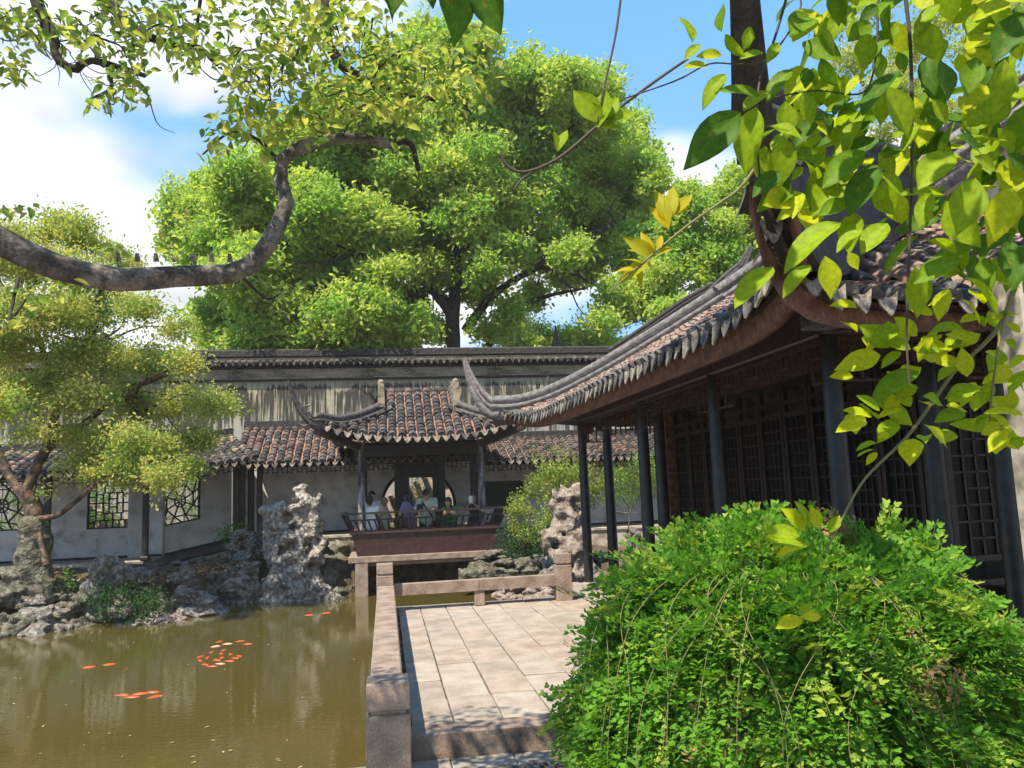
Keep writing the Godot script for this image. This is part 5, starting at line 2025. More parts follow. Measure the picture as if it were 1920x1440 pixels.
	var pit := noise(301, 2.6, 1, FastNoiseLite.TYPE_CELLULAR)
	pit.cellular_return_type = FastNoiseLite.RETURN_DISTANCE
	f.rough(pit, 0.32, 0.35, false, 0.62)
	f.rough(noise(302, 4.0, 4), 0.1, 0.25)
	var b := MB.new()
	f.into(b)
	var tall := obj("scholar_stone", b, M.rock_pale)
	tall.position = Vector3(-2.072, -0.566, -19.200)
	tag(tall, "tall pierced grey scholar's stone standing in the pond before the white gallery wall", "scholar's stone")
	f = Field.new(Vector3(-0.75, -0.25, -0.5), Vector3(0.75, 2.2, 0.5), 0.036)
	for q in [[-0.3, 0.0, 0, 0.3, 0.0, 0, 0.3, 0.3], [-0.25, 0.4, 0, 0.1, 0.8, 0, 0.26, 0.24], [0.2, 0.5, 0, 0.15, 1.2, 0, 0.26, 0.2], [-0.35, 0.6, 0, -0.2, 1.15, 0, 0.13, 0.12], [0.0, 1.1, 0, -0.05, 1.75, 0, 0.2, 0.13], [-0.15, 1.6, 0, -0.18, 1.85, 0, 0.1, 0.07], [0.3, 1.2, 0, 0.35, 1.8, 0, 0.12, 0.12], [0.3, 1.75, 0, 0.4, 1.92, 0, 0.1, 0.07]]:
		f.bone(Vector3(q[0], q[1], q[2]), Vector3(q[3], q[4], q[5]), q[6], q[7], 0.05)
	for q in [[-0.1, 0.95, 0.2, 0.1], [0.1, 0.62, 0.3, 0.08], [0.2, 1.45, 0.1, 0.09], [-0.25, 0.45, 0.25, 0.09]]:
		f.bone(Vector3(q[0], q[1], q[2] - 0.2), Vector3(q[0], q[1], q[2] + 0.2), q[3], q[3], 0.03, true)
	f.rough(pit, 0.28, 0.35, false, 0.62)
	f.rough(noise(312, 4.0, 4), 0.09, 0.25)
	b = MB.new()
	f.into(b)
	var two := obj("scholar_stone", b, M.rock_warm)
	two.position = Vector3(3.626, -0.166, -16.200)
	tag(two, "upright brownish scholar's stone behind the terrace corner post", "scholar's stone")


func tree(called: String, label: String, base: Vector3, trunk: Array, r0: float, limbs: Array, puffs: Array, bark: Material) -> Node3D:
	var t := thing(called, label, "tree")
	var b := MB.new()
	limb(b, trunk, r0, r0 * 0.55, 12, 0.1)
	var o := obj("trunk", b, bark, t)
	for l in limbs:
		b = MB.new()
		limb(b, l[0], l[1], l[2], 8, 0.08, int(l[1] * 1000))
		obj("limb", b, bark, o)
	return t


func background_trees() -> void:
	var tufts := [tuft(1, 14, 0.17, 0.26, 0.16), tuft(2, 11, 0.2, 0.25, 0.17), tuft(3, 16, 0.15, 0.27, 0.14)]
	var g := RandomNumberGenerator.new()
	g.seed = 31
	var base := Vector3(2.470, 6.617, -28.000)
	base.y = 0.0
	var t := tree("camphor_tree", "great camphor tree with a spreading bright green crown behind the boundary wall", base,
		[base, Vector3(2.481, 7.002, -28.000), Vector3(2.564, 8.555, -28.000), Vector3(2.860, 10.858, -28.400), Vector3(3.316, 13.405, -28.600), Vector3(4.488, 16.396, -29.000)], 0.3,
		[[[Vector3(2.503, 7.776, -28.000), Vector3(1.654, 8.844, -27.600), Vector3(0.550, 9.782, -27.200), Vector3(-1.322, 10.489, -26.800), Vector3(-3.051, 11.140, -26.600)], 0.15, 0.04],
		[[Vector3(2.549, 8.067, -28.000), Vector3(1.627, 9.498, -28.600), Vector3(0.899, 11.231, -29.000), Vector3(-0.241, 13.271, -29.000)], 0.22, 0.05],
		[[Vector3(2.911, 7.385, -28.000), Vector3(4.077, 8.752, -28.000), Vector3(5.651, 9.696, -27.800), Vector3(7.235, 10.451, -27.600), Vector3(9.263, 11.841, -28.000)], 0.17, 0.04],
		[[Vector3(3.797, 6.904, -28.600), Vector3(4.532, 8.095, -28.600), Vector3(5.761, 8.698, -28.600), Vector3(7.620, 9.108, -28.600)], 0.15, 0.04],
		[[Vector3(2.745, 10.192, -28.200), Vector3(4.214, 11.827, -28.200), Vector3(6.365, 14.034, -28.400), Vector3(7.936, 15.243, -28.600)], 0.2, 0.05],
		[[Vector3(1.558, 8.747, -27.600), Vector3(0.070, 8.412, -27.400), Vector3(-2.057, 8.685, -27.000), Vector3(-4.276, 8.631, -26.800)], 0.18, 0.05]], [], M.bark_dark)
	var puffs := []
	for q in [[990,140,52],[930,180,58],[1060,160,52],[880,110,58],[820,80,50],[1110,210,58],[1010,240,62],[930,280,66],[1180,275,60],[1100,300,66],[1215,325,44],[1040,350,66],[960,390,66],[870,340,68],[800,270,68],[720,240,68],[640,230,58],[780,380,66],[700,330,70],[620,310,66],[540,330,62],[460,340,56],[400,350,46],[355,390,38],[420,420,60],[500,420,62],[590,410,66],[680,430,66],[380,480,52],[450,510,56],[530,510,60],[620,510,56],[430,590,52],[500,590,56],[580,590,52],[650,590,46],[720,520,44],[775,470,46],[870,430,56],[945,470,50],[1020,440,56],[1100,420,62],[1170,400,58],[1215,430,46],[1180,480,52],[1100,500,40],[1240,520,44],[900,550,26],[740,600,36],[690,620,34],[1160,560,48],[330,440,32],[960,590,26],[560,640,28],[1210,570,44],[480,640,30],[1130,600,26],[560,560,60],[640,560,52],[700,590,44],[600,620,40],[520,635,40],[440,640,40],[390,640,34],[770,560,30],[1050,490,46],[900,390,60],[1000,300,60],[760,320,60],[580,260,50],[1140,350,56],[790,610,30],[820,622,24],[900,622,24],[760,640,30],[700,640,32],[620,650,32],[940,618,24],[985,640,24],[850,470,46],[905,505,34],[800,515,36],[1000,560,28],[470,640,34],[540,655,30],[860,400,50],[680,500,44],[870,545,24],[1070,480,30],[700,540,50],[960,200,60],[1030,200,60],[850,200,70],[750,160,60],[700,430,60],[560,380,60],[470,390,56]]:
		var d := 28.0 + g.randf_range(-2.6, 2.6)
		puffs.append([at(q[0], q[1], d), q[2] * d / 1500.0 * 1.12])
	twigs(t, puffs, [Vector3(2.656, 9.735, -28.000), Vector3(1.654, 8.844, -27.600), Vector3(4.077, 8.752, -28.000), Vector3(5.651, 9.696, -27.800), Vector3(0.550, 9.782, -27.200), Vector3(3.316, 13.405, -28.600)], M.bark_dark, 44)
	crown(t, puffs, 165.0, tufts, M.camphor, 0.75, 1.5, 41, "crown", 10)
	settle(t, base)
	var b2 := Vector3(10.460, 7.584, -24.000)
	b2.y = 0.0
	t = tree("broadleaf_tree", "green tree behind the hall's far ridge, right of the great camphor", b2, [b2, Vector3(10.630, 8.650, -24.000), Vector3(11.041, 10.459, -24.000)], 0.3, [[[Vector3(10.603, 8.294, -24.000), Vector3(9.870, 9.539, -24.000), Vector3(9.774, 10.800, -24.000)], 0.14, 0.04], [[Vector3(10.711, 9.009, -24.000), Vector3(11.932, 9.926, -24.000), Vector3(12.573, 10.853, -24.000)], 0.14, 0.04]], [], M.bark_dark)
	puffs = []
	for q in [[1300,380,44],[1365,370,46],[1420,390,50],[1290,450,50],[1360,450,54],[1430,470,54],[1260,510,44],[1330,530,50],[1400,540,46],[1470,420,50],[1255,580,36],[1300,590,40],[1480,520,44]]:
		var d := 24.0 + g.randf_range(-1.5, 1.5)
		puffs.append([at(q[0], q[1], d), q[2] * d / 1500.0])
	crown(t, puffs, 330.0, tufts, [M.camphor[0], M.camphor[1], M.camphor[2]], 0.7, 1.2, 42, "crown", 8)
	settle(t, b2)
	var b3 := Vector3(13.061, 9.383, -17.000)
	b3.y = 0.0
	t = tree("broadleaf_tree", "loose olive tree rising above the hall roof behind the hanging leaves", b3, [b3, Vector3(13.124, 9.936, -17.000), Vector3(13.446, 11.487, -17.000)], 0.22, [[[Vector3(13.140, 10.075, -17.000), Vector3(12.085, 11.007, -17.000), Vector3(11.321, 11.949, -17.000)], 0.1, 0.03], [[Vector3(13.185, 10.215, -17.000), Vector3(14.422, 10.963, -17.000), Vector3(15.765, 12.026, -17.000)], 0.1, 0.03]], [], M.bark)
	puffs = []
	for q in [[1585,110,46],[1640,165,52],[1720,200,56],[1800,230,56],[1880,180,66],[1565,60,36],[1700,100,60],[1850,80,74],[1650,245,40],[1940,240,60],[1760,30,60],[1630,30,40],[1930,20,60]]:
		var d := 17.0 + g.randf_range(-1.2, 1.2)
		puffs.append([at(q[0], q[1], d), q[2] * d / 1500.0])
	crown(t, puffs, 300.0, [tuft(4, 10, 0.1, 0.24, 0.12), tuft(5, 9, 0.11, 0.24, 0.13)], M.myrtle, 0.8, 1.3, 43, "crown", 6)
	settle(t, b3)
	for k in 3:
		var q: Array = [[1005, 640, 34], [1095, 640, 30], [640, 650, 26]][k]
		var c := at(q[0], q[1], 33.0)
		t = thing("broadleaf_tree", ["low bright treetop beyond the wall, left of the distant roof tip", "low bright treetop beyond the wall, right of the distant roof tip", "low bright treetop beyond the wall under the camphor's left limbs"][k], "tree")
		var b := MB.new()
		limb(b, [Vector3(c.x, 0, c.z), c], 0.2, 0.08)
		obj("trunk", b, M.bark_dark, t)
		crown(t, [[c, 0.75], [c + Vector3(0.9, -0.3, 0), 0.7], [c + Vector3(-0.9, -0.25, 0.2), 0.7], [c + Vector3(0, -1.0, 0), 1.1]], 260.0, tufts, [M.camphor[2], M.camphor[0]], 0.8, 1.2, 50 + k)
		settle(t, Vector3(c.x, 0, c.z))


var lens_basis := Basis.from_euler(Vector3(deg_to_rad(7.3), deg_to_rad(-9.2), deg_to_rad(-2.2)))


func at(px: float, py: float, depth: float) -> Vector3:  # surveyed bearing (photo pixels) and distance north of the viewer
	var r := lens_basis * Vector3((px - 960.0) / 1500.0, -(py - 720.0) / 1500.0, -1.0)
	return eye + r * (depth / -r.z)


func twigs(t: Node3D, puffs: Array, from: Array, m: Material, sd: int) -> void:  # thin boughs out to the foliage
	var g := RandomNumberGenerator.new()
	g.seed = sd
	for p in puffs:
		var c: Vector3 = p[0]
		var best: Vector3 = from[0]
		for q in from:
			if q.distance_to(c) < best.distance_to(c):
				best = q
		var b := MB.new()
		limb(b, noodle(best, c, g, 4, 0.1), 0.012 * best.distance_to(c) + 0.012, 0.008, 5)
		obj("bough", b, m, t)


func left_tree() -> void:
	var base := Vector3(-6.882, 0.330, -17.400)
	var t := tree("crape_myrtle", "leaning tree with peeling tan bark and a drooping yellow green crown on the left bank", base, [base - Vector3(0, 0.3, 0), Vector3(-6.916, 0.723, -17.400), Vector3(-6.914, 1.242, -17.400), Vector3(-6.869, 1.638, -17.400), Vector3(-7.080, 2.035, -17.400)], 0.26,
		[[[Vector3(-7.078, 1.983, -17.400), Vector3(-6.919, 2.506, -17.400), Vector3(-6.735, 2.906, -17.400), Vector3(-6.575, 3.453, -17.300), Vector3(-6.282, 4.193, -17.200), Vector3(-5.949, 5.046, -17.100), Vector3(-5.641, 6.129, -17.000)], 0.115, 0.03],
		[[Vector3(-7.058, 1.982, -17.400), Vector3(-7.355, 2.258, -17.500), Vector3(-7.580, 2.641, -17.600), Vector3(-7.838, 3.402, -17.600), Vector3(-7.752, 4.681, -17.400)], 0.1, 0.04],
		[[Vector3(-6.787, 1.532, -17.300), Vector3(-6.353, 1.575, -17.000), Vector3(-6.044, 1.740, -16.800), Vector3(-5.665, 2.013, -16.600), Vector3(-5.350, 2.350, -16.700), Vector3(-4.881, 2.898, -16.900)], 0.065, 0.022],
		[[Vector3(-6.735, 2.906, -17.400), Vector3(-6.176, 3.359, -17.600), Vector3(-5.427, 4.031, -17.800), Vector3(-4.526, 4.500, -18.000)], 0.09, 0.03],
		[[Vector3(-6.482, 3.667, -17.300), Vector3(-6.827, 4.589, -17.600), Vector3(-7.257, 5.871, -17.800), Vector3(-7.489, 7.200, -18.000)], 0.08, 0.03]], [], M.bark_tan)
	var b := MB.new()
	limb(b, [Vector3(-6.719, 1.243, -17.200), Vector3(-6.611, 0.936, -17.100), Vector3(-6.486, 0.633, -17.000)], 0.05, 0.07)
	obj("dead_stub", b, M.bark_tan, t)
	b = MB.new()
	var ff := Field.new(Vector3(-0.6, -0.5, -0.6), Vector3(0.6, 1.5, 0.6), 0.05)
	ff.bone(Vector3(0, -0.3, 0), Vector3(0.0, 1.0, 0), 0.37, 0.29, 0.05)
	ff.bone(Vector3(-0.25, -0.3, 0.2), Vector3(-0.1, 0.5, 0.1), 0.2, 0.1, 0.1)
	ff.bone(Vector3(0.3, -0.3, 0.15), Vector3(0.12, 0.4, 0.1), 0.2, 0.1, 0.1)
	ff.rough(noise(66, 2.5, 4), 0.09, 0.35)
	ff.into(b)
	for i in b.v.size():
		b.v[i] += base
	obj("mossy_foot", b, M.rock_moss, t)
	var g := RandomNumberGenerator.new()
	g.seed = 61
	var puffs := []
	for q in [[30,440,52],[100,425,48],[165,445,44],[60,500,60],[140,510,56],[220,505,46],[20,580,60],[100,590,60],[190,585,56],[265,590,46],[325,615,34],[40,660,56],[130,675,54],[220,675,54],[300,680,46],[355,675,36],[60,740,52],[150,755,54],[240,755,50],[320,755,46],[385,755,38],[428,765,22],[180,825,46],[260,835,46],[325,840,44],[370,825,34],[135,815,34],[300,888,30],[355,885,32],[160,868,28],[195,890,26],[270,880,30],[325,900,20],[230,905,16],[225,875,28],[55,815,26],[15,760,40],[-40,600,60],[-40,720,60],[-30,480,60],[110,880,14],[145,905,10],[88,925,10]]:
		var d := 17.2 + g.randf_range(-1.5, 1.2)
		puffs.append([at(q[0], q[1], d), Vector3(1.0, 0.7, 1.0) * q[2] * d / 1500.0])
	twigs(t, puffs, [Vector3(-6.575, 3.453, -17.300), Vector3(-5.949, 5.046, -17.100), Vector3(-7.257, 5.871, -17.800), Vector3(-5.427, 4.031, -17.800), Vector3(-5.350, 2.350, -16.700)], M.bark_tan, 45)
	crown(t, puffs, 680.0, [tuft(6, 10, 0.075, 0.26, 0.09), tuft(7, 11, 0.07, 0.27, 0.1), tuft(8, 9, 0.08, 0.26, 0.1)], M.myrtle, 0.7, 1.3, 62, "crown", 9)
	settle(t, base)


func shrub(called: String, label: String, base: Vector3, stems: Array, puffs: Array, per: float, meshes: Array, mats: Array, sd: int, group := "", split := 0) -> void:
	var t := thing(called, label, "shrub", Vector3.ZERO, 0.0, group)
	for s in stems:
		var b := MB.new()
		limb(b, s, 0.022, 0.006, 5)
		obj("stem", b, M.bark, t)
	crown(t, puffs, per, meshes, mats, 0.8, 1.3, sd, "foliage", split)
	settle(t, base)


func shrubs() -> void:
	var small := [tuft(9, 9, 0.055, 0.3, 0.07), tuft(10, 10, 0.05, 0.3, 0.07)]
	var P := func(list: Array, d: float) -> Array:
		var out := []
		for q in list:
			out.append([at(q[0], q[1], d + 0.35 * sin(q[0] * 1.7 + q[1])), q[2] * d / 1500.0])
		return out
	var base := Vector3(3.378, -0.041, -16.900)
	shrub("sunlit_shrub", "airy pale green shrub between the pavilion and the hall columns", base, [[base, Vector3(3.435, 1.233, -16.900), Vector3(3.281, 2.484, -16.900), Vector3(3.155, 2.807, -16.900)], [base, Vector3(3.619, 1.451, -16.900), Vector3(3.808, 2.238, -16.900), Vector3(3.808, 2.720, -16.900)], [base, Vector3(3.062, 1.030, -16.800), Vector3(2.686, 1.601, -16.800)], [base, Vector3(3.783, 1.218, -16.900), Vector3(4.173, 1.997, -16.900), Vector3(4.078, 2.459, -16.900)], [base, Vector3(3.524, 1.907, -16.900), Vector3(3.552, 2.532, -16.900)]],
		P.call([[1050,890,34],[1015,915,36],[1075,930,34],[980,955,30],[1035,965,38],[1090,885,24],[1000,1000,26],[962,955,16],[1010,860,12],[1003,835,8],[1056,845,10],[1057,868,12],[1083,862,10],[1035,850,9],[1022,880,16],[1110,920,26],[970,985,20],[1140,900,20]], 16.9), 620.0, small, M.shrub, 71, "", 6)
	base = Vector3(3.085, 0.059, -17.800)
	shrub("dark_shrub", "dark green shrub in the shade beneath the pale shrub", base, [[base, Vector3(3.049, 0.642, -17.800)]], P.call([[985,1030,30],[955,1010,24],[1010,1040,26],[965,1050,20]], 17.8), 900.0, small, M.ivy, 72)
	base = Vector3(5.587, 0.481, -18.500)
	shrub("garden_tree", "small garden tree with pale twisting branches seen between the hall columns", base, [[base, Vector3(5.689, 1.098, -18.500), Vector3(5.485, 1.481, -18.400), Vector3(5.311, 1.862, -18.400)], [Vector3(5.689, 1.098, -18.500), Vector3(5.973, 1.462, -18.500), Vector3(6.292, 1.827, -18.400)], [Vector3(5.241, 1.122, -18.300), Vector3(5.755, 1.075, -18.300), Vector3(6.085, 1.148, -18.300)], [Vector3(6.159, 0.629, -17.500), Vector3(6.276, 1.455, -17.500), Vector3(6.357, 2.290, -17.400)]], P.call([[1160,900,26],[1195,890,26],[1225,900,24],[1180,930,18],[1245,880,24],[1260,920,22],[1150,930,14],[1210,860,18]], 18.4), 800.0, small, [M.shrub[1], M.camphor[1]], 73)
	base = Vector3(-5.328, -0.492, -17.000)
	shrub("ivy", "dark ivy draped over the craggy upright rock", base, [[base, Vector3(-5.341, 0.064, -17.000)]], P.call([[195,1130,26],[215,1110,20],[190,1155,18],[225,1150,20],[180,1110,14]], 17.0), 520.0, small, M.ivy, 74)
	base = Vector3(-4.713, -0.531, -17.000)
	shrub("round_shrub", "small round dark shrub on the bank above the flat slab", base, [[base, Vector3(-4.720, -0.176, -17.000)]], P.call([[268,1132,30],[255,1140,20],[285,1128,18],[300,1150,10]], 16.9), 560.0, small, M.ivy, 75)
	for k in 4:
		base = [Vector3(-4.693, 0.031, -19.400), Vector3(-6.457, 0.131, -17.400), Vector3(-3.526, 0.812, -20.300), Vector3(-3.093, 0.197, -19.900)][k]
		shrub("ground_plant", ["low green plant before the sunlit gallery plinth", "low green plant right of the left tree's foot", "low green plant behind the small upright rock", "tuft of green at the tall stone's left flank"][k], base, [], [[base + Vector3(0, 0.12, 0), 0.22], [base + Vector3(0.3, 0.08, 0), 0.16], [base + Vector3(-0.3, 0.1, 0), 0.18]], 700.0, small, [M.ivy[1], M.bush[1]], 80 + k)
	for k in 3:
		base = [Vector3(-7.5, 0, -23.4), Vector3(-5.6, 0, -23.9), Vector3(-9.6, 0, -23.5)][k]
		shrub("yard_shrub", ["leafy shrub in the yard behind the fretwork window", "leafy shrub in the yard behind the flower net window of the climbing gallery", "leafy shrub in the yard behind the net window at the left edge"][k], base, [[base, base + Vector3(0, 1.4, 0)]], [[base + Vector3(0.1, 1.5, 0), 0.34], [base + Vector3(-0.3, 1.9, 0), 0.3], [base + Vector3(0.4, 1.1, 0.1), 0.3], [base + Vector3(0.25, 2.2, 0), 0.25], [base + Vector3(-0.5, 1.3, 0), 0.25]], 500.0, small, [M.bush[1], M.shrub[1]], 84 + k, "", 5)
	base = Vector3(1.05, 0, -23.3)
	shrub("bright_shrub", "bright yellow green shrub seen through the moon gate", base, [[base, base + Vector3(0, 1.5, 0)]], [[base + Vector3(-0.25, 1.6, 0), 0.35], [base + Vector3(0.2, 1.35, 0), 0.35], [base + Vector3(-0.1, 0.9, 0), 0.5], [base + Vector3(0.7, 1.1, 0), 0.3], [base + Vector3(-0.8, 0.9, 0), 0.35]], 420.0, small, [M.gold_leaf[1], M.shrub[0]], 90)


func visitors() -> void:
	var white := flat(0.62, 0.62, 0.6, 0.9)
	var cream := flat(0.6, 0.52, 0.4, 0.9)
	var purple := flat(0.22, 0.16, 0.33, 0.9)
	var polo := flat(0.42, 0.47, 0.38, 0.9)
	var green := flat(0.05, 0.2, 0.075, 0.9)
	var black := flat(0.02, 0.02, 0.024, 0.9)
	var grey_c := flat(0.2, 0.2, 0.21, 0.9)
	var base := func(px: float, d: float) -> Vector3:
		var p := at(px, 940, d)
		return Vector3(p.x, 0.17, p.z)
	person("person in a white collared shirt standing at the back left of the pavilion", {"at": base.call(697, 20.25), "turn": 10.0, "tall": 1.66, "lean": 0.0, "head": [5, 15], "hands": [Vector3(-0.22, 0.8, 0.1), Vector3(0.22, 0.8, 0.1)], "shirt": white, "legs": black, "sleeve": 0.6, "hair": "short"})
	person("person in a white t-shirt sitting with their back to the pond", {"at": base.call(693, 19.32) + Vector3(0, 0.25, 0), "turn": 176.0, "tall": 1.66, "lean": -4.0, "head": [6, 8], "hands": [Vector3(-0.12, 0.66, 0.34), Vector3(0.12, 0.66, 0.34)], "sit": true, "shirt": flat(0.72, 0.74, 0.72, 0.9), "legs": black, "sleeve": 0.6, "hair": "short"})
	person("person in cream clothes half hidden behind the left moon gate edge", {"at": base.call(717, 20.5), "turn": 60.0, "tall": 1.5, "lean": 3.0, "head": [8, 0], "hands": [Vector3(-0.2, 0.8, 0.12), Vector3(0.2, 0.8, 0.12)], "slim": true, "shirt": cream, "legs": cream, "sleeve": 1.5, "hair": "short", "hair_mat": flat(0.35, 0.24, 0.12)})
	var a := person("person in a purple top with a brown shoulder bag, turned away", {"at": base.call(768, 19.55), "turn": 215.0, "tall": 1.62, "lean": 4.0, "head": [14, 10], "hands": [Vector3(-0.2, 1.0, 0.26), Vector3(0.16, 1.02, 0.3)], "slim": true, "shirt": purple, "legs": purple, "sleeve": 0.6, "hair": "long"})
	var b := MB.new()
	b.box(Vector3(0.22, 0.86, -0.04), Vector3(0.1, 0.2, 0.26), 0.03)
	b.bar(Vector3(0.2, 0.95, -0.04), Vector3(-0.06, 1.4, -0.1), 0.025, 0.01)
	obj("shoulder_bag", b, flat(0.07, 0.03, 0.022, 0.5), a)
	a = person("person in a pale green polo shirt with a black strap leaning over the rail", {"at": base.call(801, 19.5), "turn": -4.0, "tall": 1.72, "lean": 20.0, "head": [34, -8], "hands": [Vector3(-0.18, 1.16, 0.5), Vector3(0.14, 1.16, 0.62)], "shirt": polo, "legs": black, "sleeve": 0.75, "hair": "short"})
	b = MB.new()
	var ln := Basis(Vector3.RIGHT, deg_to_rad(20.0))
	b.bar(Vector3(0, 0.9, 0) + ln * Vector3(-0.12, 0.52, 0.1), Vector3(0, 0.9, 0) + ln * Vector3(0.15, 0.1, 0.15), 0.035, 0.012, Vector3(0, 0, 1))
	obj("strap", b, black, a)
	b = MB.new()
	b.box(Vector3.ZERO, Vector3(0.16, 0.15, 0.08), 0.03)
	tag(obj("camera_pouch", b, black, self, Transform3D(Basis(), a.position + Vector3(-0.2, 1.23, 0.55))), "black camera pouch held by the person in the pale polo shirt", "pouch")
	person("person in a green top resting bare arms on the pavilion rail", {"at": base.call(842, 19.46), "turn": -6.0, "tall": 1.56, "lean": 40.0, "head": [10, -20], "hands": [Vector3(-0.02, 1.2, 0.74), Vector3(0.02, 1.24, 0.74)], "reach": [Vector3(1, -0.1, 0.2), Vector3(-1, -0.1, 0.2)], "slim": true, "shirt": green, "legs": grey_c, "sleeve": 0.0, "hair": "long"})
	a = person("person in dark clothes holding up a white phone at the rail's right end", {"at": base.call(892, 19.4), "turn": -20.0, "tall": 1.58, "lean": 14.0, "head": [14, -10], "hands": [Vector3(-0.1, 1.34, 0.42), Vector3(0.1, 1.32, 0.42)], "slim": true, "shirt": black, "legs": grey_c, "sleeve": 0.7, "hair": "long", "hair_mat": flat(0.06, 0.03, 0.02)})
	b = MB.new()
	b.box(Vector3.ZERO, Vector3(0.09, 0.17, 0.012), 0.004)
	tag(obj("phone", b, white, self, Transform3D(Basis(Vector3.UP, -0.35), a.position + Vector3(-0.17, 1.36, 0.44))), "white phone held up by the person in dark clothes", "phone")


func koi() -> void:
	var b := MB.new()
	var rows := []
	for i in 9:
		var f := i / 8.0
		var r := 0.042 * sin(PI * pow(f * 0.92 + 0.06, 0.7)) + 0.004
		var row := []
		for j in 8:
			var a := -TAU * j / 8
			row.append(Vector3(cos(a) * r + 0.02 * sin(f * 3.0), sin(a) * r * 0.9, 0.15 - 0.28 * f))
		rows.append(row)
	b.grid(rows, true)
	var fish := b
	var tail := MB.new()
	tail.tri(Vector3(0.004, 0.0, -0.12), Vector3(-0.02, 0.012, -0.2), Vector3(0.004, 0.002, -0.165))
	tail.tri(Vector3(0.004, 0.0, -0.12), Vector3(0.004, 0.002, -0.165), Vector3(0.045, 0.012, -0.195))
	var fin := MB.new()
	fin.tri(Vector3(0.04, 0.0, 0.06), Vector3(0.09, 0.0, 0.02), Vector3(0.045, 0.0, 0.01))
	var fin2 := MB.new()
	fin2.tri(Vector3(-0.035, 0.0, 0.06), Vector3(-0.03, 0.0, 0.01), Vector3(-0.08, 0.0, 0.02))
	var body := fish.mesh()
	var list := [[372,1238,-30,0],[380,1246,-20,0],[388,1232,-40,0],[395,1222,-50,0],[402,1238,-10,0],[408,1245,-15,1],[415,1232,-45,0],[420,1218,-60,0],[425,1240,-5,0],[430,1226,-40,0],[436,1234,-20,0],[445,1230,-35,0],[400,1213,20,1],[410,1204,40,0],[422,1208,10,1],[446,1203,10,0],[460,1208,0,0],[378,1230,-60,0], [392,1250,0,0],[412,1225,-30,0]]
	var proto: Node3D = null
	for k in list.size() + 9:
		var q: Array = list[k] if k < list.size() else [[575,1154,8,0],[608,1150,12,0],[198,1247,8,0],[160,1252,4,0],[222,1304,-4,0],[255,1302,6,0],[285,1308,20,0],[240,1308,0,0],[278,1299,5,0]][k - list.size()]
		var f: Node3D
		if proto == null:
			f = thing("koi", "orange koi in the tight school near the left of the pond", "fish", Vector3.ZERO, 0.0, "school of koi")
			obj("body", body, M.orange, f)
			obj("tail", tail, M.orange, f)
			obj("fin", fin, M.orange, f)
			obj("fin", fin2, M.orange, f)
			proto = f
		else:
			f = proto.duplicate()
			f.name = numbered(self, "koi")
			add_child(f)
			if q[3] == 1:
				f.get_child(0).material_override = M.pale_koi
				f.set_meta("label", "pale koi among the orange school near the left of the pond")
			if k >= list.size():
				f.set_meta("label", ["orange koi before the tall stone, left of a pair", "orange koi before the tall stone, right of a pair", "thin orange koi in the pond's dark left part, nearer the middle", "thin faint orange koi in the pond's dark left part, nearer the edge", "leftmost orange koi of the row nearest the viewer", "middle orange koi of the row nearest the viewer", "orange koi just below the right end of the nearest row", "orange koi just below the middle of the nearest row", "orange koi at the right end of the nearest row"][k - list.size()])
				f.set_meta("group", "koi away from the school")
		var p := surface(q[0], q[1])
		var s := 0.85 if k < list.size() else 1.0
		f.transform = Transform3D(Basis(Vector3.UP, deg_to_rad(90.0 + q[2] * 1.8 + rng.randf_range(-12, 12))).scaled_local(Vector3(s, s, s)), p + Vector3(0, -0.024 * s, 0))


func surface(px: float, py: float) -> Vector3:
	var r := lens_basis * Vector3((px - 960.0) / 1500.0, -(py - 720.0) / 1500.0, -1.0)
	return eye + r * ((-0.55 - eye.y) / r.y)


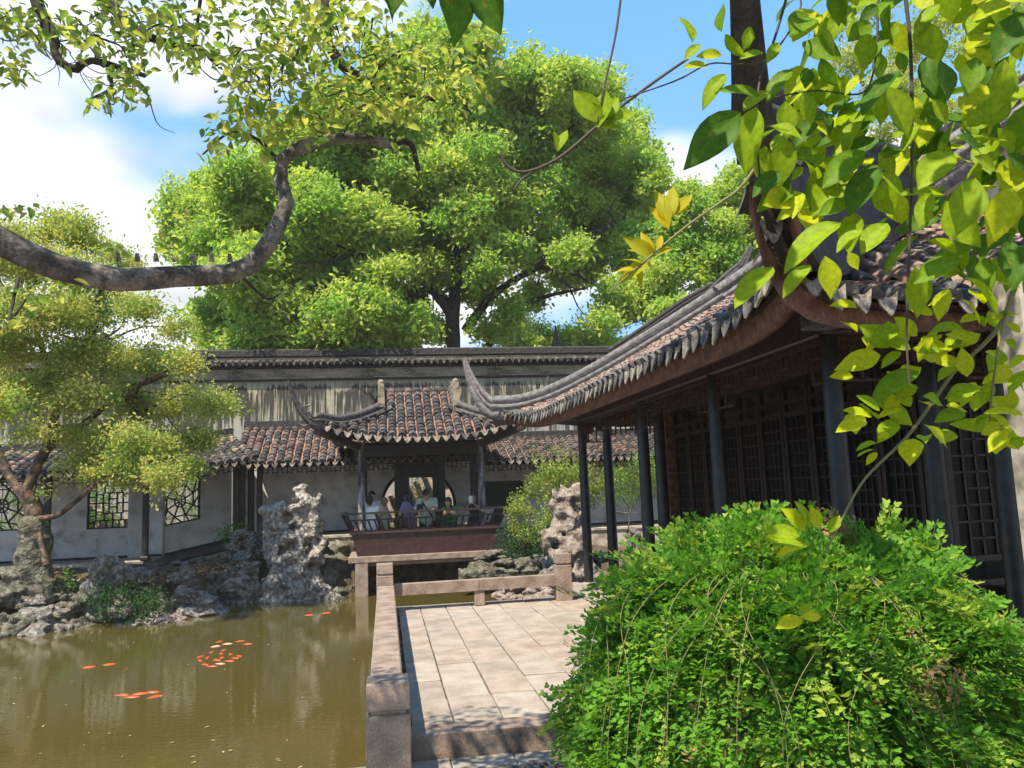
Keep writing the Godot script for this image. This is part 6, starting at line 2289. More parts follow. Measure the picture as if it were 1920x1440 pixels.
func over_branch() -> void:
	var t := thing("overhanging_tree", "near tree at the left whose crooked grey branch reaches over the pond", "tree")
	var b := MB.new()
	limb(b, [Vector3(-4.0, -0.3, -2.6), Vector3(-3.9, 1.5, -2.7), Vector3(-3.75, 2.75, -2.9), Vector3(-3.4, 4.2, -3.1), Vector3(-2.8, 6.3, -3.2)], 0.3, 0.16, 12)
	var trunk := obj("trunk", b, M.bark, t)
	b = MB.new()
	limb(b, [Vector3(-3.75, 2.75, -2.9), Vector3(-1.751, 3.010, -3.510), Vector3(-1.600, 2.918, -3.590), Vector3(-1.439, 2.842, -3.670), Vector3(-1.277, 2.800, -3.710), Vector3(-1.141, 2.789, -3.740), Vector3(-0.934, 2.818, -3.780), Vector3(-0.682, 2.846, -3.820), Vector3(-0.586, 2.903, -3.820), Vector3(-0.508, 3.035, -3.820), Vector3(-0.448, 3.209, -3.860), Vector3(-0.493, 3.387, -3.900), Vector3(-0.434, 3.485, -3.900), Vector3(-0.321, 3.553, -3.940), Vector3(-0.137, 3.609, -3.980), Vector3(0.066, 3.590, -4.020)], 0.1, 0.024, 14, 0.07)
	obj("limb", b, M.bark, trunk)
	b = MB.new()
	for k in 8:
		b.tube([Vector3(-1.164, 2.839, -3.740) + Vector3(k * 0.08, 0.03, 0.02), Vector3(-1.165, 2.856, -3.740) + Vector3(k * 0.08, 0.05, 0.03)], [0.014, 0.008], 5)
	obj("bark_knobs", b, M.bark, trunk)
	for l in [[[Vector3(-1.730, 4.490, -4.060), Vector3(-1.672, 4.262, -4.060), Vector3(-1.605, 4.123, -4.060), Vector3(-1.582, 4.010, -4.060), Vector3(-1.501, 3.957, -4.060), Vector3(-1.440, 4.006, -4.060), Vector3(-1.326, 3.988, -4.060), Vector3(-1.167, 3.938, -4.060)], 0.035, 0.012],
		[[Vector3(-1.546, 4.577, -4.210), Vector3(-1.369, 4.375, -4.210), Vector3(-1.234, 4.256, -4.210), Vector3(-1.059, 4.196, -4.210), Vector3(-0.937, 4.187, -4.210), Vector3(-0.846, 4.095, -4.210)], 0.034, 0.012],
		[[Vector3(-0.319, 4.804, -4.370), Vector3(-0.285, 4.542, -4.370), Vector3(-0.287, 4.379, -4.370), Vector3(-0.205, 4.221, -4.370), Vector3(0.033, 4.087, -4.370), Vector3(0.244, 4.037, -4.370), Vector3(0.391, 4.021, -4.370)], 0.04, 0.016],
		[[Vector3(-1.346, 3.964, -4.060), Vector3(-1.328, 3.865, -4.060), Vector3(-1.434, 3.799, -4.060)], 0.012, 0.005],
		[[Vector3(-0.927, 4.588, -4.210), Vector3(-0.947, 4.370, -4.210), Vector3(-0.956, 4.247, -4.210)], 0.012, 0.006],
		[[Vector3(0.066, 3.602, -4.020), Vector3(0.167, 3.648, -4.130), Vector3(0.206, 3.499, -4.130)], 0.02, 0.012],
		[[Vector3(-0.498, 3.442, -3.900), Vector3(-0.612, 3.585, -3.980), Vector3(-0.741, 3.609, -3.980), Vector3(-0.867, 3.493, -3.980)], 0.012, 0.004],
		[[Vector3(-1.521, 2.760, -3.590), Vector3(-1.476, 2.541, -3.430), Vector3(-1.387, 2.609, -3.350)], 0.008, 0.004],
		[[Vector3(-0.670, 2.851, -3.820), Vector3(-0.548, 2.742, -3.900), Vector3(-0.483, 2.801, -3.980)], 0.009, 0.003]]:
		b = MB.new()
		limb(b, l[0], l[1], l[2], 8, 0.08, int(l[1] * 999))
		obj("twig", b, M.bark_dark, trunk)
	var g := RandomNumberGenerator.new()
	g.seed = 81
	for i in 90:
		var q: Array = [[60,50],[150,60],[230,60],[320,50],[230,140],[470,130],[520,60],[600,50],[680,60],[570,130],[640,170],[720,120],[800,120],[470,185],[720,180],[560,210]][i % 16]
		var c := at(q[0] + g.randfn() * 25.0, q[1] + g.randfn() * 18.0, g.randf_range(3.7, 4.2))
		b = MB.new()
		limb(b, noodle(c, c + Vector3(g.randf_range(-0.3, 0.3), g.randf_range(-0.28, 0.1), g.randf_range(-0.25, 0.25)), g, 3, 0.2), 0.005, 0.0015, 4)
		obj("twig", b, M.bark_dark, trunk)
	var leaf := [leaf_mesh(0.27, 0.12, 0.02, 4), leaf_mesh(0.24, 0.25, 0.03, 4), leaf_mesh(0.3, 0.05, 0.015, 4)]
	var lists := [[], []]
	for q in [[20,40,50,55],[80,50,55,60],[150,60,55,70],[230,40,55,60],[250,95,45,50],[320,50,60,75],[400,40,50,50],[345,110,40,40],[230,150,40,40],[190,185,30,26],[262,180,26,18],[420,100,40,26],[470,130,45,45],[520,60,60,90],[600,50,65,100],[680,50,60,80],[570,130,60,90],[640,180,60,80],[720,110,60,90],[800,110,60,90],[865,150,50,70],[470,190,50,60],[440,220,35,34],[720,190,55,70],[790,190,45,50],[560,220,50,60],[500,250,34,34],[410,270,26,16],[400,245,20,8],[20,110,34,30],[30,140,20,12],[15,390,26,10],[60,388,16,6],[215,462,20,8],[120,415,20,6],[345,405,26,12],[320,455,22,10],[60,560,34,14],[120,540,26,10],[30,600,26,8],[640,-40,90,90],[250,-40,90,90],[480,-30,80,80],[880,60,36,34],[330,20,40,30]]:
		for i in q[3] * (1.15 if q[0] < 420 else 1.7):
			var d := 3.95 + g.randf_range(-0.65, 0.5)
			var p := at(q[0] + g.randfn() * q[2] * 0.55, q[1] + g.randfn() * q[2] * 0.5, d)
			var dir := Vector3(g.randfn(), g.randf_range(-1.2, 0.25), g.randfn())
			var nn := Vector3(g.randfn() * 0.6, 1.0, g.randfn() * 0.6 + 0.25)
			lists[0].append(Transform3D(look(dir, nn).scaled_local(Vector3.ONE * g.randf_range(0.042, 0.076)), p))
	# the part of the crown that hangs above and behind the frame
	for i in 2600:
		var p := Vector3(g.randf_range(-3.2, -0.9), g.randf_range(4.7, 5.7), g.randf_range(-4.5, -2.4))
		if sin(p.x * 4.0) * sin(p.z * 5.0 + p.x) > 0.55:
			continue
		lists[1].append(Transform3D(look(any_dir(g), Vector3(g.randfn() * 0.5, 1, g.randfn() * 0.5)).scaled_local(Vector3.ONE * g.randf_range(0.06, 0.1)), p))
	pieces(t, "leaf", lists[0], leaf, M.hang, 300)
	many("leaves", leaf[0], M.hang[1], lists[1], t)
	settle(t, Vector3(-4.0, -0.3, -2.6))


func near_branch() -> void:
	var t := thing("overhanging_branch", "near branches with large sunlit leaves hanging over the top right", "branch")
	var tw := func(p: Array, r0: float, r1: float, m: Material) -> void:
		var b := MB.new()
		limb(b, p, r0, r1, 6, 0.05)
		obj("twig", b, m, t)
	tw.call([Vector3(1.455, 3.827, -1.900), Vector3(1.397, 3.144, -1.800), Vector3(1.400, 2.960, -1.800), Vector3(1.376, 2.676, -1.800), Vector3(1.341, 2.415, -1.800), Vector3(1.299, 2.124, -1.800), Vector3(1.295, 2.016, -1.800)], 0.007, 0.0028, M.twig)
	tw.call([Vector3(1.387, 3.877, -2.200), Vector3(1.240, 3.271, -2.100), Vector3(1.176, 3.094, -2.100), Vector3(1.096, 2.944, -2.050), Vector3(1.047, 2.772, -2.000), Vector3(1.045, 2.632, -2.000)], 0.007, 0.003, M.twig)
	tw.call([Vector3(1.228, 3.671, -2.200), Vector3(1.272, 3.203, -2.100), Vector3(1.155, 3.042, -2.100), Vector3(0.921, 2.958, -2.000), Vector3(0.823, 2.905, -2.000), Vector3(0.666, 2.844, -2.000)], 0.004, 0.002, M.twig)
	tw.call([Vector3(1.489, 3.358, -2.000), Vector3(1.432, 2.982, -2.000), Vector3(1.380, 2.890, -2.000), Vector3(1.239, 2.892, -2.000), Vector3(1.089, 2.861, -2.000)], 0.004, 0.002, M.twig)
	tw.call([Vector3(2.063, 2.558, -2.200), Vector3(1.928, 2.261, -2.200), Vector3(1.751, 2.111, -2.200), Vector3(1.555, 1.902, -2.200), Vector3(1.403, 1.780, -2.200), Vector3(1.304, 1.644, -2.200), Vector3(1.254, 1.569, -2.200)], 0.009, 0.003, M.twig_green)
	tw.call([Vector3(2.037, 2.610, -2.100), Vector3(1.889, 2.339, -2.100), Vector3(1.810, 2.143, -2.100), Vector3(1.757, 1.937, -2.100)], 0.006, 0.003, M.twig_green)
	tw.call([Vector3(1.523, 3.074, -2.900), Vector3(1.433, 2.959, -2.900), Vector3(1.220, 2.812, -2.900), Vector3(1.035, 2.669, -2.900), Vector3(0.867, 2.531, -2.900)], 0.007, 0.003, M.twig_green)
	tw.call([Vector3(0.964, 3.807, -2.800), Vector3(0.916, 3.535, -2.800), Vector3(0.854, 3.301, -2.800), Vector3(0.821, 3.160, -2.800)], 0.006, 0.004, M.twig)
	tw.call([Vector3(1.288, 3.556, -3.000), Vector3(1.045, 3.379, -3.000), Vector3(0.855, 3.222, -3.000), Vector3(0.717, 3.105, -3.000), Vector3(0.583, 3.041, -3.000), Vector3(0.509, 3.054, -3.000), Vector3(0.474, 3.109, -3.000)], 0.006, 0.007, M.twig)
	tw.call([Vector3(0.605, 3.046, -3.000), Vector3(0.549, 3.000, -3.000), Vector3(0.527, 2.967, -3.000)], 0.006, 0.004, M.twig)
	tw.call([Vector3(0.147, 2.803, -1.300), Vector3(0.153, 2.711, -1.300), Vector3(0.186, 2.698, -1.300)], 0.004, 0.003, M.twig)
	tw.call([Vector3(0.147, 2.803, -1.300), Vector3(0.014, 2.701, -1.300)], 0.004, 0.002, M.twig)
	var ms := [leaf_mesh(0.29, 0.1, 0.015, 8, 0.95), leaf_mesh(0.27, 0.2, 0.03, 8, 1.0), leaf_mesh(0.31, 0.04, 0.02, 8, 0.9), leaf_mesh(0.26, 0.3, 0.03, 8, 1.0)]
	var gold := [leaf_mesh(0.2, 0.3, 0.03, 6), leaf_mesh(0.18, 0.4, 0.02, 6)]
	var g := RandomNumberGenerator.new()
	g.seed = 91
	var rib := MB.new()
	rib.tube([Vector3(0, 0.004, 0.0), Vector3(0, 0.0, 0.5), Vector3(0, -0.01, 0.85)], [0.012, 0.008, 0.002], 4)
	var one := func(a: Vector3, b: Vector3, mesh: Mesh, m: Material) -> void:
		var d := b - a
		var view := (eye - a).normalized()
		var nn := view * g.randf_range(0.25, 1.0) + Vector3.UP * g.randf_range(0.3, 0.9) + any_dir(g) * 0.35
		obj("leaf", mesh, m, t, Transform3D(look(d, nn).scaled_local(Vector3.ONE * d.length()), a))
	var big := [
		Vector3(0.878, 3.022, -2.000), Vector3(0.861, 3.112, -2.000), Vector3(0.966, 3.056, -2.000), Vector3(0.970, 3.149, -2.000), Vector3(0.899, 3.015, -2.000), Vector3(0.848, 2.970, -2.000), Vector3(0.960, 2.986, -2.000), Vector3(0.889, 2.988, -2.000), Vector3(0.915, 2.952, -2.000), Vector3(0.842, 2.946, -2.000), Vector3(0.945, 2.902, -1.950), Vector3(0.865, 2.822, -1.950), Vector3(1.010, 2.815, -1.900), Vector3(0.906, 2.846, -1.900), Vector3(0.905, 2.716, -1.800), Vector3(0.755, 2.592, -1.800), Vector3(0.972, 2.758, -1.850), Vector3(0.914, 2.594, -1.850), Vector3(0.976, 3.051, -2.000), Vector3(1.018, 2.978, -2.000), Vector3(1.056, 3.078, -2.000), Vector3(1.032, 3.014, -2.000), Vector3(1.115, 3.031, -2.050), Vector3(1.039, 3.010, -2.050), Vector3(1.118, 3.111, -2.100), Vector3(1.089, 3.072, -2.100), Vector3(1.139, 3.033, -2.000), Vector3(1.096, 2.977, -2.000), Vector3(1.141, 2.925, -1.950), Vector3(1.052, 2.842, -1.950), Vector3(1.083, 2.803, -1.900), Vector3(1.083, 2.697, -1.900), Vector3(1.218, 2.961, -2.000), Vector3(1.206, 2.896, -2.000), Vector3(1.234, 2.962, -2.000), Vector3(1.238, 2.908, -2.000), Vector3(1.211, 2.950, -2.000), Vector3(1.180, 2.911, -2.000), Vector3(1.196, 2.848, -1.950), Vector3(1.162, 2.766, -1.950), Vector3(1.203, 2.890, -2.000), Vector3(1.158, 2.872, -2.000), Vector3(1.279, 2.904, -2.000), Vector3(1.233, 2.883, -2.000), Vector3(1.333, 2.893, -1.900), Vector3(1.260, 2.851, -1.900), Vector3(1.412, 3.000, -1.900), Vector3(1.321, 2.929, -1.900), Vector3(1.398, 3.078, -1.950), Vector3(1.320, 3.019, -1.950), Vector3(1.305, 3.095, -1.900), Vector3(1.227, 3.006, -1.900), Vector3(1.273, 3.140, -2.000), Vector3(1.205, 3.089, -2.000), Vector3(1.312, 2.821, -1.950), Vector3(1.229, 2.805, -1.950), Vector3(1.307, 2.817, -1.900), Vector3(1.230, 2.740, -1.900), Vector3(1.269, 2.730, -1.850), Vector3(1.176, 2.645, -1.850), Vector3(1.236, 2.623, -1.800), Vector3(1.109, 2.541, -1.800), Vector3(1.118, 2.664, -1.950), Vector3(1.217, 2.677, -1.950), Vector3(1.078, 2.662, -1.900), Vector3(1.035, 2.571, -1.900), Vector3(1.031, 2.682, -1.950), Vector3(1.053, 2.607, -1.950), Vector3(1.077, 2.587, -1.900), Vector3(1.050, 2.515, -1.900), Vector3(1.150, 2.640, -1.950), Vector3(1.113, 2.608, -1.950), Vector3(1.267, 2.580, -1.800), Vector3(1.170, 2.458, -1.800), Vector3(1.211, 2.507, -1.850), Vector3(1.122, 2.472, -1.850), Vector3(1.268, 2.566, -1.800), Vector3(1.349, 2.503, -1.800), Vector3(1.366, 2.607, -1.800), Vector3(1.390, 2.531, -1.800), Vector3(1.292, 2.509, -1.850), Vector3(1.353, 2.478, -1.850), Vector3(1.375, 2.654, -1.850), Vector3(1.308, 2.632, -1.850), Vector3(1.309, 2.642, -1.850), Vector3(1.354, 2.581, -1.850), Vector3(1.327, 2.824, -1.750), Vector3(1.200, 2.699, -1.750), Vector3(1.245, 2.750, -1.700), Vector3(1.298, 2.618, -1.700), Vector3(1.362, 2.903, -1.800), Vector3(1.374, 2.843, -1.800), Vector3(1.400, 2.824, -1.700), Vector3(1.412, 2.715, -1.700), Vector3(1.502, 2.838, -1.700), Vector3(1.465, 2.736, -1.700), Vector3(1.537, 2.807, -1.650), Vector3(1.515, 2.673, -1.650), Vector3(1.387, 2.959, -1.750), Vector3(1.441, 2.849, -1.750), Vector3(1.455, 3.013, -1.750), Vector3(1.374, 2.929, -1.750), Vector3(1.561, 2.918, -1.800), Vector3(1.651, 2.972, -1.800), Vector3(1.672, 3.027, -1.750), Vector3(1.557, 2.994, -1.750), Vector3(1.568, 2.791, -1.750), Vector3(1.490, 2.722, -1.750), Vector3(1.628, 2.876, -1.800), Vector3(1.602, 2.816, -1.800), Vector3(1.651, 2.959, -1.700), Vector3(1.553, 2.836, -1.700), Vector3(1.380, 2.602, -1.650), Vector3(1.457, 2.568, -1.650), Vector3(1.319, 2.538, -1.600), Vector3(1.222, 2.445, -1.600), Vector3(1.374, 2.474, -1.600), Vector3(1.314, 2.340, -1.600), Vector3(1.472, 2.455, -1.600), Vector3(1.399, 2.329, -1.600), Vector3(1.629, 2.699, -1.800), Vector3(1.685, 2.636, -1.800), Vector3(1.652, 2.630, -1.800), Vector3(1.699, 2.577, -1.800), Vector3(1.486, 2.454, -1.850), Vector3(1.514, 2.410, -1.850), Vector3(1.527, 2.444, -1.850), Vector3(1.567, 2.425, -1.850), Vector3(1.598, 2.395, -1.800), Vector3(1.523, 2.354, -1.800), Vector3(1.243, 2.414, -1.750), Vector3(1.163, 2.335, -1.750), Vector3(1.086, 2.396, -1.700), Vector3(0.925, 2.318, -1.700), Vector3(1.174, 2.397, -1.750), Vector3(1.097, 2.344, -1.750), Vector3(1.426, 3.134, -1.950), Vector3(1.366, 3.087, -1.950), Vector3(1.440, 3.055, -1.900), Vector3(1.405, 2.989, -1.900), Vector3(1.635, 3.036, -1.800), Vector3(1.573, 2.970, -1.800), Vector3(1.560, 3.041, -1.800), Vector3(1.496, 2.996, -1.800), Vector3(1.665, 2.935, -1.750), Vector3(1.677, 2.865, -1.750), Vector3(1.363, 2.718, -1.700), Vector3(1.405, 2.654, -1.700), Vector3(1.360, 2.676, -1.750), Vector3(1.298, 2.607, -1.750), Vector3(1.553, 2.712, -1.750), Vector3(1.477, 2.680, -1.750), Vector3(1.296, 2.457, -1.650), Vector3(1.250, 2.377, -1.650), Vector3(1.501, 2.435, -1.700), Vector3(1.563, 2.417, -1.700), Vector3(1.464, 2.572, -1.700), Vector3(1.529, 2.537, -1.700)]
	for i in 30:
		var p := at(g.randf_range(1430, 1640), g.randf_range(170, 430), g.randf_range(1.85, 2.15))
		var dir := Vector3(g.randf_range(-1, 0.6), g.randf_range(-1.0, 0.1), g.randf_range(-0.3, 0.5)).normalized()
		one.call(p, p + dir * g.randf_range(0.08, 0.13), ms[g.randi() % 4], M.big_leaf[[0, 3, 2, 0, 1][g.randi() % 5]])
	for i in 60:
		var p := at(g.randf_range(1600, 1940), g.randf_range(560, 850), g.randf_range(2.0, 2.35))
		var dir := Vector3(g.randf_range(-1, 0.7), g.randf_range(-0.6, 0.4), g.randf_range(-0.3, 0.5)).normalized()
		one.call(p, p + dir * g.randf_range(0.07, 0.12), ms[g.randi() % 4], M.big_leaf[[0, 2, 2, 0][g.randi() % 4]])
	for i in range(0, big.size(), 2):
		one.call(big[i], big[i + 1], ms[g.randi() % 4], M.big_leaf[[0, 1, 2, 0, 3, 0][g.randi() % 6]])
	var low := [
		Vector3(0.904, 2.286, -1.700), Vector3(0.798, 2.191, -1.700), Vector3(0.999, 2.291, -1.700), Vector3(0.917, 2.227, -1.700), Vector3(0.976, 2.283, -1.600), Vector3(0.986, 2.185, -1.600), Vector3(1.097, 2.322, -1.700), Vector3(1.121, 2.279, -1.700), Vector3(1.510, 2.174, -2.150), Vector3(1.406, 2.237, -2.150), Vector3(1.429, 2.137, -2.100), Vector3(1.298, 2.112, -2.100), Vector3(1.531, 2.155, -2.150), Vector3(1.461, 2.123, -2.150), Vector3(1.551, 2.176, -2.150), Vector3(1.528, 2.260, -2.150), Vector3(1.633, 2.175, -2.150), Vector3(1.647, 2.243, -2.150), Vector3(1.626, 2.212, -2.200), Vector3(1.555, 2.274, -2.200), Vector3(1.688, 2.279, -2.200), Vector3(1.616, 2.310, -2.200), Vector3(1.609, 2.168, -2.200), Vector3(1.733, 2.189, -2.200), Vector3(1.567, 2.165, -2.150), Vector3(1.670, 2.131, -2.150), Vector3(1.723, 2.161, -2.200), Vector3(1.774, 2.228, -2.200), Vector3(1.821, 2.211, -2.200), Vector3(1.732, 2.183, -2.200), Vector3(1.709, 2.114, -2.150), Vector3(1.639, 2.070, -2.150), Vector3(1.726, 2.183, -2.200), Vector3(1.848, 2.222, -2.200), Vector3(1.765, 2.149, -2.200), Vector3(1.808, 2.104, -2.200), Vector3(1.546, 2.088, -2.100), Vector3(1.385, 2.036, -2.100), Vector3(1.510, 2.074, -2.150), Vector3(1.597, 2.121, -2.150), Vector3(1.409, 1.976, -2.100), Vector3(1.345, 2.026, -2.100), Vector3(1.507, 2.021, -2.150), Vector3(1.430, 2.023, -2.150), Vector3(1.542, 1.989, -2.150), Vector3(1.516, 2.048, -2.150), Vector3(1.513, 2.016, -2.150), Vector3(1.455, 1.985, -2.150), Vector3(1.382, 1.959, -2.100), Vector3(1.305, 1.991, -2.100), Vector3(1.332, 1.943, -2.050), Vector3(1.235, 1.918, -2.050), Vector3(1.421, 1.887, -2.150), Vector3(1.358, 1.881, -2.150), Vector3(1.416, 1.866, -2.150), Vector3(1.355, 1.860, -2.150), Vector3(1.421, 1.858, -2.150), Vector3(1.381, 1.828, -2.150), Vector3(1.467, 1.909, -2.150), Vector3(1.426, 1.902, -2.150), Vector3(1.549, 2.015, -2.100), Vector3(1.633, 1.997, -2.100), Vector3(1.627, 1.997, -2.100), Vector3(1.720, 2.016, -2.100), Vector3(1.681, 1.965, -2.100), Vector3(1.578, 1.941, -2.100), Vector3(1.659, 1.989, -2.150), Vector3(1.734, 1.971, -2.150), Vector3(1.753, 1.958, -2.100), Vector3(1.708, 1.909, -2.100), Vector3(1.761, 1.952, -2.100), Vector3(1.782, 1.919, -2.100), Vector3(1.814, 2.149, -2.200), Vector3(1.753, 2.133, -2.200), Vector3(1.786, 2.100, -2.100), Vector3(1.859, 2.062, -2.100), Vector3(1.851, 2.027, -2.100), Vector3(1.821, 1.959, -2.100), Vector3(1.895, 2.201, -2.100), Vector3(1.857, 2.234, -2.100), Vector3(1.904, 2.131, -2.100), Vector3(1.844, 2.107, -2.100), Vector3(1.308, 2.303, -1.750), Vector3(1.313, 2.177, -1.750), Vector3(1.390, 2.248, -1.750), Vector3(1.351, 2.168, -1.750), Vector3(1.392, 2.307, -1.700), Vector3(1.268, 2.266, -1.700), Vector3(1.360, 2.249, -1.650), Vector3(1.461, 2.189, -1.650), Vector3(1.385, 2.209, -1.700), Vector3(1.447, 2.165, -1.700), Vector3(1.830, 2.256, -2.100), Vector3(1.891, 2.262, -2.100), Vector3(1.896, 2.256, -2.100), Vector3(1.806, 2.256, -2.100), Vector3(1.800, 2.262, -2.150), Vector3(1.737, 2.246, -2.150), Vector3(1.820, 2.229, -2.150), Vector3(1.813, 2.267, -2.150), Vector3(1.859, 2.062, -2.100), Vector3(1.889, 2.024, -2.100), Vector3(1.731, 2.287, -1.900), Vector3(1.669, 2.312, -1.900), Vector3(1.751, 2.348, -1.900), Vector3(1.687, 2.367, -1.900), Vector3(1.823, 2.064, -2.150), Vector3(1.784, 1.994, -2.150), Vector3(1.738, 2.054, -2.150), Vector3(1.795, 2.032, -2.150), Vector3(1.810, 2.151, -2.150), Vector3(1.863, 2.140, -2.150), Vector3(1.882, 2.189, -2.150), Vector3(1.927, 2.161, -2.150)]
	for i in range(0, low.size(), 2):
		one.call(low[i], low[i + 1], ms[g.randi() % 4], M.big_leaf[[0, 2, 2, 0, 2, 1][g.randi() % 6]])
	var rest := [
		Vector3(1.199, 1.606, -2.200), Vector3(1.072, 1.627, -2.200), Vector3(1.203, 1.641, -2.200), Vector3(1.139, 1.712, -2.200), Vector3(1.220, 1.647, -2.200), Vector3(1.180, 1.729, -2.200), Vector3(1.245, 1.646, -2.200), Vector3(1.226, 1.712, -2.200), Vector3(1.277, 1.629, -2.200), Vector3(1.316, 1.686, -2.200), Vector3(1.207, 1.599, -2.200), Vector3(1.107, 1.595, -2.200), Vector3(1.158, 1.630, -2.150), Vector3(1.063, 1.660, -2.150), Vector3(1.225, 1.375, -2.300), Vector3(1.138, 1.358, -2.300), Vector3(1.217, 1.384, -2.300), Vector3(1.259, 1.423, -2.300), Vector3(1.217, 1.379, -2.300), Vector3(1.295, 1.387, -2.300),
		Vector3(0.123, 2.719, -1.300), Vector3(0.141, 2.566, -1.300), Vector3(0.181, 2.703, -1.300), Vector3(0.210, 2.591, -1.300), Vector3(0.038, 2.738, -1.350), Vector3(0.028, 2.648, -1.350), Vector3(-0.005, 2.745, -1.350), Vector3(0.043, 2.647, -1.350), Vector3(0.107, 2.728, -1.300), Vector3(0.086, 2.641, -1.300),
		Vector3(0.831, 3.161, -2.800), Vector3(0.734, 3.296, -2.800), Vector3(0.838, 3.161, -2.800), Vector3(0.794, 3.245, -2.800), Vector3(0.824, 3.139, -2.800), Vector3(0.860, 3.302, -2.800), Vector3(0.842, 3.161, -2.800), Vector3(0.984, 3.242, -2.800), Vector3(0.830, 3.139, -2.800), Vector3(0.936, 3.154, -2.800), Vector3(0.842, 3.172, -2.800), Vector3(0.911, 3.271, -2.800), Vector3(0.862, 3.151, -2.800), Vector3(0.887, 3.216, -2.800), Vector3(0.694, 3.094, -2.900), Vector3(0.724, 3.182, -2.900), Vector3(0.683, 3.083, -2.900), Vector3(0.677, 3.170, -2.900)]
	for i in range(0, rest.size(), 2):
		var k := i / 2
		one.call(rest[i], rest[i + 1], ms[g.randi() % 4], M.big_leaf[[0, 2][k % 2] if k < 10 else 3 if k < 15 else 0])
	var yel := [Vector3(1.120, 2.799, -2.900), Vector3(1.067, 2.995, -2.900), Vector3(1.128, 2.821, -2.900), Vector3(1.146, 3.019, -2.900), Vector3(1.138, 2.832, -2.900), Vector3(1.244, 2.988, -2.900), Vector3(1.154, 2.861, -2.950), Vector3(1.116, 2.971, -2.950), Vector3(1.145, 2.843, -2.900), Vector3(1.226, 2.899, -2.900), Vector3(1.119, 2.778, -2.900), Vector3(1.039, 2.907, -2.900), Vector3(1.057, 2.669, -2.900), Vector3(0.901, 2.764, -2.900), Vector3(1.046, 2.669, -2.900), Vector3(0.989, 2.797, -2.900), Vector3(1.053, 2.673, -2.950), Vector3(0.969, 2.748, -2.950), Vector3(1.069, 2.691, -2.900), Vector3(1.087, 2.788, -2.900), Vector3(1.068, 2.674, -2.900), Vector3(1.149, 2.735, -2.900), Vector3(1.023, 2.648, -2.900), Vector3(0.869, 2.562, -2.900), Vector3(1.001, 2.637, -2.900), Vector3(0.918, 2.689, -2.900), Vector3(0.990, 2.626, -2.900), Vector3(0.984, 2.531, -2.900), Vector3(1.030, 2.662, -2.950), Vector3(1.072, 2.630, -2.950), Vector3(0.968, 2.615, -2.900), Vector3(0.883, 2.625, -2.900)]
	for i in range(0, yel.size(), 2):
		one.call(yel[i], yel[i].lerp(yel[i + 1], 0.82), gold[g.randi() % 2], M.gold_leaf[g.randi() % 2])
	# fill between the drawn leaves, and the part of the branch above and behind the frame
	var fill := [[], [], [], []]
	for i in 250:
		var d := g.randf_range(1.75, 2.5)
		var px := lerpf(1980, 1480, pow(g.randf(), 1.5))
		var p := at(px, g.randf_range(-30, 480) - (1920 - px) * 0.3 + 30, d)
		var dir := Vector3(g.randf_range(-1, 0.6), g.randf_range(-1.2, 0.1), g.randf_range(-0.5, 0.6)).normalized()
		var tone: int = [0, 1, 3, 0, 2][g.randi() % 5]
		var l := g.randf_range(0.09, 0.16)
		if i < 30:
			one.call(p, p + dir * l, ms[g.randi() % 4], M.big_leaf[tone])
			continue
		var nn := (eye - p).normalized() * g.randf_range(0.25, 1.0) + Vector3.UP * g.randf_range(0.3, 0.9) + any_dir(g) * 0.35
		fill[tone].append(Transform3D(look(dir, nn).scaled_local(Vector3.ONE * l), p))
	for k in 4:
		many("leaves", ms[k], M.big_leaf[k], fill[k], t)
	var xf := []
	for i in 1000:
		var p := Vector3(g.randf_range(-0.5, 2.2), g.randf_range(3.0, 3.7), g.randf_range(-2.3, -0.5))
		p.y += maxf(0.0, -p.z - 1.4) * 0.6
		if sin(p.x * 9.0 + 1.0) * sin(p.z * 8.0) > 0.3:
			continue
		xf.append(Transform3D(look(any_dir(g), Vector3(g.randfn() * 0.4, 1, g.randfn() * 0.4)).scaled_local(Vector3.ONE * g.randf_range(0.08, 0.14)), p))
	for i in 4200:  # the crown overhead that shades the hall's near corner
		var p := Vector3(g.randf_range(0.9, 4.6), g.randf_range(5.6, 6.7), g.randf_range(-5.4, -2.9))
		if sin(p.x * 4.3) * sin(p.z * 4.7 + p.x) > 0.45:
			continue
		xf.append(Transform3D(look(any_dir(g), Vector3(g.randfn() * 0.4, 1, g.randfn() * 0.4)).scaled_local(Vector3.ONE * g.randf_range(0.09, 0.15)), p))
	many("leaves", ms[0], M.big_leaf[1], xf, t)
	settle(t, Vector3(1.4, 3.2, -1.9))


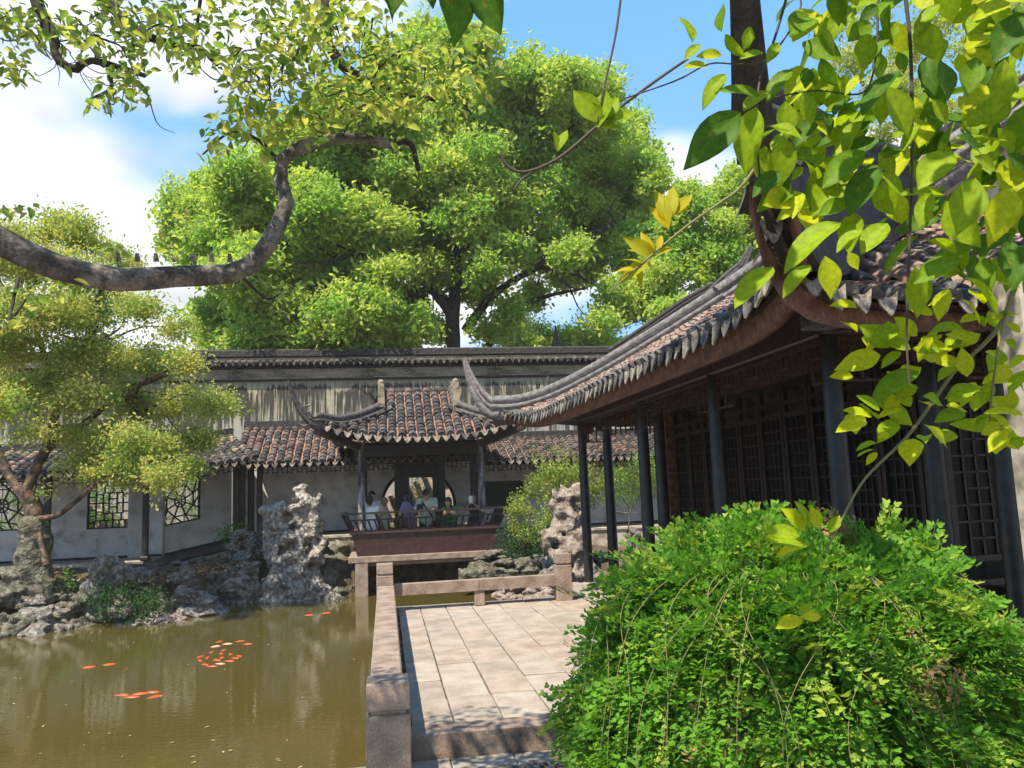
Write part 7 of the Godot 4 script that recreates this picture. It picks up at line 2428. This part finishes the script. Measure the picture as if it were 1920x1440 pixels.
func bush() -> void:
	var base := Vector3(2.38, -0.18, -4.65)
	var t := thing("arching_bush", "large mounded green bush of arching leafy stems at the right foreground", "bush")
	var g := RandomNumberGenerator.new()
	g.seed = 111
	for i in 46:
		var a := g.randf() * TAU
		var r := g.randf_range(0.7, 1.25)
		var top := base + Vector3(cos(a) * r * 0.35, g.randf_range(1.15, 1.55), sin(a) * r * 0.3)
		var end := base + Vector3(cos(a) * r * 1.15, g.randf_range(0.2, 0.9), sin(a) * r * 0.95)
		var b := MB.new()
		limb(b, [base + Vector3(cos(a) * 0.15, 0, sin(a) * 0.15), base + Vector3(cos(a) * 0.2 * r, 0.9, sin(a) * 0.2 * r), top, end], 0.009, 0.003, 5)
		obj("stem", b, M.bark_tan if i % 3 == 0 else M.twig_green, t)
	var sp := [sprig(1, 0.18, 0.03), sprig(2, 0.22, 0.031), sprig(3, 0.15, 0.029), sprig(4, 0.2, 0.033)]
	var lump := noise(112, 1.6, 3)
	var xf := []
	while xf.size() < 9800:
		var a := g.randf() * TAU
		var h := pow(g.randf(), 0.8)
		var k := g.randf()
		var shell := 1.0 - 0.34 * k * k
		# mound: widest near a third of its height, top a little flat
		var y := h * 1.62
		var rad := sqrt(maxf(0.0, 1.0 - pow(h, 2.6))) * (0.86 + 0.14 * minf(1.0, h * 5.0))
		var p := Vector3(cos(a) * rad * 1.3 * shell, y * (0.55 + 0.45 * shell), sin(a) * rad * 1.15 * shell)
		p *= 1.0 + 0.15 * lump.get_noise_3dv(p * 1.3)
		if lump.get_noise_3dv(p * 2.2 + Vector3(7, 0, 0)) < -0.1 - 0.10 * (h - 0.5):
			continue
		var out := Vector3(p.x, (p.y - 0.5) * 0.9, p.z).normalized()
		var dir := out + Vector3(0, g.randf_range(-1.5, 0.2), 0) + any_dir(g) * 0.55
		xf.append(Transform3D(look(dir, out + Vector3.UP * 0.7 + any_dir(g) * 0.3).scaled_local(Vector3.ONE * g.randf_range(0.75, 1.3)), base + p))
	for i in 26:  # loose shoots that break the outline
		var a := g.randf() * TAU
		var p := Vector3(cos(a) * 1.15, g.randf_range(0.7, 1.5), sin(a) * 1.0)
		p.x *= 1.0 - 0.45 * maxf(0.0, p.y - 1.1)
		xf.append(Transform3D(look(Vector3(cos(a), g.randf_range(-0.1, 0.9), sin(a)), Vector3.UP).scaled_local(Vector3.ONE * 1.3), base + p))
	var dry := []
	for q in [[Vector3(0.35, 1.5, 0.15), 0.3, 46], [Vector3(1.05, 0.95, 0.35), 0.22, 30], [Vector3(0.1, 0.9, 0.95), 0.28, 34], [Vector3(-0.75, 0.75, 0.75), 0.2, 20]]:
		for i in q[2]:
			var p: Vector3 = q[0] + any_dir(g) * q[1] * g.randf()
			dry.append(Transform3D(look(any_dir(g) + Vector3(0, -0.4, 0), any_dir(g)).scaled_local(Vector3.ONE * g.randf_range(0.7, 1.1)), base + p))
	tag(many("dry_shoots", sp[0], M.bush[3], dry, t), "brown dried shoots")
	for i in 34:  # bare runners arching over the outside of the mound
		var a := g.randf() * TAU
		var a2 := a + g.randf_range(-0.35, 0.35)
		var b := MB.new()
		limb(b, [base + Vector3(cos(a) * 0.5, 1.52, sin(a) * 0.4), base + Vector3(cos(a) * 1.05, 1.35, sin(a) * 0.85), base + Vector3(cos(a2) * 1.3, 0.9, sin(a2) * 1.16), base + Vector3(cos(a2) * 1.38, g.randf_range(0.2, 0.6), sin(a2) * 1.22)], 0.003, 0.0015, 4)
		obj("runner", b, M.twig_green, t)
	pieces(t, "leafy_shoot", xf, sp, [M.bush[0], M.bush[1], M.bush[0], M.bush[2], M.bush[1]], 280)
	settle(t, base)
